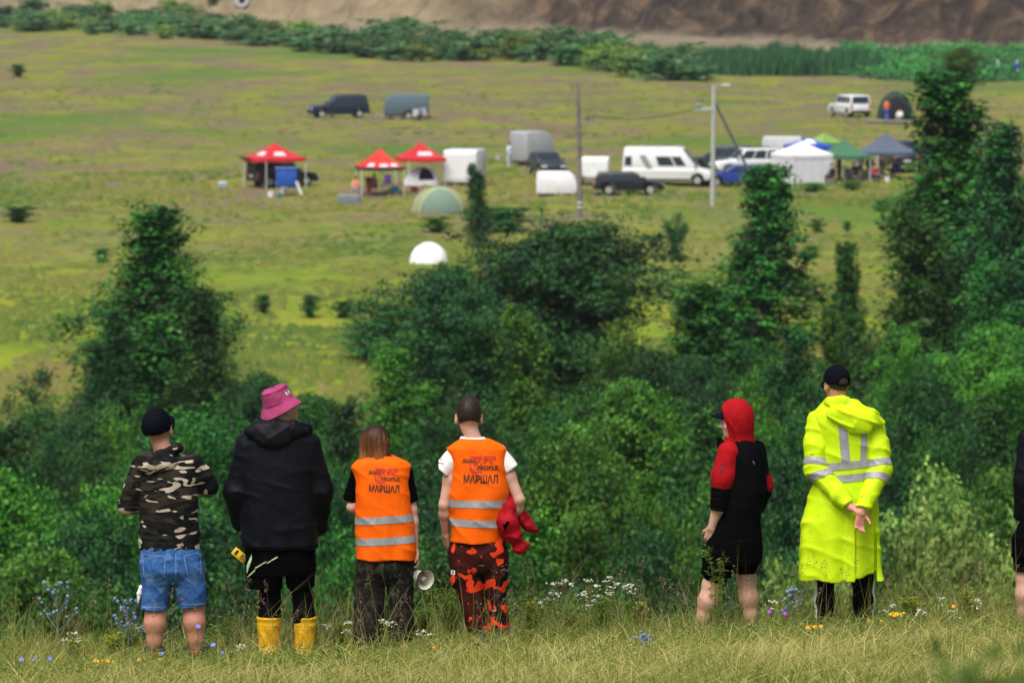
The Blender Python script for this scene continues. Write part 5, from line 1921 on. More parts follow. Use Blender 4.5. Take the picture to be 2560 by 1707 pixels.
# ------------------------------------------------------------------ man in red hood
def man_hood():
    P = Pose(1812, 1602, 39.2)
    p = P.p
    me = person(P, 'man in profile with red hood up, black cap peak and black shorts')
    J = dict(head=p(1836, 1047, 0.0), F=frame(84, -3, 0), shL=p(1816, 1126, -0.08), shR=p(1890, 1124, 0.11), elL=p(1801, 1236, -0.10), elR=p(1905, 1225, 0.11),
             wrL=p(1778, 1312, -0.07), wrR=p(1890, 1280, 0.20), hipL=p(1812, 1362, -0.05), hipR=p(1862, 1362, 0.06), knL=p(1779, 1456, -0.04), knR=p(1867, 1450, 0.05),
             anL=p(1748, 1572, -0.03), anR=p(1881, 1570, 0.05), toeL=(-0.8, 0.6, 0), toeR=(-0.4, 0.9, 0))
    make_body(me, J, SKIN_P, m=1.10, legm=0.86, hands={'L': dict(d=(-0.28, 0.35, -1), n=(-0.55, -0.9, 0), thumb=(-0.6, 0.6, 0), curl=0.75, tc=0.2)})
    eyes(me, J)
    F, c = J['F'], J['head']
    r, f, u = F[:, 0], F[:, 1], F[:, 2]
    S = SDF(c - np.array([0.24, 0.24, 0.26]), c + 0.24, 0.006)
    S.ell(c + u * 0.016 - f * 0.028, (0.106, 0.108, 0.142), F, 0.03)
    S.ell(c + u * 0.045 + f * 0.02, (0.092, 0.085, 0.105), F, 0.04)
    S.rc(c - u * 0.06 - f * 0.03, p(1850, 1104, 0.01), 0.088, 0.105, 0.04)
    S.rc(c - u * 0.07 + f * 0.02, p(1822, 1106, -0.02), 0.06, 0.05, 0.04)

    def opening(x, y, z):
        a = (x - c[0]) * f[0] + (y - c[1]) * f[1] + (z - c[2]) * f[2]
        b = (x - c[0]) * u[0] + (y - c[1]) * u[1] + (z - c[2]) * u[2]
        return -np.minimum(a - (0.062 + 0.22 * b), b + 0.115)
    S.put(opening, c - 0.3, c + 0.3, 0.006, 'sub')
    S.disp(lambda x, y, z: 0.016 * wave(x, y, z, (0.9, 0.1, 0.5), 0.06, 1.2, 0.3, 0.4) * np.clip((c[2] + 0.06 - z) / 0.08, 0.15, 1))
    jk = garment(me, 'jacket', BLACK3, P, [(1092, 1826, 1876, 0.09, 0), (1106, 1812, 1896, 0.13, 0.01), (1130, 1808, 1908, 0.16, 0.015), (1190, 1806, 1917, 0.175, 0.01), (1240, 1803, 1911, 0.17, 0), (1285, 1792, 1900, 0.16, 0)],
                 [([J['shR'], J['elR'], J['wrR']], [0.072, 0.066, 0.06])], 0.008, [lambda x, y, z: 0.006 * wave(x, y, z, (0.5, 0.1, 1), 0.13, 0.4, 0.7, 0.3), crumple(0.003, 0.8)])
    obj('hood', S.mesh('hood'), RED, jk)
    S = sdf_for([J['shL'], J['elL']], 0.12, 0.007)
    S.chain([J['shL'] + np.array([0.01, 0, 0.012]), (J['shL'] + J['elL']) / 2 + np.array([-0.006, -0.01, 0]), p(1802, 1214, -0.10)], [0.078, 0.080, 0.070], 0.03)
    S.disp(crumple(0.004, 0.2, 0.08))
    sl = obj('sleeve', S.mesh('sleeve'), RED, jk)
    v, f_ = bars([(-0.020, -0.012, 0.0, 0.024, 0.006), (0.0, 0.024, 0.020, -0.012, 0.006), (-0.012, -0.012, 0.012, -0.012, 0.005), (-0.014, -0.024, 0.014, -0.024, 0.004), (-0.014, -0.032, 0.014, -0.032, 0.004)])
    project_print('sleeve_logo', GREYINK, sl, sl, v, f_, p(1801, 1157), (1, 0, 0), (0, 0, 1), (0, 1, 0), 0.002, 0.01)
    S = sdf_for([J['elL'], J['wrL']], 0.12, 0.007)
    S.cyl(p(1802, 1208, -0.10), p(1797, 1266, -0.095), 0.076, 0.066, 0.02)
    S.disp(lambda x, y, z: 0.006 * wave(x, y, z, (0.2, 0, 1), 0.04, 0.2, 0.6, 0.15))
    obj('rolled_cuff', S.mesh('rolled_cuff'), BLACK3, jk)
    S = sdf_for([J['elR'], J['wrR']], 0.12, 0.008)
    S.chain([J['shR'] + np.array([0.012, 0, -0.06]), J['elR'] + np.array([0.010, -0.006, 0.03])], [0.070, 0.074], 0.03)
    obj('sleeve', S.mesh('sleeve'), RED, jk)
    S = sdf_for([p(1800, 1090), p(1815, 1115)], 0.08, 0.006)
    S.chain([p(1797, 1090, -0.05), p(1804, 1108, -0.05)], [0.013, 0.024], 0.02)
    S.chain([p(1797, 1088, -0.05), p(1794, 1092, 0.03)], [0.013, 0.013], 0.02)
    S.chain([p(1803, 1106, -0.05), p(1800, 1108, 0.04)], [0.03, 0.03], 0.02)
    obj('collar', S.mesh('collar'), BLACK3, jk)
    v, f_ = bars([(-0.006, 0.012, 0.003, -0.002, 0.003), (0.003, -0.002, 0.006, -0.012, 0.003)])
    project_print('back_mark', M('grey_print', (0.25, 0.25, 0.26), 0.6), jk, jk, v, f_, p(1881, 1145), (1, 0, 0), (0, 0, 1), (0, 1, 0), 0.003, 0.01)
    cap = MB()
    cap.lathe([(0.090, -0.012), (0.094, 0.0), (0.090, 0.02), (0.07, 0.055), (0.03, 0.075), (0.0005, 0.078)], 28, Vector(c + u * 0.066 - f * 0.004), Matrix([list(r), list(f), list(u)]).transposed())
    cp = cap.build('cap', CAPM, me, True)
    cap_visor(cp, c + u * 0.070, F, CAPM, 0.086, 0.075, 0.080)

    def legs(S):
        S.cyl(p(1800, 1372, -0.04), p(1789, 1436, -0.04), 0.118, 0.104, 0.03)
        S.cyl(p(1862, 1372, 0.05), p(1866, 1432, 0.05), 0.110, 0.078, 0.03)
        S.stack([(p(0, 1345)[2], p(1838, 0)[0], 0.0, 0.17, 0.17), (p(0, 1405)[2], p(1835, 0)[0], 0.0, 0.185, 0.16)], 0.03)
    garment(me, 'shorts', BLACK, P, [(1270, 1795, 1900, 0.155, 0), (1320, 1776, 1903, 0.165, 0), (1370, 1762, 1904, 0.165, 0), (1400, 1760, 1902, 0.15, 0)], [], 0.008, [crumple(0.005, 0.1, 0.12)], extra=legs, hemclip=False)
    S = sdf_for([p(1785, 1400, -0.04), p(1785, 1450, -0.04)], 0.13, 0.008)
    S.cyl(p(1792, 1410, -0.04), p(1786, 1450, -0.04), 0.092, 0.080, 0.02)
    obj('under_shorts', S.mesh('under_shorts'), BLACK3, me)
    for an, td in ((J['anL'], (-0.8, 0.6, 0)), (J['anR'], (-0.4, 0.9, 0))):
        footwear(me, 'shoe', an, td, 0.075, 0.058, SHOE_DARK)


man_hood()


# ------------------------------------------------------------------ man in yellow raincoat
def man_raincoat():
    P = Pose(2112, 1602, 38.8)
    p = P.p
    me = person(P, 'tall man in long fluorescent yellow raincoat with hands clasped behind his back')
    J = dict(head=p(2088, 955, 0.03), F=frame(27, 2, 0), shL=p(2046, 1050), shR=p(2178, 1058), elL=p(2037, 1162, -0.07), elR=p(2196, 1166, -0.09),
             wrL=p(2118, 1253, -0.25), wrR=p(2146, 1262, -0.285), hipL=p(2074, 1290), hipR=p(2146, 1290), knL=p(2062, 1440, 0.01), knR=p(2157, 1440, 0.01),
             anL=p(2060, 1572), anR=p(2160, 1572), toeL=(-0.2, 1, 0), toeR=(0.2, 1, 0))
    make_body(me, J, SKIN_R, h=0.006, m=0.98, legm=0.75, hands={'L': dict(d=(1, -0.12, 0.02), n=(0.05, -0.6, 0.8), thumb=(0, -0.8, 0.4), curl=0.55, tc=0.1),
                                           'R': dict(d=(-0.16, -0.10, -1), n=(-0.35, 0.95, 0.0), thumb=(0.9, -0.2, 0), curl=0.62, tc=0.65)})
    eyes(me, J)
    skull_hair(me, M('short_dark_hair', (0.035, 0.022, 0.018), 0.8), J, 1.0, 0.004, 0.003, -0.05)
    make_cap(me, J, CAPM, 1.03, -0.012, True, True)
    F, c = J['F'], J['head']
    for o in [q for q in me.children if q.name.startswith('cap')]:
        MB().tube([Vector(c + F[:, 2] * (0.010 - 0.012 * math.cos(a) * 0) + F[:, 0] * 0.05 * math.sin(a) - F[:, 1] * (0.108 - 0.010 * abs(math.sin(a)))) for a in np.linspace(-1.4, 1.4, 9)], 0.008, 6).build('cap_strap', CAPM, o, True)
    # stubble-shadowed jaw is part of the skin; the coat
    rows = [(988, 2066, 2120, 0.075, 0), (1006, 2046, 2152, 0.105, 0), (1030, 2030, 2187, 0.13, 0), (1060, 2032, 2191, 0.14, 0), (1120, 2042, 2186, 0.145, 0), (1180, 2038, 2188, 0.15, 0), (1230, 2022, 2192, 0.16, 0),
            (1300, 2003, 2196, 0.185, 0), (1380, 1999, 2200, 0.195, 0), (1446, 1996, 2205, 0.20, 0)]

    def pleat(x, y, z):
        low = np.clip((0.95 - z) / 0.45, 0, 1)
        a = 0.014 * np.sin(x * 34 + 0.9 + 1.2 * np.sin(z * 2.5)) * low * np.clip((np.abs(y) - 0.03) / 0.08, 0, 1)
        vent = np.where((x > -0.005) & (x < 0.055) & (y < 0), -0.016, 0.0) * np.clip((0.92 - z) / 0.1, 0, 1)
        slit = np.where((np.abs(x - 0.20) < 0.010) & (y < 0), 0.020, 0.0) * np.clip((0.85 - z) / 0.2, 0, 1)
        return a + vent + slit + 0.009 * wave(x, y, z, (0.4, 0.2, 1), 0.16, 0.3, 0.5, 0.4)

    def hem(S):
        S.put(lambda x, y, z: (z - p(0, 1430)[2]) + np.where((x > 0.06) & (x < 0.205), 0, 1.0) + 0 * y, S.lo, [9, 9, p(0, 1430)[2]], 0.006, 'sub')
    coat = garment(me, 'raincoat', YELLOW, P, rows, [], 0.008, [pleat, crumple(0.0035, 0.6, 0.15)], p=2.5, extra=hem)
    # yoke flap across the back
    slv = []
    for s, rad in (('L', [0.088, 0.082, 0.078, 0.058]), ('R', [0.084, 0.080, 0.078, 0.058])):
        a, e, w_ = J['sh' + s], J['el' + s], J['wr' + s]
        end = e + (w_ - e) * 0.93
        S = sdf_for([a, e, end], 0.12, 0.007)
        S.chain([a, (a + e) / 2 + np.array([-0.01 if s == 'L' else 0.008, 0, 0]), e, e + (end - e) * 0.75], rad, 0.035)
        ud = (end - e) / np.linalg.norm(end - e)
        S.cyl(e + (end - e) * 0.70, end, 0.062, 0.046, 0.02)
        S.cyl(end - ud * 0.03, end + ud * 0.004, 0.050, 0.044, 0.008)
        S.disp(lambda x, y, z: 0.010 * wave(x, y, z, (0.3, 0.3, 1), 0.10, 1.4, 0.4, 0.3))
        S.disp(crumple(0.006, 1.7, 0.10))
        o = obj('sleeve', S.mesh('sleeve'), YELLOW, coat)
        slv.append((o, a, e, end))
    S = sdf_for([p(2045, 985, -0.2), p(2212, 1080, 0.1)], 0.06, 0.007)
    Rz = np.array(Matrix.Rotation(R(13), 3, 'Y'))
    S.ell(p(2124, 1032, -0.125), (0.175, 0.055, 0.070), Rz, 0.03)
    S.ell(p(2136, 1054, -0.15), (0.105, 0.030, 0.050), Rz, 0.03)
    S.chain([p(2056, 1010, 0.0), p(2070, 996, -0.07), p(2100, 992, -0.09), p(2132, 1004, -0.09), p(2172, 1028, -0.10), p(2204, 1046, -0.09)], [0.028, 0.03, 0.03, 0.034, 0.036, 0.016], 0.03)
    S.disp(lambda x, y, z: 0.014 * wave(x, y, z, (0.5, 0.2, 1), 0.075, 2.0, 0.4, 0.4))
    S.disp(crumple(0.006, 0.9, 0.12))
    obj('hood', S.mesh('hood'), YELLOW, coat)
    S = sdf_for([p(2090, 990)], 0.13, 0.006)
    S.stack([(p(0, 1000)[2], p(2096, 0)[0], 0.0, 0.085, 0.08), (p(0, 984)[2], p(2095, 0)[0], 0.0, 0.070, 0.066)], 0.01, 2.0)
    obj('collar', S.mesh('collar'), YELLOW, coat)
    # reflective tape
    bk = lambda co, no: co.y < 0.02
    zz = lambda y: p(0, y)[2]
    for xt, xb, hw, yt, yb in ((2100, 2110, 0.030, 1040, 1150), (2156, 2153, 0.022, 1040, 1146)):
        a, b = Vector(p(xt, yt)), Vector(p(xb, yb))
        d = (b - a).normalized()
        nrm = Vector((d.z, 0, -d.x))
        cut_strip(coat, 'reflective_strip', SILVER, coat, [(a + nrm * hw, nrm), (a - nrm * hw, -nrm), (a, (0, 0, 1)), (b, (0, 0, -1))], 0.004, bk)
    band(coat, 'reflective_strip', SILVER, coat, p(2115, 1152), (-0.10, 0, 1), 0.052, 0.005)
    band(coat, 'reflective_strip', SILVER, coat, p(2115, 1184), (-0.10, 0, 1), 0.052, 0.005)
    for o, a, e, w_ in slv:
        d = e - a
        d = d / np.linalg.norm(d)
        band(o, 'reflective_strip', SILVER, o, a + (e - a) * 0.86, d, 0.048, 0.004, lambda co, no, e=e: True)
        d2 = w_ - e
        d2 = d2 / np.linalg.norm(d2)
        c2 = e + d2 * 0.055
        nn = (d + d2) / np.linalg.norm(d + d2)
        band(o, 'reflective_strip', SILVER, o, c2 + d * 0.02, nn, 0.050, 0.004)
    S = sdf_for([p(2050, 1380), p(2170, 1600)], 0.12, 0.008)
    S.chain([p(2066, 1400), p(2061, 1440), p(2060, 1500, -0.005), p(2060, 1590)], [0.075, 0.066, 0.064, 0.056], 0.03)
    S.chain([p(2150, 1400), p(2157, 1440), p(2159, 1500, -0.005), p(2160, 1590)], [0.08, 0.076, 0.070, 0.060], 0.03)
    S.disp(lambda x, y, z: 0.005 * wave(x, y, z, (0.3, 0.2, 1), 0.08, 0.3, 0.6, 0.2))
    tr = obj('trousers', S.mesh('trousers'), BLACK3, me)
    for x, sg in ((2060, -1), (2159, 1)):
        q = p(x, 1515)
        cut_strip(tr, 'side_stripe', WHITEINK, tr, [((q[0] + sg * 0.050, 0, 0), (-sg, 0, 0)), ((q[0], 0.02, 0), (0, 1, 0)), ((q[0], -0.045, 0), (0, -1, 0))], 0.002,
                  (lambda co, no, s=sg, q=q: (co.x - q[0]) * s > 0))
    for an, td in ((J['anL'], (-0.2, 1, 0)), (J['anR'], (0.2, 1, 0))):
        footwear(me, 'shoe', an, td, 0.08, 0.060, SHOE_DARK)


man_raincoat()


# ------------------------------------------------------------------ person cut off by the right edge
def man_edge():
    P = Pose(2612, 1592, 38.6)
    p = P.p
    me = person(P, 'person in black jacket and black shorts, half outside the right edge')
    J = dict(head=p(2606, 1010, 0.02), F=frame(20, 0, 0), shL=p(2568, 1090), shR=p(2664, 1090), elL=p(2556, 1200, -0.03), elR=p(2684, 1200, -0.03),
             wrL=p(2552, 1296, 0.02), wrR=p(2680, 1290, 0.06), hipL=p(2584, 1340), hipR=p(2644, 1340), knL=p(2564, 1440), knR=p(2660, 1440),
             anL=p(2560, 1560), anR=p(2668, 1560), toeL=(-0.2, 1, 0), toeR=(0.2, 1, 0))
    make_body(me, J, SKIN_P, h=0.008, hands={'L': dict(d=(0.2, 0.4, -1), n=(-0.9, -0.4, 0), thumb=(0.2, 1, 0), curl=0.5, tc=0.1)})
    eyes(me, J)
    skull_hair(me, M('short_dark_hair', (0.035, 0.022, 0.018), 0.8), J, 1.0, 0.010, 0.012, -0.03)
    garment(me, 'jacket', BLACK2, P, [(1062, 2580, 2646, 0.075, 0), (1082, 2562, 2672, 0.11, 0), (1120, 2556, 2680, 0.13, 0), (1200, 2556, 2680, 0.14, 0), (1300, 2556, 2682, 0.14, 0)],
            [([J['shL'], J['elL'], p(2551, 1280, 0.01)], [0.075, 0.068, 0.052]), ([J['shR'], J['elR'], J['wrR']], [0.075, 0.068, 0.052])], 0.009, [crumple(0.006, 0.5)])

    def legs(S):
        S.cyl(p(2572, 1340), p(2566, 1432), 0.115, 0.092, 0.03)
        S.cyl(p(2652, 1340), p(2660, 1432), 0.115, 0.092, 0.03)
    garment(me, 'shorts', BLACK, P, [(1290, 2552, 2680, 0.14, 0), (1340, 2532, 2696, 0.145, 0), (1385, 2530, 2700, 0.135, 0)], [], 0.009, [crumple(0.005, 0.5)], extra=legs, hemclip=False)
    for an in (J['anL'], J['anR']):
        footwear(me, 'shoe', an, (0, 1, 0), 0.08, 0.058, SHOE_DARK)


man_edge()
# ------------------------------------------------------------------ the camp in the field
GLASS = M('tinted_window_glass', (0.018, 0.026, 0.03), 0.12, 0.6)
TYRE = M('black_tyre', (0.012, 0.012, 0.012), 0.8, 0.2)
RIM = M('alloy_wheel', (0.38, 0.38, 0.39), 0.35, 0.5)
LAMP_R = M('red_tail_lamp', (0.45, 0.02, 0.02), 0.3)
LAMP_W = M('clear_head_lamp', (0.65, 0.68, 0.68), 0.2)
TRIM = M('dark_bumper_plastic', (0.03, 0.03, 0.032), 0.6)
PLATE = M('number_plate_white', (0.7, 0.7, 0.68), 0.5)
STEEL = M('grey_steel', (0.33, 0.34, 0.35), 0.45, 0.5)


def paint(name, c):
    return M(name, c, 0.28, 0.5, var=0.05)


def quad_on(m, q, u0, u1, v0, v1, off=0.012):
    """A thin pane on the quad q (corners p00, p10, p11, p01)."""
    p00, p10, p11, p01 = [Vector(a) for a in q]
    n = (p10 - p00).cross(p01 - p00).normalized()

    def at(u, v):
        return (p00 * (1 - u) + p10 * u) * (1 - v) + (p01 * (1 - u) + p11 * u) * v
    a = [at(u0, v0), at(u1, v0), at(u1, v1), at(u0, v1)]
    m.add([p + n * off for p in a] + [p - n * 0.01 for p in a], [(0, 1, 2, 3), (1, 0, 4, 5), (2, 1, 5, 6), (3, 2, 6, 7), (0, 3, 7, 4)])


def wheel(parent, x, y, r, w=0.2):
    Mx = Matrix.Rotation(math.pi / 2, 3, 'X')
    t = MB().lathe([(r * 0.62, -w / 2), (r * 0.95, -w / 2), (r, -w * 0.3), (r, w * 0.3), (r * 0.95, w / 2), (r * 0.62, w / 2)], 20, (x, y, r), Mx).build('wheel', TYRE, parent, True)
    MB().lathe([(0.0005, -w * 0.40), (r * 0.25, -w * 0.42), (r * 0.60, -w * 0.36), (r * 0.63, -w * 0.5), (r * 0.63, w * 0.5), (r * 0.60, w * 0.36), (r * 0.25, w * 0.42), (0.0005, w * 0.40)], 16, (x, y, r), Mx).build('rim', RIM, t, True)
    return t


def car(name, label, x, y, th, col, L=4.6, Wd=1.85, H=1.75, belt=1.05, hood=1.35, ws=0.75, rear=0.25, deck=0.0, cl=0.30, wr=0.36, wins=((0.06, 0.30), (0.34, 0.62), (0.65, 0.94)), tailgate=False, cat='car', group='vehicles at the camp', taper=0.14, Y=None, rack=False, wv=(0.14, 0.86)):
    p = hit(x, y) if Y is None else Vector((W(x, y, Y).x, Y, gz(W(x, y, Y).x, Y)))
    o = thing(name, label, cat, (p.x, p.y, p.z - 0.03), R(th), group)
    h, xf, xr = L / 2, L / 2, -L / 2
    ax_f, ax_r = xf - 0.85, xr + 0.85
    pts = [(xr + 0.03, cl + 0.08)]
    for ax in (ax_r, ax_f):
        R0 = wr + 0.09
        for a in np.linspace(math.pi, 0, 9):
            pts.append((ax + R0 * math.cos(a), max(cl, wr + R0 * math.sin(a))))
    pts += [(xf - 0.12, cl), (xf - 0.02, cl + 0.16), (xf, belt - 0.45), (xf - 0.06, belt - 0.22), (xf - 0.22, belt - 0.13), (xf - hood, belt), (xr + 0.10, belt), (xr + 0.01, belt - 0.14), (xr, cl + 0.3)]
    b = MB()
    n = len(pts)
    b.add([(a, -Wd / 2, c) for a, c in pts] + [(a, Wd / 2, c) for a, c in pts], [tuple(range(n)), tuple(reversed(range(n, 2 * n)))] + [((i + 1) % n, i, i + n, (i + 1) % n + n) for i in range(n)])
    body = b.build('body', col, o, True, 0.05, 2)
    x0, x1 = xr + deck + 0.04, xf - hood
    wb, wt = Wd / 2 - 0.03, Wd / 2 - taper
    q = [(x0, -wb, belt - 0.02), (x1, -wb, belt - 0.02), (x1, wb, belt - 0.02), (x0, wb, belt - 0.02), (x0 + rear, -wt, H), (x1 - ws, -wt, H), (x1 - ws, wt, H), (x0 + rear, wt, H)]
    MB().add(q, [(3, 2, 1, 0), (4, 5, 6, 7), (0, 1, 5, 4), (1, 2, 6, 5), (2, 3, 7, 6), (3, 0, 4, 7)]).build('cabin', col, o, True, 0.045, 2)
    for side in ((q[0], q[1], q[5], q[4]), (q[2], q[3], q[7], q[6])):
        for u0, u1 in wins:
            if side[0] is q[2]:
                u0, u1 = 1 - u1, 1 - u0
            m = MB()
            quad_on(m, side, u0, u1, wv[0], wv[1])
            m.build('side_window', GLASS, o)
    for nm, f in (('windscreen', (q[1], q[2], q[6], q[5])), ('rear_window', (q[3], q[0], q[4], q[7]))):
        m = MB()
        quad_on(m, f, 0.08, 0.92, 0.12, 0.90)
        m.build(nm, GLASS, o)
    for s in (-1, 1):
        MB().box((xf - 0.05, s * (Wd / 2 - 0.24), belt - 0.33), (0.14, 0.36, 0.16)).build('headlight', LAMP_W, o, False, 0.02)
        MB().box((xr + 0.04, s * (Wd / 2 - 0.14), belt - 0.22), (0.12, 0.18, 0.34)).build('tail_light', LAMP_R, o, False, 0.02)
        MB().box((xf - hood - 0.1, s * (Wd / 2 + 0.08), belt + 0.12), (0.12, 0.18, 0.13)).build('wing_mirror', TRIM, o, False, 0.03)
        for ax in (ax_f, ax_r):
            wheel(o, ax, s * (Wd / 2 - 0.11), wr)
        MB().box(((ax_f + ax_r) / 2, s * (Wd / 2 - 0.02), cl + 0.04), (ax_f - ax_r - 2 * wr - 0.2, 0.06, 0.12)).build('sill', TRIM, o)
    MB().box((xf - 0.02, 0, cl + 0.18), (0.14, Wd - 0.1, 0.24)).build('front_bumper', TRIM, o, False, 0.04)
    MB().box((xr + 0.01, 0, cl + 0.2), (0.14, Wd - 0.1, 0.24)).build('rear_bumper', TRIM, o, False, 0.04)
    MB().box((xr - 0.065, 0, cl + 0.42), (0.02, 0.5, 0.12)).build('number_plate', PLATE, o)
    MB().box((xf + 0.055, 0, belt - 0.40), (0.02, 0.8, 0.16)).build('grille', TRIM, o)
    if rack:
        for s in (-1, 1):
            MB().tube([(x0 + rear + 0.1, s * (wt - 0.08), H + 0.06), (x1 - ws - 0.1, s * (wt - 0.08), H + 0.06)], 0.025, 6).build('roof_rail', TRIM, o)
    if tailgate:
        m = MB()
        m.box((0, 0, 0), (0.85, Wd - 0.25, 0.08), M=Matrix.Rotation(R(32), 3, 'Y'))
        t = m.build('open_tailgate', col, o, True, 0.03)
        t.location = (xr - 0.25, 0, H + 0.05)
        MB().box((xr - 0.02, 0, 1.2), (0.05, Wd - 0.45, 0.75)).build('boot_opening', TRIM, o)
    return o


def trailer(name, label, x, y, th, col, L=2.6, Wd=1.6, H=1.7, z0=0.45, front=0.35, curve=0.5, cat='trailer', low=None, group='trailers at the camp', Y=None, door=False, wy=0.02):
    p = hit(x, y) if Y is None else Vector((W(x, y, Y).x, Y, gz(W(x, y, Y).x, Y)))
    o = thing(name, label, cat, (p.x, p.y, p.z - 0.02), R(th), group)
    pts = [(-L / 2, z0), (L / 2 - 0.05, z0)]
    for t in np.linspace(0, 1, 7):
        a = t * math.pi / 2
        pts.append((L / 2 - front * (1 - math.cos(a)), z0 + (H - z0) * (1 - curve) + (H - z0) * curve * math.sin(a)))
    pts += [(-L / 2 + 0.12, H), (-L / 2 + 0.02, H - 0.10)]
    n = len(pts)
    MB().add([(a, -Wd / 2, c) for a, c in pts] + [(a, Wd / 2, c) for a, c in pts], [tuple(range(n)), tuple(reversed(range(n, 2 * n)))] + [((i + 1) % n, i, i + n, (i + 1) % n + n) for i in range(n)]).build('box_body', col, o, True, 0.06, 2)
    MB().box((0, 0, z0 - 0.06), (L - 0.05, Wd - 0.06, 0.14)).build('chassis', low or TRIM, o)
    for s in (-1, 1):
        wheel(o, -0.1, s * (Wd / 2 + wy), 0.31, 0.17)
        MB().box((-L / 2 - 0.01, s * (Wd / 2 - 0.15), z0 + 0.08), (0.04, 0.2, 0.1)).build('tail_light', LAMP_R, o)
        MB().lathe([(0.42, -0.09), (0.46, 0.0), (0.42, 0.09)], 20, (-0.1, s * (Wd / 2 + wy), 0.31), Matrix.Rotation(math.pi / 2, 3, 'X')).build('mudguard', low or TRIM, o, True)
    MB().tube([(L / 2 - 0.1, 0.35, z0 - 0.08), (L / 2 + 0.75, 0, z0 - 0.06), (L / 2 - 0.1, -0.35, z0 - 0.08)], 0.035, 6).build('tow_bar', STEEL, o)
    MB().tube([(L / 2 + 0.62, 0, z0 - 0.06), (L / 2 + 0.62, 0, 0.03)], 0.03, 6).build('jockey_leg', STEEL, o)
    if door:
        MB().box((-L / 2 - 0.012, 0, (z0 + H) / 2 - 0.05), (0.02, Wd * 0.8, (H - z0) * 0.75)).build('rear_door', col, o, False, 0.01)
    return o


def gazebo(label, x, y, size, rot, hleg, htop, col, prints=(), walls=(), val=None, wallm=None, group='pop-up gazebos at the camp', Y=None, open_h=0.2):
    p = hit(x, y) if Y is None else Vector((W(x, y, Y).x, Y, gz(W(x, y, Y).x, Y)))
    o = thing('gazebo', label, 'gazebo', p, R(rot), group)
    a = size / 2
    n = 8
    m = MB()

    def zt(r):
        return hleg + (htop - hleg) * ((1 - r) ** 1.35)
    for k in range(4):
        Rk = Matrix.Rotation(k * math.pi / 2, 3, 'Z')
        v, f = [], []
        for i in range(n + 1):
            r = 1 - i / n
            for j in range(7):
                t = -1 + 2 * j / 6
                sag = -0.06 * (1 - t * t) * r
                v.append(Rk @ Vector((a * r * t, -a * r, zt(r) + sag)))
        for i in range(n):
            for j in range(6):
                q = i * 7 + j
                f.append((q, q + 1, q + 8, q + 7))
        m.add(v, f)
    can = m.build('canopy', col, o, True)
    for k in range(4):
        Rk = Matrix.Rotation(k * math.pi / 2, 3, 'Z')
        m = MB()
        v = []
        for j in range(7):
            t = -1 + 2 * j / 6
            z = hleg - 0.06 * (1 - t * t)
            v += [Rk @ Vector((a * t, -a - 0.012, z)), Rk @ Vector((a * t, -a - 0.02, z - open_h - 0.015 * (j % 2)))]
        m.add(v, [(2 * j + 1, 2 * j + 3, 2 * j + 2, 2 * j) for j in range(6)])
        m.build('valance', val or col, o)
        c = Rk @ Vector((a - 0.03, -a + 0.03, 0))
        MB().box((c.x, c.y, hleg / 2), (0.05, 0.05, hleg)).build('leg', M('white_metal', (0.62, 0.62, 0.60), 0.5), o)
        e = Rk @ Vector((-a + 0.03, -a + 0.03, 0))
        MB().tube([(c.x, c.y, hleg - 0.08), ((c.x + e.x) / 2, (c.y + e.y) / 2, hleg - 0.35), (e.x, e.y, hleg - 0.08)], 0.018, 5).build('truss_bar', STEEL, o)
    for side, u0, u1, v0, v1, pm in prints:
        Rk = Matrix.Rotation(side * math.pi / 2, 3, 'Z')
        v = []
        for i in range(5):
            r = v0 + (v1 - v0) * i / 4
            for j in range(7):
                t = u0 + (u1 - u0) * j / 6
                v.append(Rk @ Vector((a * r * t, -a * r - 0.02, zt(r) + 0.025 - 0.06 * (1 - t * t) * r)))
        MB().add(v, [(i * 7 + j, i * 7 + j + 7, i * 7 + j + 8, i * 7 + j + 1) for i in range(4) for j in range(6)]).build('canopy_print', pm, can)
    for side, t0, t1 in walls:
        Rk = Matrix.Rotation(side * math.pi / 2, 3, 'Z')
        v, f = [], []
        N = 14
        for j in range(N + 1):
            t = t0 + (t1 - t0) * j / N
            w = 0.03 * math.sin(j * 1.9)
            v += [Rk @ Vector((a * t, -a + 0.02 + w, 0.02)), Rk @ Vector((a * t, -a + 0.02 + w * 0.3, hleg - 0.03))]
        f = [(2 * j, 2 * j + 2, 2 * j + 3, 2 * j + 1) for j in range(N)]
        MB().add(v, f).build('side_wall', wallm or col, o, True)
    return o


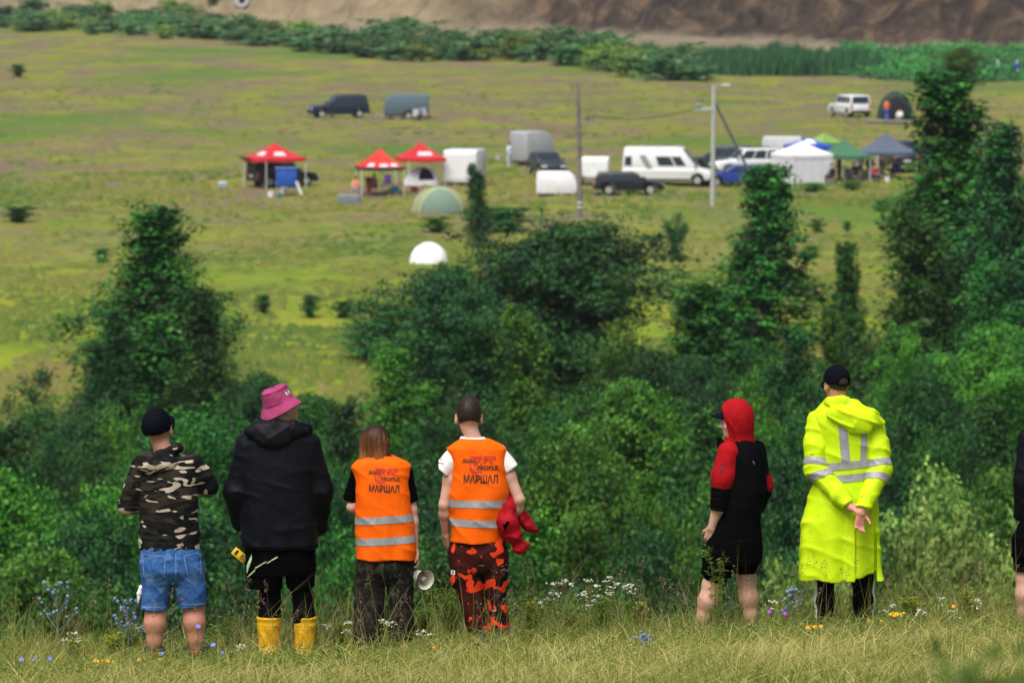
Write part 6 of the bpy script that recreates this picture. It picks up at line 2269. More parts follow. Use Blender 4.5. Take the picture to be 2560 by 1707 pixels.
def dome(label, x, y, w, d, h, rot, col, door=None, doorm=None, polem=None, squash=1.0, group='tents at the camp', Y=None, skirt=None):
    p = hit(x, y) if Y is None else Vector((W(x, y, Y).x, Y, gz(W(x, y, Y).x, Y)))
    o = thing('dome_tent', label, 'tent', (p.x, p.y, p.z - 0.02), R(rot), group)

    def surf(az, el, k=1.0):
        c = math.cos(el) ** 0.85
        return Vector((w / 2 * k * c * math.cos(az), d / 2 * k * c * math.sin(az), h * k * math.sin(el) ** 1.05))
    m = MB()
    na, ne = 32, 10
    v = [surf(2 * math.pi * i / na, math.pi / 2 * j / ne, 1 - 0.02 * abs(math.cos(4 * math.pi * i / na)) * (j > 0)) for j in range(ne + 1) for i in range(na)]
    m.add(v, [(j * na + i, j * na + (i + 1) % na, (j + 1) * na + (i + 1) % na, (j + 1) * na + i) for j in range(ne) for i in range(na)])
    fly = m.build('flysheet', col, o, True)
    for k in range(2):
        a0 = math.pi / 4 + k * math.pi / 2
        MB().tube([surf(a0, t, 1.01) if t <= math.pi / 2 else surf(a0 + math.pi, math.pi - t, 1.01) for t in np.linspace(0, math.pi, 17)], 0.022, 5).build('tent_pole', polem or col, o, True)
    if door:
        a0, a1, e0, e1 = door
        m = MB()
        N = 10
        v = []
        for j in range(N + 1):
            el = e0 + (e1 - e0) * j / N
            sh = math.sqrt(max(0, 1 - (j / N) ** 2.2))
            for i in range(N + 1):
                az = (a0 + a1) / 2 + (a1 - a0) / 2 * (-1 + 2 * i / N) * sh
                v.append(surf(az, el, 1.025))
        m.add(v, [(j * (N + 1) + i, j * (N + 1) + i + 1, (j + 1) * (N + 1) + i + 1, (j + 1) * (N + 1) + i) for j in range(N) for i in range(N)])
        m.build('door_panel', doorm or col, fly, True)
    return o


# --- small figures of the camp, in two poses
_small = {}


def small_mesh(pose):
    if pose in _small:
        return _small[pose]
    v3 = lambda *a: np.array(a, float)
    if pose == 'stand':
        J = dict(head=v3(0, 0, 1.62), F=frame(20, -5, 0), shL=v3(-0.17, 0, 1.40), shR=v3(0.17, 0, 1.40), elL=v3(-0.25, 0, 1.12), elR=v3(0.25, 0, 1.12), wrL=v3(-0.20, 0.18, 0.98), wrR=v3(0.22, 0.15, 0.95),
                 hipL=v3(-0.09, 0, 0.90), hipR=v3(0.09, 0, 0.90), knL=v3(-0.10, 0.02, 0.48), knR=v3(0.12, 0.02, 0.48), anL=v3(-0.11, 0, 0.08), anR=v3(0.14, 0, 0.08))
    else:
        J = dict(head=v3(0, 0.08, 1.20), F=frame(20, -15, 0), shL=v3(-0.17, 0.02, 0.98), shR=v3(0.17, 0.02, 0.98), elL=v3(-0.25, 0.10, 0.74), elR=v3(0.25, 0.10, 0.74), wrL=v3(-0.14, 0.34, 0.68), wrR=v3(0.14, 0.34, 0.68),
                 hipL=v3(-0.10, 0, 0.52), hipR=v3(0.10, 0, 0.52), knL=v3(-0.13, 0.42, 0.50), knR=v3(0.14, 0.42, 0.50), anL=v3(-0.13, 0.44, 0.09), anR=v3(0.15, 0.46, 0.09))
    tmp = bpy.data.objects.new('tmp', None)
    b = make_body(tmp, J, None, h=0.016)
    bm = b.data
    bpy.data.objects.remove(b)
    bpy.data.objects.remove(tmp)
    S = sdf_for([J['shL'], J['shR'], J['wrL'], J['wrR'], J['hipL']], 0.16, 0.018)
    sh, hp = (J['shL'] + J['shR']) / 2, (J['hipL'] + J['hipR']) / 2
    S.stack([(hp[2] - 0.04, hp[0], hp[1], 0.19, 0.14), ((hp[2] + sh[2]) / 2, 0, (hp[1] + sh[1]) / 2, 0.185, 0.145), (sh[2] - 0.06, 0, sh[1], 0.20, 0.14), (sh[2] + 0.05, 0, sh[1], 0.10, 0.09)], 0.04)
    for s in 'LR':
        S.chain([J['sh' + s], J['el' + s], J['el' + s] * 0.4 + J['wr' + s] * 0.6], [0.075, 0.062, 0.05], 0.03)
    shirt = S.mesh('shirt')
    S = sdf_for([J['hipL'], J['hipR'], J['knL'], J['knR'], J['anL'], J['anR']], 0.16, 0.018)
    for s in 'LR':
        S.chain([J['hip' + s], J['kn' + s], J['an' + s]], [0.115, 0.085, 0.062], 0.03)
    trou = S.mesh('trousers')
    F, c = J['F'], J['head']
    S = SDF(c - 0.2, c + 0.2, 0.016)
    S.ell(c + F[:, 2] * 0.035 - F[:, 1] * 0.02, (0.088, 0.105, 0.10), F, 0.02)
    hair = S.mesh('hair')
    _small[pose] = (bm, shirt, trou, hair)
    return _small[pose]


def small_person(label, x, y, pose, rz, shirt, trou, hair=(0.03, 0.02, 0.015), Y=None, group='people at the camp', lift=0.0, cat='person'):
    p = hit(x, y) if Y is None else Vector((W(x, y, Y).x, Y, gz(W(x, y, Y).x, Y)))
    o = thing('person', label, cat, (p.x, p.y, p.z + lift), R(rz), group)
    b, s, t, h = small_mesh(pose)
    key = lambda c: '%02d%02d%02d' % tuple(int(q * 99) for q in c)
    obj('body', b, SKIN_P, o)
    obj('shirt', s, M('shirt_cloth_' + key(shirt), shirt, 0.85), o)
    obj('trousers', t, M('trouser_cloth_' + key(trou), trou, 0.85), o)
    obj('hair', h, M('hair_' + key(hair), hair, 0.7), o)
    return o


def folding_chair(label, x, y, rz, col, Y=None, group='folding chairs at the camp'):
    p = hit(x, y) if Y is None else Vector((W(x, y, Y).x, Y, gz(W(x, y, Y).x, Y)))
    o = thing('folding_chair', label, 'chair', p, R(rz), group)
    MB().box((0, 0.02, 0.44), (0.52, 0.48, 0.03)).build('seat', col, o)
    MB().box((0, -0.25, 0.74), (0.52, 0.03, 0.56), M=Matrix.Rotation(R(-12), 3, 'X').inverted()).build('backrest', col, o)
    for s in (-1, 1):
        MB().tube([(s * 0.27, 0.25, 0.0), (s * 0.27, -0.22, 0.46), (s * 0.27, -0.32, 1.0)], 0.016, 5).build('leg', STEEL, o)
        MB().tube([(s * 0.27, -0.28, 0.0), (s * 0.27, 0.24, 0.46)], 0.016, 5).build('leg', STEEL, o)
        MB().box((s * 0.29, -0.02, 0.64), (0.05, 0.45, 0.025)).build('armrest', col, o)
    return o


def camp():
    red, white = M('red_canopy_cloth', (0.52, 0.018, 0.025), 0.7), M('white_canopy_cloth', (0.80, 0.81, 0.82), 0.7)
    navy = paint('navy_paint', (0.012, 0.024, 0.045))
    dark = paint('dark_grey_paint', (0.03, 0.037, 0.045))
    blk = paint('near_black_paint', (0.010, 0.014, 0.02))
    wht = paint('white_paint', (0.76, 0.77, 0.78))
    blue = paint('blue_paint', (0.02, 0.045, 0.30))
    silver = paint('silver_paint', (0.32, 0.34, 0.36))
    # far row
    car('suv', 'dark blue SUV facing left, alone far back in the field', 846, 294, 194, navy, 4.9, 1.9, 1.85, 1.1, 1.45, 0.7, 0.2, rack=True)
    trailer('box_trailer', 'grey box trailer with slanted front beside the dark blue SUV', 1016, 296, 184, M('grey_trailer_paint', (0.10, 0.15, 0.18), 0.4), 3.7, 1.9, 2.0, 0.35, 0.9, 0.75)
    small_person('person crouching in front of the grey box trailer', 1049, 302, 'sit', 160, (0.02, 0.15, 0.40), (0.03, 0.03, 0.04), lift=-0.12)
    folding_chair('pale folding chair beside the crouching person', 1034, 305, 140, M('beige_canvas', (0.42, 0.36, 0.33), 0.8))
    folding_chair('second folding chair behind the crouching person', 1062, 302, 210, M('beige_canvas', (0.42, 0.36, 0.33), 0.8))
    car('pickup', 'white pickup with hard top seen from behind, far right of the field', 2124, 292, 108, wht, 5.1, 1.9, 1.85, 1.15, 1.5, 0.6, 0.12, group='vehicles at the camp')
    dg = M('dark_green_tent_cloth', (0.012, 0.042, 0.026), 0.8)
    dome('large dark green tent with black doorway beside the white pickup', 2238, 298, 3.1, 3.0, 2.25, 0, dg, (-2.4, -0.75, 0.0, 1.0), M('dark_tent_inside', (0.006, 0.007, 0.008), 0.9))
    small_person('person in orange top and blue trousers by the dark green tent', 2217, 301, 'stand', 30, (0.75, 0.16, 0.06), (0.01, 0.09, 0.55))
    dog = hit(2248, 303)
    small_person('small person in white sitting in the dark tent doorway', 2250, 304, 'sit', 150, (0.75, 0.73, 0.70), (0.2, 0.2, 0.2), lift=-0.25)
    g = hit(2226, 308)
    gm = thing('ground_sheet', 'grey ground sheet spread in front of the dark green tent', 'mat', g)
    MB().box((0, 0, 0.14), (4.0, 2.2, 0.05), 0.1).build('sheet', M('grey_sheet', (0.20, 0.18, 0.17), 0.9), gm)
    dome('green dome tent half hidden behind the tallest birch', 2384, 297, 1.9, 1.9, 1.35, 0, M('moss_tent_cloth', (0.06, 0.12, 0.06), 0.8))
    # left camp: first red gazebo
    pr = M('white_canvas_print', (0.75, 0.60, 0.62), 0.7)
    gazebo('red gazebo alone at the left, over the dark car', 687, 470, 2.95, 32, 1.95, 2.85, red, [(0, -0.62, 0.25, 0.48, 0.72, pr), (1, -0.3, 0.55, 0.48, 0.72, pr), (3, -0.5, 0.4, 0.48, 0.72, pr)])
    car('suv', 'dark car with open tailgate under the left red gazebo', 706, 465, 28, blk, 4.3, 1.8, 1.65, 1.0, 1.2, 0.6, 0.2, tailgate=True)
    b = hit(716, 488)
    o = thing('camp_kitchen', 'blue fabric camp kitchen stand in front of the left red gazebo', 'camp kitchen', b, R(8))
    bc = M('blue_tarp_cloth', (0.02, 0.09, 0.42), 0.7)
    MB().box((0, 0, 1.10), (1.30, 0.55, 1.15)).build('cabinet', bc, o, True, 0.08)
    MB().box((0, -0.02, 1.70), (1.42, 0.62, 0.10)).build('lid', M('light_blue_cloth', (0.10, 0.20, 0.42), 0.7), o, True, 0.04)
    for sx in (-1, 1):
        for sy in (-1, 1):
            MB().tube([(sx * 0.6, sy * 0.22, 0.55), (sx * 0.66, sy * 0.26, 0.0)], 0.02, 6).build('leg', STEEL, o)
    MB().box((0, 0, 0.42), (1.2, 0.5, 0.04)).build('shelf', STEEL, o)
    q = hit(748, 490)
    o = thing('leaning_board', 'white board leaning against the blue camp kitchen', 'board', q)
    MB().box((0, 0, 0.45), (0.14, 0.04, 0.95), M=Matrix.Rotation(R(-22), 3, 'Y')).build('board', white, o)

    def tub(label, x, y, r, h, col, cat='bucket'):
        q = hit(x, y)
        o = thing('bucket', label, cat, q, 0, 'buckets and bags at the camp')
        MB().lathe([(r * 0.8, 0), (r, h), (r * 0.93, h), (r * 0.75, 0.03), (0.001, 0.03)], 16).build('pail', col, o, True)
        MB().tube([(r * math.cos(a), 0, h + r * 0.7 * math.sin(a)) for a in np.linspace(0, math.pi, 9)], 0.01, 4).build('handle', STEEL, o)
        return o
    tub('white bucket left of the blue camp kitchen', 677, 494, 0.22, 0.34, white)
    tub('white tub under the blue camp kitchen', 711, 486, 0.24, 0.45, white)
    tub('teal bucket in front of the blue camp kitchen', 698, 496, 0.16, 0.3, M('teal_plastic', (0.02, 0.22, 0.25), 0.5))
    q = hit(557, 469)
    o = thing('cool_box', 'small pale blue cool box lying in the grass left of the camp', 'cool box', q)
    MB().box((0, 0, 0.15), (0.55, 0.35, 0.3)).build('box', M('pale_blue_plastic', (0.25, 0.35, 0.5), 0.5), o, True, 0.03)
    MB().box((0, 0, 0.32), (0.57, 0.37, 0.06)).build('lid', white, o, True, 0.02)
    # second and third red gazebos
    gazebo('red gazebo with dark trim in the middle, over camp chairs', 950, 488, 2.75, 9, 1.85, 2.95, M('bright_red_canopy_cloth', (0.60, 0.025, 0.015), 0.7), [(0, -0.8, -0.45, 0.72, 0.95, pr), (0, -0.15, 0.28, 0.74, 0.95, pr), (0, 0.45, 0.8, 0.74, 0.95, pr), (1, -0.3, 0.5, 0.55, 0.8, pr)], val=M('dark_valance', (0.02, 0.022, 0.035), 0.8))
    gazebo('red gazebo partly hidden behind the middle red gazebo', 1052, 462, 2.55, 20, 1.75, 2.75, red, [(0, -0.6, 0.6, 0.5, 0.72, pr), (1, -0.4, 0.3, 0.5, 0.72, pr)])
    folding_chair('purple folding chair under the middle red gazebo', 964, 478, 150, M('purple_canvas', (0.07, 0.02, 0.16), 0.8))
    folding_chair('red folding chair under the middle red gazebo', 928, 484, 200, M('red_canvas', (0.35, 0.03, 0.03), 0.8))
    small_person('person in mauve sitting under the middle red gazebo', 938, 486, 'sit', 120, (0.28, 0.16, 0.24), (0.35, 0.05, 0.04), lift=-0.05)
    small_person('sunburnt person sitting at the left leg of the middle red gazebo', 890, 490, 'sit', 170, (0.60, 0.25, 0.16), (0.30, 0.28, 0.26), lift=-0.1)
    tub('light blue bucket under the middle red gazebo', 988, 488, 0.24, 0.55, M('sky_blue_plastic', (0.02, 0.25, 0.45), 0.5))
    tub('dark bag like bucket under the rear red gazebo', 1036, 484, 0.25, 0.4, M('maroon_cloth', (0.16, 0.02, 0.03), 0.8))
    q = hit(873, 511)
    o = thing('storage_box', 'long grey storage box in front of the middle red gazebo', 'box', q, R(-4))
    gp = M('grey_blue_plastic', (0.17, 0.21, 0.25), 0.6)
    MB().box((0, 0, 0.25), (1.35, 0.6, 0.46)).build('box', gp, o, True, 0.05)
    MB().box((0, 0, 0.52), (1.42, 0.66, 0.08)).build('lid', M('light_grey_plastic', (0.28, 0.32, 0.36), 0.6), o, True, 0.03)
    for s in (-1, 1):
        MB().box((s * 0.4, -0.31, 0.44), (0.10, 0.03, 0.10)).build('latch', STEEL, o)
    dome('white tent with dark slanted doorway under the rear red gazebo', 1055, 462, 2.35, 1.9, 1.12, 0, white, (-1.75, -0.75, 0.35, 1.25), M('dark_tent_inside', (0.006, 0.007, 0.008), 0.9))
    trailer('caravan', 'white rounded caravan seen from behind, right of the red gazebos', 1163, 464, 78, wht, 3.2, 2.15, 2.35, 0.30, 0.6, 0.6, 'caravan', door=True)
    dome('green dome tent with pale band and grey doorway beside the small tree', 1098, 530, 3.4, 2.6, 1.55, -8, M('pale_khaki_tent_cloth', (0.30, 0.33, 0.17), 0.8), (-2.15, -0.62, 0.0, 1.12), M('grey_green_tent_cloth', (0.15, 0.23, 0.17), 0.8), M('tent_seam_green', (0.20, 0.26, 0.18), 0.8))
    dome('small bright white dome tent standing alone in front of the camp', 1072, 656, 2.05, 1.7, 1.05, 0, white)
    # middle of the camp
    small_person('person in white standing left of the grey caravan', 1273, 418, 'stand', 60, (0.62, 0.68, 0.80), (0.45, 0.52, 0.62))
    tub('pale bag in the grass left of the person in white', 1247, 402, 0.28, 0.35, M('pale_grey_cloth', (0.45, 0.45, 0.42), 0.8), 'bag')
    trailer('caravan', 'rounded grey caravan with lilac top behind the dark grey car', 1331, 412, 40, M('caravan_grey', (0.36, 0.38, 0.40), 0.5), 2.6, 1.9, 2.35, 0.3, 0.9, 0.8, 'caravan')
    car('saloon_car', 'dark grey car facing the camera beside the grey caravan', 1366, 436, -77, dark, 4.4, 1.78, 1.48, 0.95, 1.2, 0.8, 0.5, 0.3)
    trailer('covered_trailer', 'low white covered trailer left of the first pole', 1393, 489, -4, white, 2.55, 1.4, 1.5, 0.14, 0.75, 0.75, wy=-0.2)
    trailer('box_trailer', 'white box trailer seen from behind, right of the first pole', 1489, 464, 86, white, 2.4, 1.75, 1.85, 0.55, 0.3, 0.4, low=M('grey_green_panel', (0.16, 0.19, 0.18), 0.6), door=True)
    car('estate_car', 'long dark estate car in front of the white camper van', 1572, 486, 2, blk, 4.3, 1.75, 1.42, 0.92, 1.05, 0.8, 0.25)
    tub('red can standing behind the dark estate car', 1513, 483, 0.14, 0.38, M('red_plastic', (0.5, 0.02, 0.04), 0.5), 'can')
    cv = car('camper_van', 'long white camper van with dark windows in the middle of the camp', 1668, 461, -7, wht, 5.8, 2.05, 2.45, 1.10, 0.85, 1.05, 0.14, 0.0, 0.35, 0.36, ((0.03, 0.13), (0.50, 0.72), (0.74, 0.88)), cat='van', taper=0.12, wv=(0.14, 0.58))
    m = MB()
    for k in range(2):
        m.add([(-1.75 + 0.02, -1.03, 1.95), (-1.35, -1.03, 1.95), (-0.85, -1.06, 1.15), (-1.25, -1.06, 1.15)], [(3, 2, 1, 0)]) if k == 0 else None
    m.build('grey_graphic', M('grey_vinyl', (0.25, 0.27, 0.27), 0.5), cv)
    for x in (-1.6, -0.6, 0.7):
        MB().box((x, 0, 2.50), (0.45, 0.45, 0.10)).build('roof_vent', M('grey_plastic', (0.3, 0.3, 0.3), 0.5), cv, True, 0.03)
    car('suv', 'dark grey SUV half hidden behind the second pole', 1800, 428, 172, dark, 4.6, 1.85, 1.75)
    car('suv', 'white SUV facing left beside the second pole', 1862, 437, 196, wht, 4.5, 1.85, 1.80, 1.05, 1.35, 0.7, 0.15, rack=True)
    car('hatchback', 'blue car facing left in front of the second pole', 1842, 466, 187, blue, 4.7, 1.78, 1.42, 0.92, 1.25, 0.85, 0.45, 0.35)
    trailer('box_trailer', 'pale grey box trailer standing behind the white gazebo', 1955, 420, 176, M('pale_grey_panel', (0.55, 0.57, 0.55), 0.6), 2.7, 1.8, 2.15, 0.5, 0.15, 0.3)
    gazebo('white gazebo with closed side walls at the right of the camp', 2004, 457, 3.0, 28, 1.95, 2.75, white, walls=((0, -1, 1), (3, -1, 1), (1, 0.4, 1)), wallm=M('white_wall_cloth', (0.70, 0.71, 0.76), 0.8))
    gazebo('blue gazebo behind the white gazebo', 2020, 428, 2.7, 12, 1.75, 2.3, M('blue_canopy_cloth', (0.015, 0.06, 0.42), 0.7), [(0, -0.8, 0.5, 0.2, 0.6, white)], walls=((0, 0.2, 1),))
    gazebo('lime green gazebo top behind the blue gazebo', 2060, 418, 1.9, 40, 1.75, 2.35, M('lime_canopy_cloth', (0.19, 0.34, 0.07), 0.7))
    gazebo('dark green gazebo with people under it', 2110, 455, 2.7, 20, 1.80, 2.85, M('green_canopy_cloth', (0.05, 0.15, 0.08), 0.8))
    gazebo('slate grey gazebo at the right of the green gazebo', 2216, 447, 3.05, 25, 1.85, 3.05, M('slate_canopy_cloth', (0.085, 0.11, 0.16), 0.8))
    small_person('person in red shirt under the green gazebo', 2098, 452, 'stand', 100, (0.55, 0.015, 0.03), (0.02, 0.02, 0.03))
    small_person('person in black sitting under the green gazebo', 2137, 455, 'sit', 130, (0.012, 0.012, 0.014), (0.02, 0.02, 0.022))
    small_person('person in black standing between green and grey gazebos', 2174, 452, 'stand', 20, (0.010, 0.010, 0.012), (0.015, 0.015, 0.02))
    small_person('person in dark red sitting under the grey gazebo', 2186, 460, 'sit', 200, (0.30, 0.02, 0.05), (0.02, 0.02, 0.03))
    small_person('person in black at the left leg of the green gazebo', 2082, 460, 'sit', 60, (0.01, 0.01, 0.012), (0.02, 0.02, 0.02))
    folding_chair('blue folding chair right of the grey gazebo people', 2238, 446, 30, M('blue_canvas', (0.03, 0.06, 0.22), 0.8))
    folding_chair('dark folding chair under the green gazebo', 2122, 462, 190, M('black_canvas', (0.012, 0.012, 0.014), 0.8))
    folding_chair('black folding chair between the seated people', 2160, 464, 160, M('black_canvas', (0.012, 0.012, 0.014), 0.8))
    tub('pale bucket beside the blue folding chair', 2218, 456, 0.2, 0.35, white)
    car('van', 'dark van behind the slate grey gazebo', 2250, 424, 98, blk, 4.7, 1.95, 2.0, 1.1, 1.1, 0.6, 0.12, cat='van')
    car('suv', 'dark SUV at the right end of the camp beside the birch', 2338, 420, 118, navy, 4.5, 1.9, 1.75)

    small_person('person in grey standing behind the green gazebo people', 2150, 446, 'stand', 200, (0.10, 0.11, 0.12), (0.02, 0.02, 0.03))
    small_person('person in dark blue sitting on the blue folding chair', 2240, 447, 'sit', 30, (0.03, 0.05, 0.16), (0.02, 0.02, 0.03), lift=-0.05)
    small_person('person in black bending behind the seated people', 2204, 452, 'stand', 300, (0.02, 0.02, 0.025), (0.05, 0.05, 0.06))
    q = hit(2122, 450)
    o = thing('camp_table', 'folding table with things on it under the green gazebo', 'table', q, R(10))
    MB().box((0, 0, 0.70), (1.2, 0.6, 0.04)).build('table_top', STEEL, o)
    for sx in (-1, 1):
        for sy in (-1, 1):
            MB().tube([(sx * 0.55, sy * 0.25, 0.69), (sx * 0.58, sy * 0.28, 0.0)], 0.018, 5).build('leg', STEEL, o)
    car('hatchback', 'dark green car between the white gazebo and the white SUV', 1925, 432, 165, paint('dark_green_paint', (0.015, 0.03, 0.028)), 4.2, 1.75, 1.5, 0.95, 1.2, 0.8, 0.3)

    # poles
    wood = bark_mat('weathered_pole_wood', (0.09, 0.08, 0.07), (0.22, 0.20, 0.18), 6)
    conc = M('pale_concrete', (0.42, 0.43, 0.40), 0.85)
    b = hit(1450, 545)
    s = FPX / b.y
    p1 = thing('utility_pole', 'weathered grey utility pole standing in front of the white trailers', 'pole', b)
    H1 = (545 - 212) / s
    MB().tube([(0, 0, -0.3), (-0.05, 0, H1 * 0.5), (-0.14, 0, H1)], [0.17, 0.15, 0.12], 10).build('post', wood, p1, True)
    MB().box((0.30, 0, (545 - 299) / s), (1.0, 0.12, 0.12)).build('cross_arm', wood, p1)
    for xx in (-0.1, 0.45, 0.75):
        MB().lathe([(0.03, 0), (0.06, 0.04), (0.05, 0.14), (0.02, 0.2)], 8, (xx, 0, (545 - 299) / s + 0.06)).build('insulator', M('brown_porcelain', (0.10, 0.06, 0.04), 0.3), p1, True)
    for zz in (507, 518):
        z = (545 - zz) / s
        MB().lathe([(0.168, -0.05), (0.172, 0), (0.168, 0.05)], 12, (-0.01, 0, z)).build('white_band', M('white_paint_band', (0.65, 0.65, 0.62), 0.7), p1, True)
    b2 = hit(1781, 512)
    s2 = FPX / b2.y
    H2 = (512 - 213) / s2
    p2 = thing('utility_pole', 'pale concrete utility pole with diagonal brace and street lamp', 'pole', b2)
    MB().tube([(0, 0, -0.3), (0.07, 0, H2)], [0.15, 0.12], 8).build('post', conc, p2, True)
    MB().tube([(0.20, 0.15, (512 - 262) / s2), (2.25, 0.3, (512 - 432) / s2 * 1.0 - 0.0), (2.95, 0.35, 0.0)], [0.085, 0.09, 0.09], 8).build('diagonal_brace', M('dark_pole_wood', (0.10, 0.105, 0.11), 0.8), p2, True)
    MB().box((-0.45, 0, (512 - 273) / s2), (1.25, 0.22, 0.20)).build('cross_arm', conc, p2, True, 0.02)
    MB().box((-0.85, 0, (512 - 264) / s2), (0.35, 0.3, 0.22)).build('junction_box', M('grey_metal_box', (0.25, 0.26, 0.26), 0.5), p2, True, 0.02)
    MB().tube([(0.1, 0, H2 - 0.15), (0.5, 0, H2 + 0.02), (0.7, 0, H2 + 0.02)], 0.03, 6).build('lamp_arm', STEEL, p2, True)
    MB().box((0.82, 0, H2 + 0.0), (0.5, 0.22, 0.12)).build('lamp_head', M('pale_lamp_glass', (0.55, 0.66, 0.66), 0.3), p2, True, 0.04)
    for k in range(2):
        A = Vector(b) + Vector((0.45 + 0.3 * k, 0, (545 - 299) / s + 0.25))
        B = Vector(b2) + Vector((-0.9 + 0.3 * k, 0, (512 - 273) / s2 + 0.15))
        w = thing('power_line', ('thin sagging wire between the two poles, nearer one', 'thin sagging wire between the two poles, farther one')[k], 'wire', A)
        MB().tube([(A.lerp(B, t) - A) + Vector((0, 0, -1.3 * 4 * t * (1 - t) * 0.35)) for t in np.linspace(0, 1, 17)], 0.014, 4).build('cable', TRIM, w)

    # ring on the bank and the riders on the right
    q = hit(605, 20, 300, 900)
    o = thing('concrete_ring', 'pale concrete ring with dark hole at the top left by the hedge', 'ring', q)
    MB().lathe([(0.45, -0.4), (0.95, -0.4), (1.0, -0.3), (1.0, 0.3), (0.95, 0.4), (0.45, 0.4), (0.45, -0.4)], 24, (0, 0, 0.95), Matrix.Rotation(math.pi / 2, 3, 'X')).build('ring', M('light_concrete', (0.45, 0.45, 0.46), 0.8), o, True)
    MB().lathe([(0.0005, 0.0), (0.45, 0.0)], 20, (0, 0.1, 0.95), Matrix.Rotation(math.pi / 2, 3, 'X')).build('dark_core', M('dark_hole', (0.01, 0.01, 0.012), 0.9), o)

    def rider(label, lb2, x, y, rz, shirt, bike):
        q = hit(x, y)
        b = thing('motorcycle', label, 'motorcycle', q, R(rz), 'off-road motorcycles at the right')
        for yy in (-0.65, 0.65):
            MB().lathe([(0.22, -0.05), (0.32, -0.06), (0.34, 0), (0.32, 0.06), (0.22, 0.05)], 18, (0, yy, 0.34), Matrix.Rotation(math.pi / 2, 3, 'Y')).build('wheel', TYRE, b, True)
        MB().tube([(0, -0.65, 0.34), (0, -0.2, 0.75), (0, 0.3, 0.85), (0, 0.5, 0.75)], [0.05, 0.11, 0.12, 0.06], 8).build('frame', bike, b, True)
        MB().tube([(0, 0.65, 0.34), (0, 0.5, 0.9), (0, 0.44, 1.08)], 0.035, 6).build('fork', STEEL, b)
        MB().tube([(-0.38, 0.38, 1.10), (0, 0.46, 1.06), (0.38, 0.38, 1.10)], 0.02, 6).build('handlebar', TRIM, b)
        MB().box((0, -0.65, 0.80), (0.16, 0.7, 0.04), M=Matrix.Rotation(R(-14), 3, 'X')).build('rear_mudguard', bike, b)
        MB().box((0, -0.15, 0.92), (0.2, 0.75, 0.1)).build('saddle', TRIM, b, True, 0.03)
        s = small_person(lb2, x, y, 'sit', rz, shirt, (0.02, 0.03, 0.05), (0.75, 0.78, 0.75), Y=q.y, lift=0.38, group='riders at the right')
    rider('off-road motorcycle under the blue rider at the far right', 'rider in blue with white helmet at the far right', 2543, 194, 15, (0.03, 0.07, 0.50), M('white_plastic_fairing', (0.6, 0.62, 0.62), 0.4))
    rider('off-road motorcycle half hidden in the weeds, under the green rider', 'rider in bright green left of the blue rider', 2496, 194, 60, (0.06, 0.55, 0.12), M('dark_plastic_fairing', (0.03, 0.04, 0.06), 0.4))


camp()
# ------------------------------------------------------------------ grass and flowers of the near slope
GRASS = leaf_mat('dry_meadow_grass', (0.085, 0.15, 0.016), (0.27, 0.315, 0.045), (0.62, 0.56, 0.20), 0.4, 0.0)
GREENW = leaf_mat('fresh_weeds', (0.05, 0.10, 0.014), (0.11, 0.19, 0.022), (0.22, 0.30, 0.035), 0.3, 0.01)
SEED = leaf_mat('seed_heads', (0.16, 0.10, 0.06), (0.28, 0.19, 0.11), (0.42, 0.32, 0.2), 0.2, 0.0)


def blades(n, xs, ys, hgt, w, lean, tone, seed, segs=3, zoff=-0.01, vz=1.0):
    """Curved grass blades: arrays of base points and heights."""
    r = np.random.default_rng(seed)
    zs = ground_z(xs, ys) + zoff
    a = r.uniform(0, 6.28, n)
    L = np.abs(r.normal(lean, lean * 0.6, n))
    # blades lean mostly to the right, as combed by wind
    dx, dy = np.cos(a) + 0.18, np.sin(a)
    sa = r.uniform(0, 6.28, n)
    sx, sy = np.cos(sa), np.sin(sa) * 0.4
    V = np.zeros((n, 2 * segs + 1, 3), np.float32)
    for k in range(segs):
        t = k / segs
        c = np.stack([xs + dx * L * hgt * t * t, ys + dy * L * hgt * t * t, zs + vz * hgt * t * (1 - 0.25 * L * t)], 1)
        ww = (w * (1 - 0.6 * t))[:, None]
        s = np.stack([sx, sy, 0 * sx], 1) * ww
        V[:, 2 * k] = c - s
        V[:, 2 * k + 1] = c + s
    V[:, 2 * segs] = np.stack([xs + dx * L * hgt, ys + dy * L * hgt, zs + vz * hgt * (1 - 0.25 * L)], 1)
    b = np.arange(n)[:, None] * (2 * segs + 1)
    F = [b + np.array([[2 * k, 2 * k + 1, 2 * k + 3]]) for k in range(segs - 1)] + [b + np.array([[2 * k, 2 * k + 3, 2 * k + 2]]) for k in range(segs - 1)]
    F.append(b + np.array([[2 * segs - 2, 2 * segs - 1, 2 * segs]]))
    F = np.concatenate(F)
    tn = np.tile(tone, 2 * (segs - 1) + 1)
    return V.reshape(-1, 3), F, tn


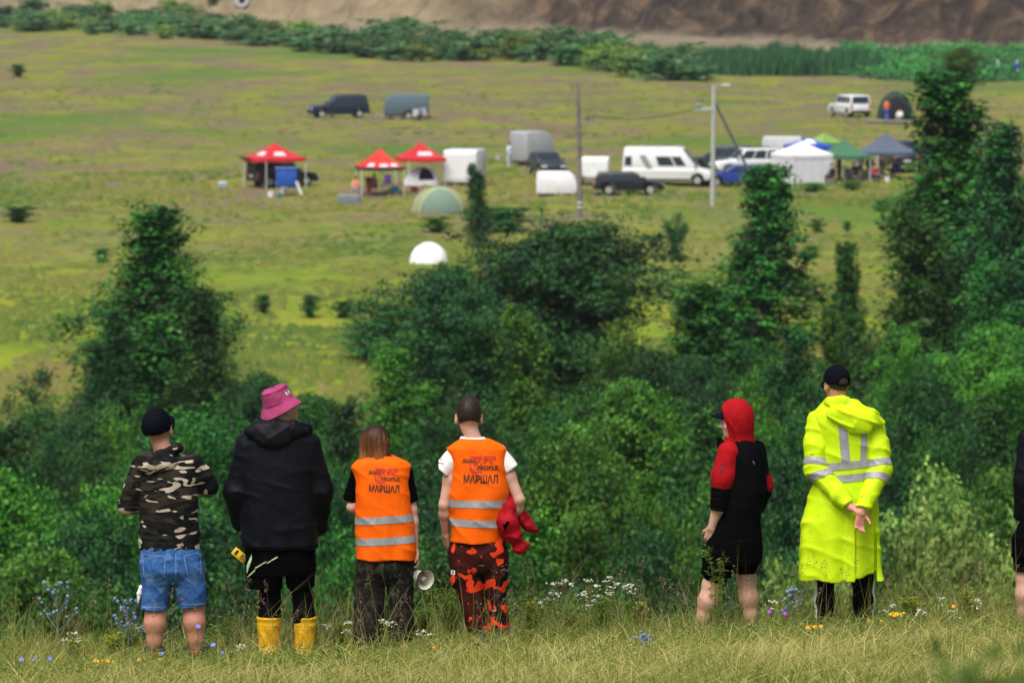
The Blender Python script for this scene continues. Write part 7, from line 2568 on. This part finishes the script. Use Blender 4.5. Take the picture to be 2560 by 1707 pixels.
def near_grass():
    r = np.random.default_rng(21)
    n = 80000
    ys = r.uniform(30.5, 41.6, n)
    xs = r.uniform(-1, 1, n) * (0.5 + ys * 0.098)
    clump = fbm(xs * 1.7, ys * 1.7)
    fine = fbm(xs * 6 + 9, ys * 6)
    hgt = np.clip(0.10 + 0.10 * clump + 0.07 * fine + r.normal(0, 0.05, n), 0.03, 0.42) * (0.72 + (0.6 + 0.25 * np.clip(xs / 3, 0, 1)) * np.clip((ys - 37.6) / 1.2, 0, 1))
    tone = np.clip(0.50 + 0.7 * fbm(xs * 0.8 + 5, ys * 0.8) + 0.35 * fine + r.normal(0, 0.33, n), 0, 1)
    lying = r.uniform(0, 1, n) < 0.40
    hgt = np.where(lying, r.uniform(0.15, 0.42, n), hgt * 1.15)
    vz = np.where(lying, r.uniform(0.25, 0.6, n), 1.0)
    tone = np.where(lying, np.clip(tone + r.uniform(-0.1, 0.4, n), 0, 1), tone)
    V, F, T = blades(n, xs, ys, hgt, np.full(n, 0.0026) * r.uniform(0.6, 1.8, n), 0.95, tone, 1, vz=vz)
    me = mesh_np('meadow_grass', V, F)
    face_attr(me, 'tone', T)
    o = obj('meadow_grass', me, GRASS)
    o['kind'] = 'stuff'
    tag(o, 'tangled dry yellow-green grass on the slope where the people stand', 'grass')
    # tall thin stalks
    n = 8000
    ys = r.uniform(33, 41.2, n)
    xs = r.uniform(-1, 1, n) * (0.4 + ys * 0.096)
    keep = (fbm(xs * 0.9 + 3, ys * 0.9) > -0.15) & (r.uniform(0, 1, n) < np.clip((ys - 36.0) / 2.5, 0.12, 1))
    xs, ys = xs[keep], ys[keep]
    n = len(xs)
    hgt = r.uniform(0.22, 0.62, n) * np.where(r.uniform(0, 1, n) < 0.25, 1.25, 0.85)
    V, F, T = blades(n, xs, ys, hgt, np.full(n, 0.0017), 0.35, r.uniform(0.45, 1, n), 2, 4)
    me = mesh_np('grass_stalks', V, F)
    face_attr(me, 'tone', T)
    o = obj('grass_stalks', me, GRASS)
    o['kind'] = 'stuff'
    tag(o, 'thin bent dry stalks rising above the meadow grass', 'grass')
    # seed heads on a share of further stalks
    n = 300
    ys = r.uniform(36.0, 41.0, n)
    xs = r.uniform(-1, 1, n) * (0.4 + ys * 0.094)
    hgt = r.uniform(0.25, 0.66, n)
    z0 = ground_z(xs, ys)
    Vs, Fs, Ts = blades(n, xs, ys, hgt, np.full(n, 0.0014), 0.22, r.uniform(0.3, 0.9, n), 3, 4)
    m = 26
    tip = Vs.reshape(n, -1, 3)[:, -1]
    sub = Vs.reshape(n, -1, 3)[:, -3]
    d = tip - sub
    t = r.uniform(0.0, 1.0, (n, m, 1))
    L = r.uniform(0.05, 0.11, (n, 1, 1))
    dn = (d / np.linalg.norm(d, axis=1)[:, None])[:, None]
    P = (tip[:, None] - dn * L * t + r.normal(0, 1, (n, m, 3)) * (0.004 + 0.010 * np.sin(t * 3.0)) * 0.8).reshape(-1, 3)
    V2, F2, T2 = leaves(P, r.normal(0, 1, (n * m, 3)), 0.013, r, 0.4, None, None)
    F2 = np.concatenate([F2[:, [0, 1, 2]], F2[:, [0, 2, 3]]]) + len(Vs)
    me = mesh_np('seed_heads', np.concatenate([Vs, V2]), np.concatenate([Fs, F2]))
    face_attr(me, 'tone', np.concatenate([Ts, np.tile(T2, 2)]))
    o = obj('seed_head_grass', me, SEED)
    o['kind'] = 'stuff'
    tag(o, 'brown feathery seed heads on thin grass stalks', 'grass')
    # leafy weeds in the grass, taller along the crest
    n = 46000
    ys = r.uniform(35, 41.2, n)
    xs = r.uniform(-1, 1, n) * (0.4 + ys * 0.096)
    crest = np.clip((ys - 38.2) / 1.2, 0, 1)
    k = fbm(xs * 1.3 + 40, ys * 1.3 - 8) > 0.12 - 0.22 * crest
    xs, ys, crest = xs[k], ys[k], crest[k]
    n = len(xs)
    top = 0.10 + crest * np.clip(0.16 + 0.35 * fbm(xs * 2.1, ys * 0.6 + 3), 0.0, 0.42)
    P = np.stack([xs, ys, ground_z(xs, ys) + 0.02 + r.uniform(0, 1, n) * top], 1)
    V, F, T = leaves(P, np.tile(np.array([[0, -0.3, 0.8]]), (n, 1)), 0.034, r, 0.22)
    me = mesh_np('leafy_weeds', V, F)
    face_attr(me, 'tone', T)
    o = obj('leafy_weeds', me, GREENW)
    o['kind'] = 'stuff'
    tag(o, 'small green leaves of weeds growing through the grass', 'weeds')


near_grass()


def field_grass():
    """Tussocks of the far slope and field, near enough to read as texture."""
    r = np.random.default_rng(77)
    n = 60000
    ys = 236 + (560 - 236) * r.uniform(0, 1, n) ** 1.9
    xs = r.uniform(-1, 1, n) * (3 + ys * 0.094)
    cl = fbm(xs / 3.2, ys / 6.0) + 0.5 * fbm(xs / 11 + 3, ys / 20)
    k = (cl > -0.28) & (r.uniform(0, 1, n) < np.where(ys < 315, 1.0, np.where(np.abs(ys - 362) < 24, 0.6, 0.22)))
    xs, ys, cl = xs[k], ys[k], cl[k]
    n = len(xs)
    near = np.clip((300 - ys) / 60, 0, 1)
    hgt = r.uniform(0.05, 0.24, n) * (0.75 + 0.8 * near + 0.9 * np.exp(-((ys - 362) / 26)**2)) * (0.8 + 0.8 * np.clip(cl, 0, 1))
    rad = r.uniform(0.14, 0.5, n)
    tone = np.clip(0.5 + 0.9 * fbm(xs / 7 + 9, ys / 15) + r.normal(0, 0.13, n), 0, 1)
    zs = ground_z(xs, ys)
    V = np.zeros((n, 6, 3))
    a0 = r.uniform(0, 6.28, n)
    for q in range(5):
        a = a0 + q * 1.2566
        rr = rad * r.uniform(0.6, 1.3, n)
        V[:, q] = np.stack([xs + np.cos(a) * rr, ys + np.sin(a) * rr, zs - 0.04], 1)
    V[:, 5] = np.stack([xs + r.normal(0, 0.08, n), ys + r.normal(0, 0.08, n), zs + hgt], 1)
    bi = np.arange(n)[:, None] * 6
    F = np.concatenate([bi + np.array([[q, (q + 1) % 5, 5]]) for q in range(5)])
    me = mesh_np('field_tussocks', V.reshape(-1, 3), F)
    face_attr(me, 'tone', np.clip(np.tile(tone, 5) + r.normal(0, 0.08, 5 * n), 0, 1))
    o = obj('field_tussocks', me, leaf_mat('field_grass', (0.07, 0.155, 0.014), (0.17, 0.215, 0.022), (0.27, 0.235, 0.06), 0.0, 0.0))
    o['kind'] = 'stuff'
    tag(o, 'rough grass tussocks of the camp field and the slope below it', 'grass')


field_grass()

# --- flowers one can pick out
STEM = GREENW
PETAL = {'white': M('white_petals', (0.46, 0.48, 0.36), 0.7, var=0.35, vscale=60), 'yellow': M('yellow_petals', (0.80, 0.50, 0.01), 0.7), 'gold': M('goldenrod_yellow', (0.42, 0.42, 0.03), 0.7),
         'blue': M('chicory_blue', (0.15, 0.19, 0.62), 0.7), 'purple': M('thistle_purple', (0.38, 0.10, 0.50), 0.7), 'steel': M('steel_blue_thistle', (0.17, 0.24, 0.36), 0.7),
         'orange': M('orange_yellow_petals', (0.78, 0.33, 0.01), 0.7)}
STEEL_STEM = leaf_mat('steel_blue_stems', (0.12, 0.17, 0.22), (0.19, 0.25, 0.31), (0.28, 0.34, 0.40), 0.2, 0.0)


def tone_all(me, v=0.55):
    face_attr(me, 'tone', np.random.default_rng(len(me.polygons)).uniform(max(0, v - 0.35), min(1, v + 0.35), len(me.polygons)))
    return me


def flower(name, label, cat, x, ytop, Y, kind, group=None, seed=0):
    """A flowering plant whose top is at source pixel (x, ytop) and whose root stands on the slope at depth Y."""
    r = np.random.default_rng(seed + int(x) * 7 + int(ytop))
    top = W(x, ytop, Y)
    z0 = gz(top.x, Y) - 0.01
    H = max(0.10, top.z - z0)
    o = thing(name, label, cat, (top.x, Y, z0), 0, group)
    st, hd, lf = MB(), MB(), []

    def disc(c, rad, n=10, thick=0.006, tilt=0.3, wob=0.0):
        ax = Vector((r.normal(0, tilt), r.normal(0, tilt) - 0.25, 1)).normalized()
        q = ax.to_track_quat('Z', 'Y').to_matrix()
        hd.lathe([(rad * 0.15, -thick), (rad, -thick * 0.2), (rad * 0.9, thick * 0.6), (0.0005, thick)], n, c, q)

    def star(c, rad, n, tilt=0.5, w=0.42, toward=-0.6):
        ax = Vector((r.normal(0, tilt), toward, 0.7)).normalized()
        q = ax.to_track_quat('Z', 'Y').to_matrix()
        for k in range(n):
            a = 2 * math.pi * k / n + r.uniform(-0.1, 0.1)
            d, s = Vector((math.cos(a), math.sin(a), 0.12)), Vector((-math.sin(a), math.cos(a), 0))
            pts = [c, c + q @ (d * rad * 0.6 + s * rad * w * 0.5), c + q @ (d * rad), c + q @ (d * rad * 0.6 - s * rad * w * 0.5)]
            hd.add(pts, [(0, 1, 2, 3)])

    def ball(c, rad):
        hd.lathe([(0.0005, -rad)] + [(rad * math.sin(a), -rad * 1.15 * math.cos(a)) for a in np.linspace(0.5, 2.7, 5)] + [(0.0005, rad * 1.2)], 8, c)

    if kind == 'eryngium':
        tips = []
        st.tube([(0, 0, 0), (0.01, 0, H * 0.5), (0.0, 0, H * 0.97)], [0.004, 0.003, 0.002], 5)
        for k in range(11):
            t = 0.38 + 0.6 * k / 11
            a = k * 2.4
            ln = H * (0.34 - 0.2 * t) * r.uniform(0.8, 1.25)
            b = Vector((0, 0, H * t))
            e = b + Vector((math.cos(a) * ln * 0.85, math.sin(a) * ln * 0.5, ln * 0.8))
            st.tube([b, (b + e) / 2 + Vector((0, 0, -0.01)), e], [0.0022, 0.0018, 0.0014], 4)
            tips.append(e)
            for q in range(2):
                e2 = b.lerp(e, r.uniform(0.5, 0.9)) + Vector((r.normal(0, 0.025), r.normal(0, 0.02), r.uniform(0.01, 0.05)))
                st.tube([b.lerp(e, 0.5), e2], 0.0013, 4)
                tips.append(e2)
        tips.append(Vector((0, 0, H)))
        for e in tips:
            ball(e, r.uniform(0.008, 0.013))
            for k in range(7):
                a = 2 * math.pi * k / 7
                d = Vector((math.cos(a), math.sin(a), 0.35)) * 0.024
                s = Vector((-math.sin(a), math.cos(a), 0)) * 0.0022
                st.add([e - s + Vector((0, 0, -0.008)), e + s + Vector((0, 0, -0.008)), e + d], [(0, 1, 2)])
        obj('stem', tone_all(st.mesh('stem')), STEEL_STEM, o)
        obj('flower_heads', hd.mesh('flower_heads', True), PETAL['steel'], o)['kind'] = 'stuff'
        return o
    if kind in ('yarrow',):
        nst = r.integers(2, 4)
        for k in range(nst):
            ox = r.normal(0, 0.03) if k else 0
            hh = H * (1 if k == 0 else r.uniform(0.75, 0.96))
            st.tube([(ox * 0.3, 0, 0), (ox * 0.8, 0, hh * 0.6), (ox, 0, hh * 0.93)], [0.003, 0.0024, 0.002], 5)
            for q in range(11):
                c = Vector((ox + r.normal(0, 0.017), r.normal(0, 0.016), hh - abs(r.normal(0, 0.012))))
                st.tube([(ox, 0, hh * 0.90), c], 0.001, 3)
                disc(c, r.uniform(0.005, 0.0105), 7, 0.004, 0.5)
            for q in range(9):
                z = hh * r.uniform(0.1, 0.85)
                lf.append((ox * z / hh, 0, z))
    elif kind in ('goldenrod', 'bush'):
        for k in range(9):
            a = r.uniform(0, 6.28)
            hh = H * r.uniform(0.6, 1.0) if k else H
            e = Vector((math.cos(a) * 0.22 * hh * r.uniform(0.3, 1), math.sin(a) * 0.15 * hh, hh))
            st.tube([(0, 0, 0), e * 0.5 + Vector((0, 0, 0.04)), e], [0.003, 0.0022, 0.0012], 4)
            for q in range(26):
                t = r.uniform(0.25, 1)
                lf.append(tuple(e * t + Vector((r.normal(0, 0.014), r.normal(0, 0.014), r.normal(0, 0.02)))))
            if kind == 'goldenrod':
                for q in range(20):
                    t = r.uniform(0.72, 1.02)
                    c = e * t + Vector((r.normal(0, 0.016), r.normal(0, 0.014), 0))
                    disc(c, 0.007, 5, 0.004)
    elif kind == 'spray':
        for k in range(5):
            a = r.uniform(0, 6.28)
            e = Vector((math.cos(a) * 0.10, math.sin(a) * 0.06, H * r.uniform(0.7, 1)))
            st.tube([(0, 0, 0), (e.x * 0.3, e.y * 0.3, e.z * 0.6), e], [0.003, 0.002, 0.001], 4)
            for q in range(18):
                t = r.uniform(0.3, 1)
                lf.append((e.x * t, e.y * t, e.z * t))
    else:
        st.tube([(0, 0, 0), (r.normal(0, 0.01), 0, H * 0.5), (0, 0, H * 0.98)], [0.0028, 0.0022, 0.0016], 5)
        for q in range(8):
            lf.append((0, 0, H * r.uniform(0.05, 0.75)))
        c = Vector((0, 0, H))
        if kind == 'chicory':
            star(c, 0.019, 12, 0.3, 0.6)
        elif kind == 'daisy':
            star(c, 0.016, 11, 0.3, 0.55)
            disc(c, 0.008, 8, 0.006, 0.2)
        elif kind == 'thistle':
            ball(c, 0.016)
            for q in range(30):
                d = Vector((r.normal(0, 0.5), r.normal(0, 0.5), 1)).normalized() * 0.03
                s = Vector((0.002, 0.001, 0))
                hd.add([c - s, c + s, c + d], [(0, 1, 2)])
        elif kind == 'tansy':
            for q in range(34):
                cc = Vector((r.normal(0, 0.030), r.normal(0, 0.02), H + r.normal(0, 0.006)))
                st.tube([(0, 0, H * 0.8), cc], 0.0012, 3)
                disc(cc, 0.009, 7, 0.005, 0.2)
    if lf:
        P = np.array(lf)
        n = len(P)
        rep = 3
        P = np.repeat(P, rep, 0) + r.normal(0, 0.006, (n * rep, 3))
        V, F, T = leaves(P, np.tile(np.array([[0, -0.4, 0.7]]), (n * rep, 1)), 0.045 if kind in ('goldenrod', 'bush', 'spray') else 0.035, r, 0.16)
        m2 = MB()
        me2 = mesh_np('foliage', V, F)
        face_attr(me2, 'tone', np.clip(T * 0.6 + 0.4, 0, 1))
        obj('foliage', me2, GREENW, o)
    obj('stem', tone_all(st.mesh('stem')), STEM, o)
    if hd.v:
        col = {'yarrow': 'white', 'goldenrod': 'gold', 'chicory': 'blue', 'daisy': 'orange', 'thistle': 'purple', 'tansy': 'yellow', 'white': 'white'}.get(kind, 'white')
        hd.build('blossom', PETAL[col], o)
    return o


flower('sea_holly', 'tall steel-blue sea holly with many round heads at the far left', 'flower', 140, 1462, 38.6, 'eryngium')
flower('sea_holly', 'smaller steel-blue sea holly left of the camouflage hoodie man', 'flower', 318, 1508, 38.4, 'eryngium')
flower('sea_holly', 'steel-blue sea holly low in the grass near the bottom centre right', 'flower', 1612, 1660, 36.2, 'eryngium')
flower('sea_holly', 'thin sea holly left of the raincoat man legs', 'flower', 1985, 1478, 38.9, 'eryngium')
for x, y, Y, lb in [(1386, 1455, 39.0, 'leftmost white yarrow of the clump right of the red camouflage trousers'), (1412, 1448, 39.2, 'white yarrow second from left in the big yarrow clump'),
                    (1376, 1480, 38.8, 'lower white yarrow at the left of the yarrow clump'), (1475, 1447, 39.1, 'white yarrow in the middle of the big yarrow clump'),
                    (1492, 1462, 38.9, 'white yarrow just right of the clump middle'), (1524, 1441, 39.2, 'tallest white yarrow at the right of the clump'),
                    (1540, 1455, 39.0, 'white yarrow leaning beside the tallest yarrow'), (1575, 1459, 39.1, 'rightmost white yarrow of the big clump'), (1458, 1482, 38.7, 'short white yarrow in front of the clump'),
                    (868, 1553, 38.0, 'white yarrow left of the dark camouflage trousers'), (953, 1546, 37.7, 'white yarrow in front of the dark camouflage trousers'), (1060, 1575, 37.6, 'white yarrow between the two pairs of camouflage trousers'),
                    (606, 1612, 37.5, 'white yarrow left of the yellow rubber boots'), (812, 1560, 38.1, 'white yarrow right of the yellow rubber boots'), (1930, 1500, 38.9, 'white yarrow left of the raincoat legs'),
                    (2230, 1510, 38.7, 'white yarrow just right of the raincoat legs'), (2300, 1522, 38.6, 'white yarrow halfway to the right edge'), (2355, 1492, 39.0, 'taller white yarrow before the pale willow bushes'),
                    (2445, 1498, 39.0, 'white yarrow nearest the right edge'), (2380, 1525, 38.4, 'low white yarrow below the taller one at right'), (180, 1580, 38.3, 'white yarrow right of the tall sea holly'), (365, 1560, 38.4, 'pale yarrow at the left calf of the hoodie man')]:
    flower('yarrow', lb, 'flower', x, y, Y, 'yarrow', 'white yarrow in the grass')
for x, y, Y, k, lb in [(1330, 1500, 38.9, 'goldenrod', 'yellow-green goldenrod right of the red camouflage trousers'), (1430, 1515, 38.9, 'bush', 'feathery green weed under the yarrow clump'), (1500, 1495, 39.2, 'bush', 'feathery green weed behind the yarrow clump'),
                       (1600, 1505, 39.3, 'goldenrod', 'goldenrod at the right end of the yarrow clump'), (1130, 1470, 38.8, 'bush', 'leafy green weed between girl and man in orange vests'), (1060, 1520, 38.4, 'bush', 'low leafy weed at the girl right foot'),
                       (590, 1535, 38.5, 'spray', 'green weed with starry leaves between hoodie and rubber boots'), (285, 1580, 38.5, 'goldenrod', 'goldenrod left of the hoodie man boots'), (330, 1560, 38.7, 'bush', 'green weed behind the hoodie man left boot'),
                       (190, 1600, 38.5, 'goldenrod', 'yellow weed right of the tall sea holly'), (790, 1490, 38.5, 'spray', 'wiry weed against the right rubber boot'), (2280, 1490, 39.1, 'goldenrod', 'yellow-green weed right of the raincoat'),
                       (2420, 1470, 39.3, 'goldenrod', 'yellow-green weed before the pale willows at right'), (2040, 1490, 38.5, 'spray', 'weed with yellow tips between the raincoat legs'), (1795, 1365, 38.4, 'spray', 'tall thin weed in front of the red hood man shorts'),
                       (845, 1560, 38.3, 'bush', 'green weed left of the girl trousers'), (1700, 1540, 39.3, 'bush', 'low green weed left of the red hood man')]:
    flower('weed', lb, 'weed', x, y, Y, k, 'green weeds in the grass')
for x, y, lb in [(54, 1681, 'leftmost blue chicory flower at the bottom left'), (86, 1688, 'blue chicory second from the left edge'), (124, 1680, 'blue chicory third from the left edge'), (404, 1683, 'violet-blue chicory below the hoodie man boot'),
                 (495, 1565, 'blue chicory against the right calf of the hoodie man'), (533, 1611, 'blue chicory right of the hoodie man right boot'), (557, 1634, 'blue chicory low between boots and rubber boots')]:
    flower('chicory', lb, 'flower', x, y, 37.2 if y > 1640 else 37.6, 'chicory', 'blue chicory flowers')
for x, y, lb in [(1924, 1531, 'left one of two purple thistles'), (1963, 1535, 'right one of two purple thistles')]:
    flower('thistle', lb, 'flower', x, y, 38.3, 'thistle', 'purple thistles')
for x, y, lb in [(2173, 1563, 'yellow flower at the right foot of the raincoat man'), (2206, 1573, 'large orange-yellow flower right of the raincoat feet'), (2005, 1596, 'orange-yellow flower below the thistles'), (2021, 1637, 'left upper flower of four yellow flowers at lower right'),
                 (2052, 1634, 'right upper flower of four yellow flowers at lower right'), (2018, 1650, 'lowest of the four yellow flowers at lower right'), (2036, 1636, 'small middle one of the four yellow flowers'), (2236, 1538, 'yellow flower cluster right of the raincoat hem'),
                 (2384, 1515, 'yellow flower among the yarrow at right'), (347, 1700, 'yellow flower at the bottom under the hoodie man'), (402, 1698, 'second yellow flower at the bottom under the hoodie man'), (1084, 1660, 'small yellow flower in the bottom grass at centre')]:
    flower('yellow_daisy', lb, 'flower', x, y, 37.8 if y < 1600 else 36.6, 'daisy', 'yellow flowers in the grass')
flower('tansy', 'broad yellow tansy flower head at the bottom left', 'flower', 253, 1683, 36.6, 'tansy')
flower('tansy', 'yellow flower cluster beside the raincoat man right foot', 'flower', 2238, 1535, 38.4, 'tansy')


# --- leafy sprig close to the camera, out of focus
def near_sprig():
    r = np.random.default_rng(8)
    Y = 9.0
    top = W(2450, 1600, Y)
    z0 = gz(top.x, Y) - 0.02
    o = thing('leafy_sprig', 'blurred green leafy sprig close to the camera at lower right', 'weed', (top.x, Y, z0))
    H = top.z - z0
    st = MB()
    P = []
    for k in range(5):
        e = Vector((r.normal(0, 0.03), r.normal(0, 0.06), H * r.uniform(0.96, 1)))
        st.tube([(0, 0, 0), e * 0.5, e], [0.004, 0.003, 0.0015], 5)
        for q in range(34):
            P.append(e * r.uniform(0.90, 1.005) + Vector((r.normal(0, 0.035), r.normal(0, 0.03), 0)))
    P = np.array([tuple(a) for a in P])
    V, F, T = leaves(P, np.tile(np.array([[0, -0.5, 0.6]]), (len(P), 1)), 0.035, r, 0.45)
    me = mesh_np('foliage', V, F)
    face_attr(me, 'tone', T * 0.5)
    obj('foliage', me, GREENW, o)
    obj('stem', tone_all(st.mesh('stem')), GREENW, o)


near_sprig()

# ------------------------------------------------------------------ thin summer haze
def build_haze():
    t = NT('thin_haze')
    t.n.remove(t.b)
    v = t.n.new('ShaderNodeVolumePrincipled')
    v.inputs['Color'].default_value = (0.86, 0.92, 1.0, 1)
    v.inputs['Density'].default_value = 0.00007
    v.inputs['Anisotropy'].default_value = 0.2
    t.link(v.outputs[0], t.out.inputs['Volume'])
    o = MB().box((0, 2500, 9), (5400, 5300, 44)).build('haze', t.m)
    o['kind'] = 'stuff'
    tag(o, 'thin pale haze over the valley', 'haze')


build_haze()
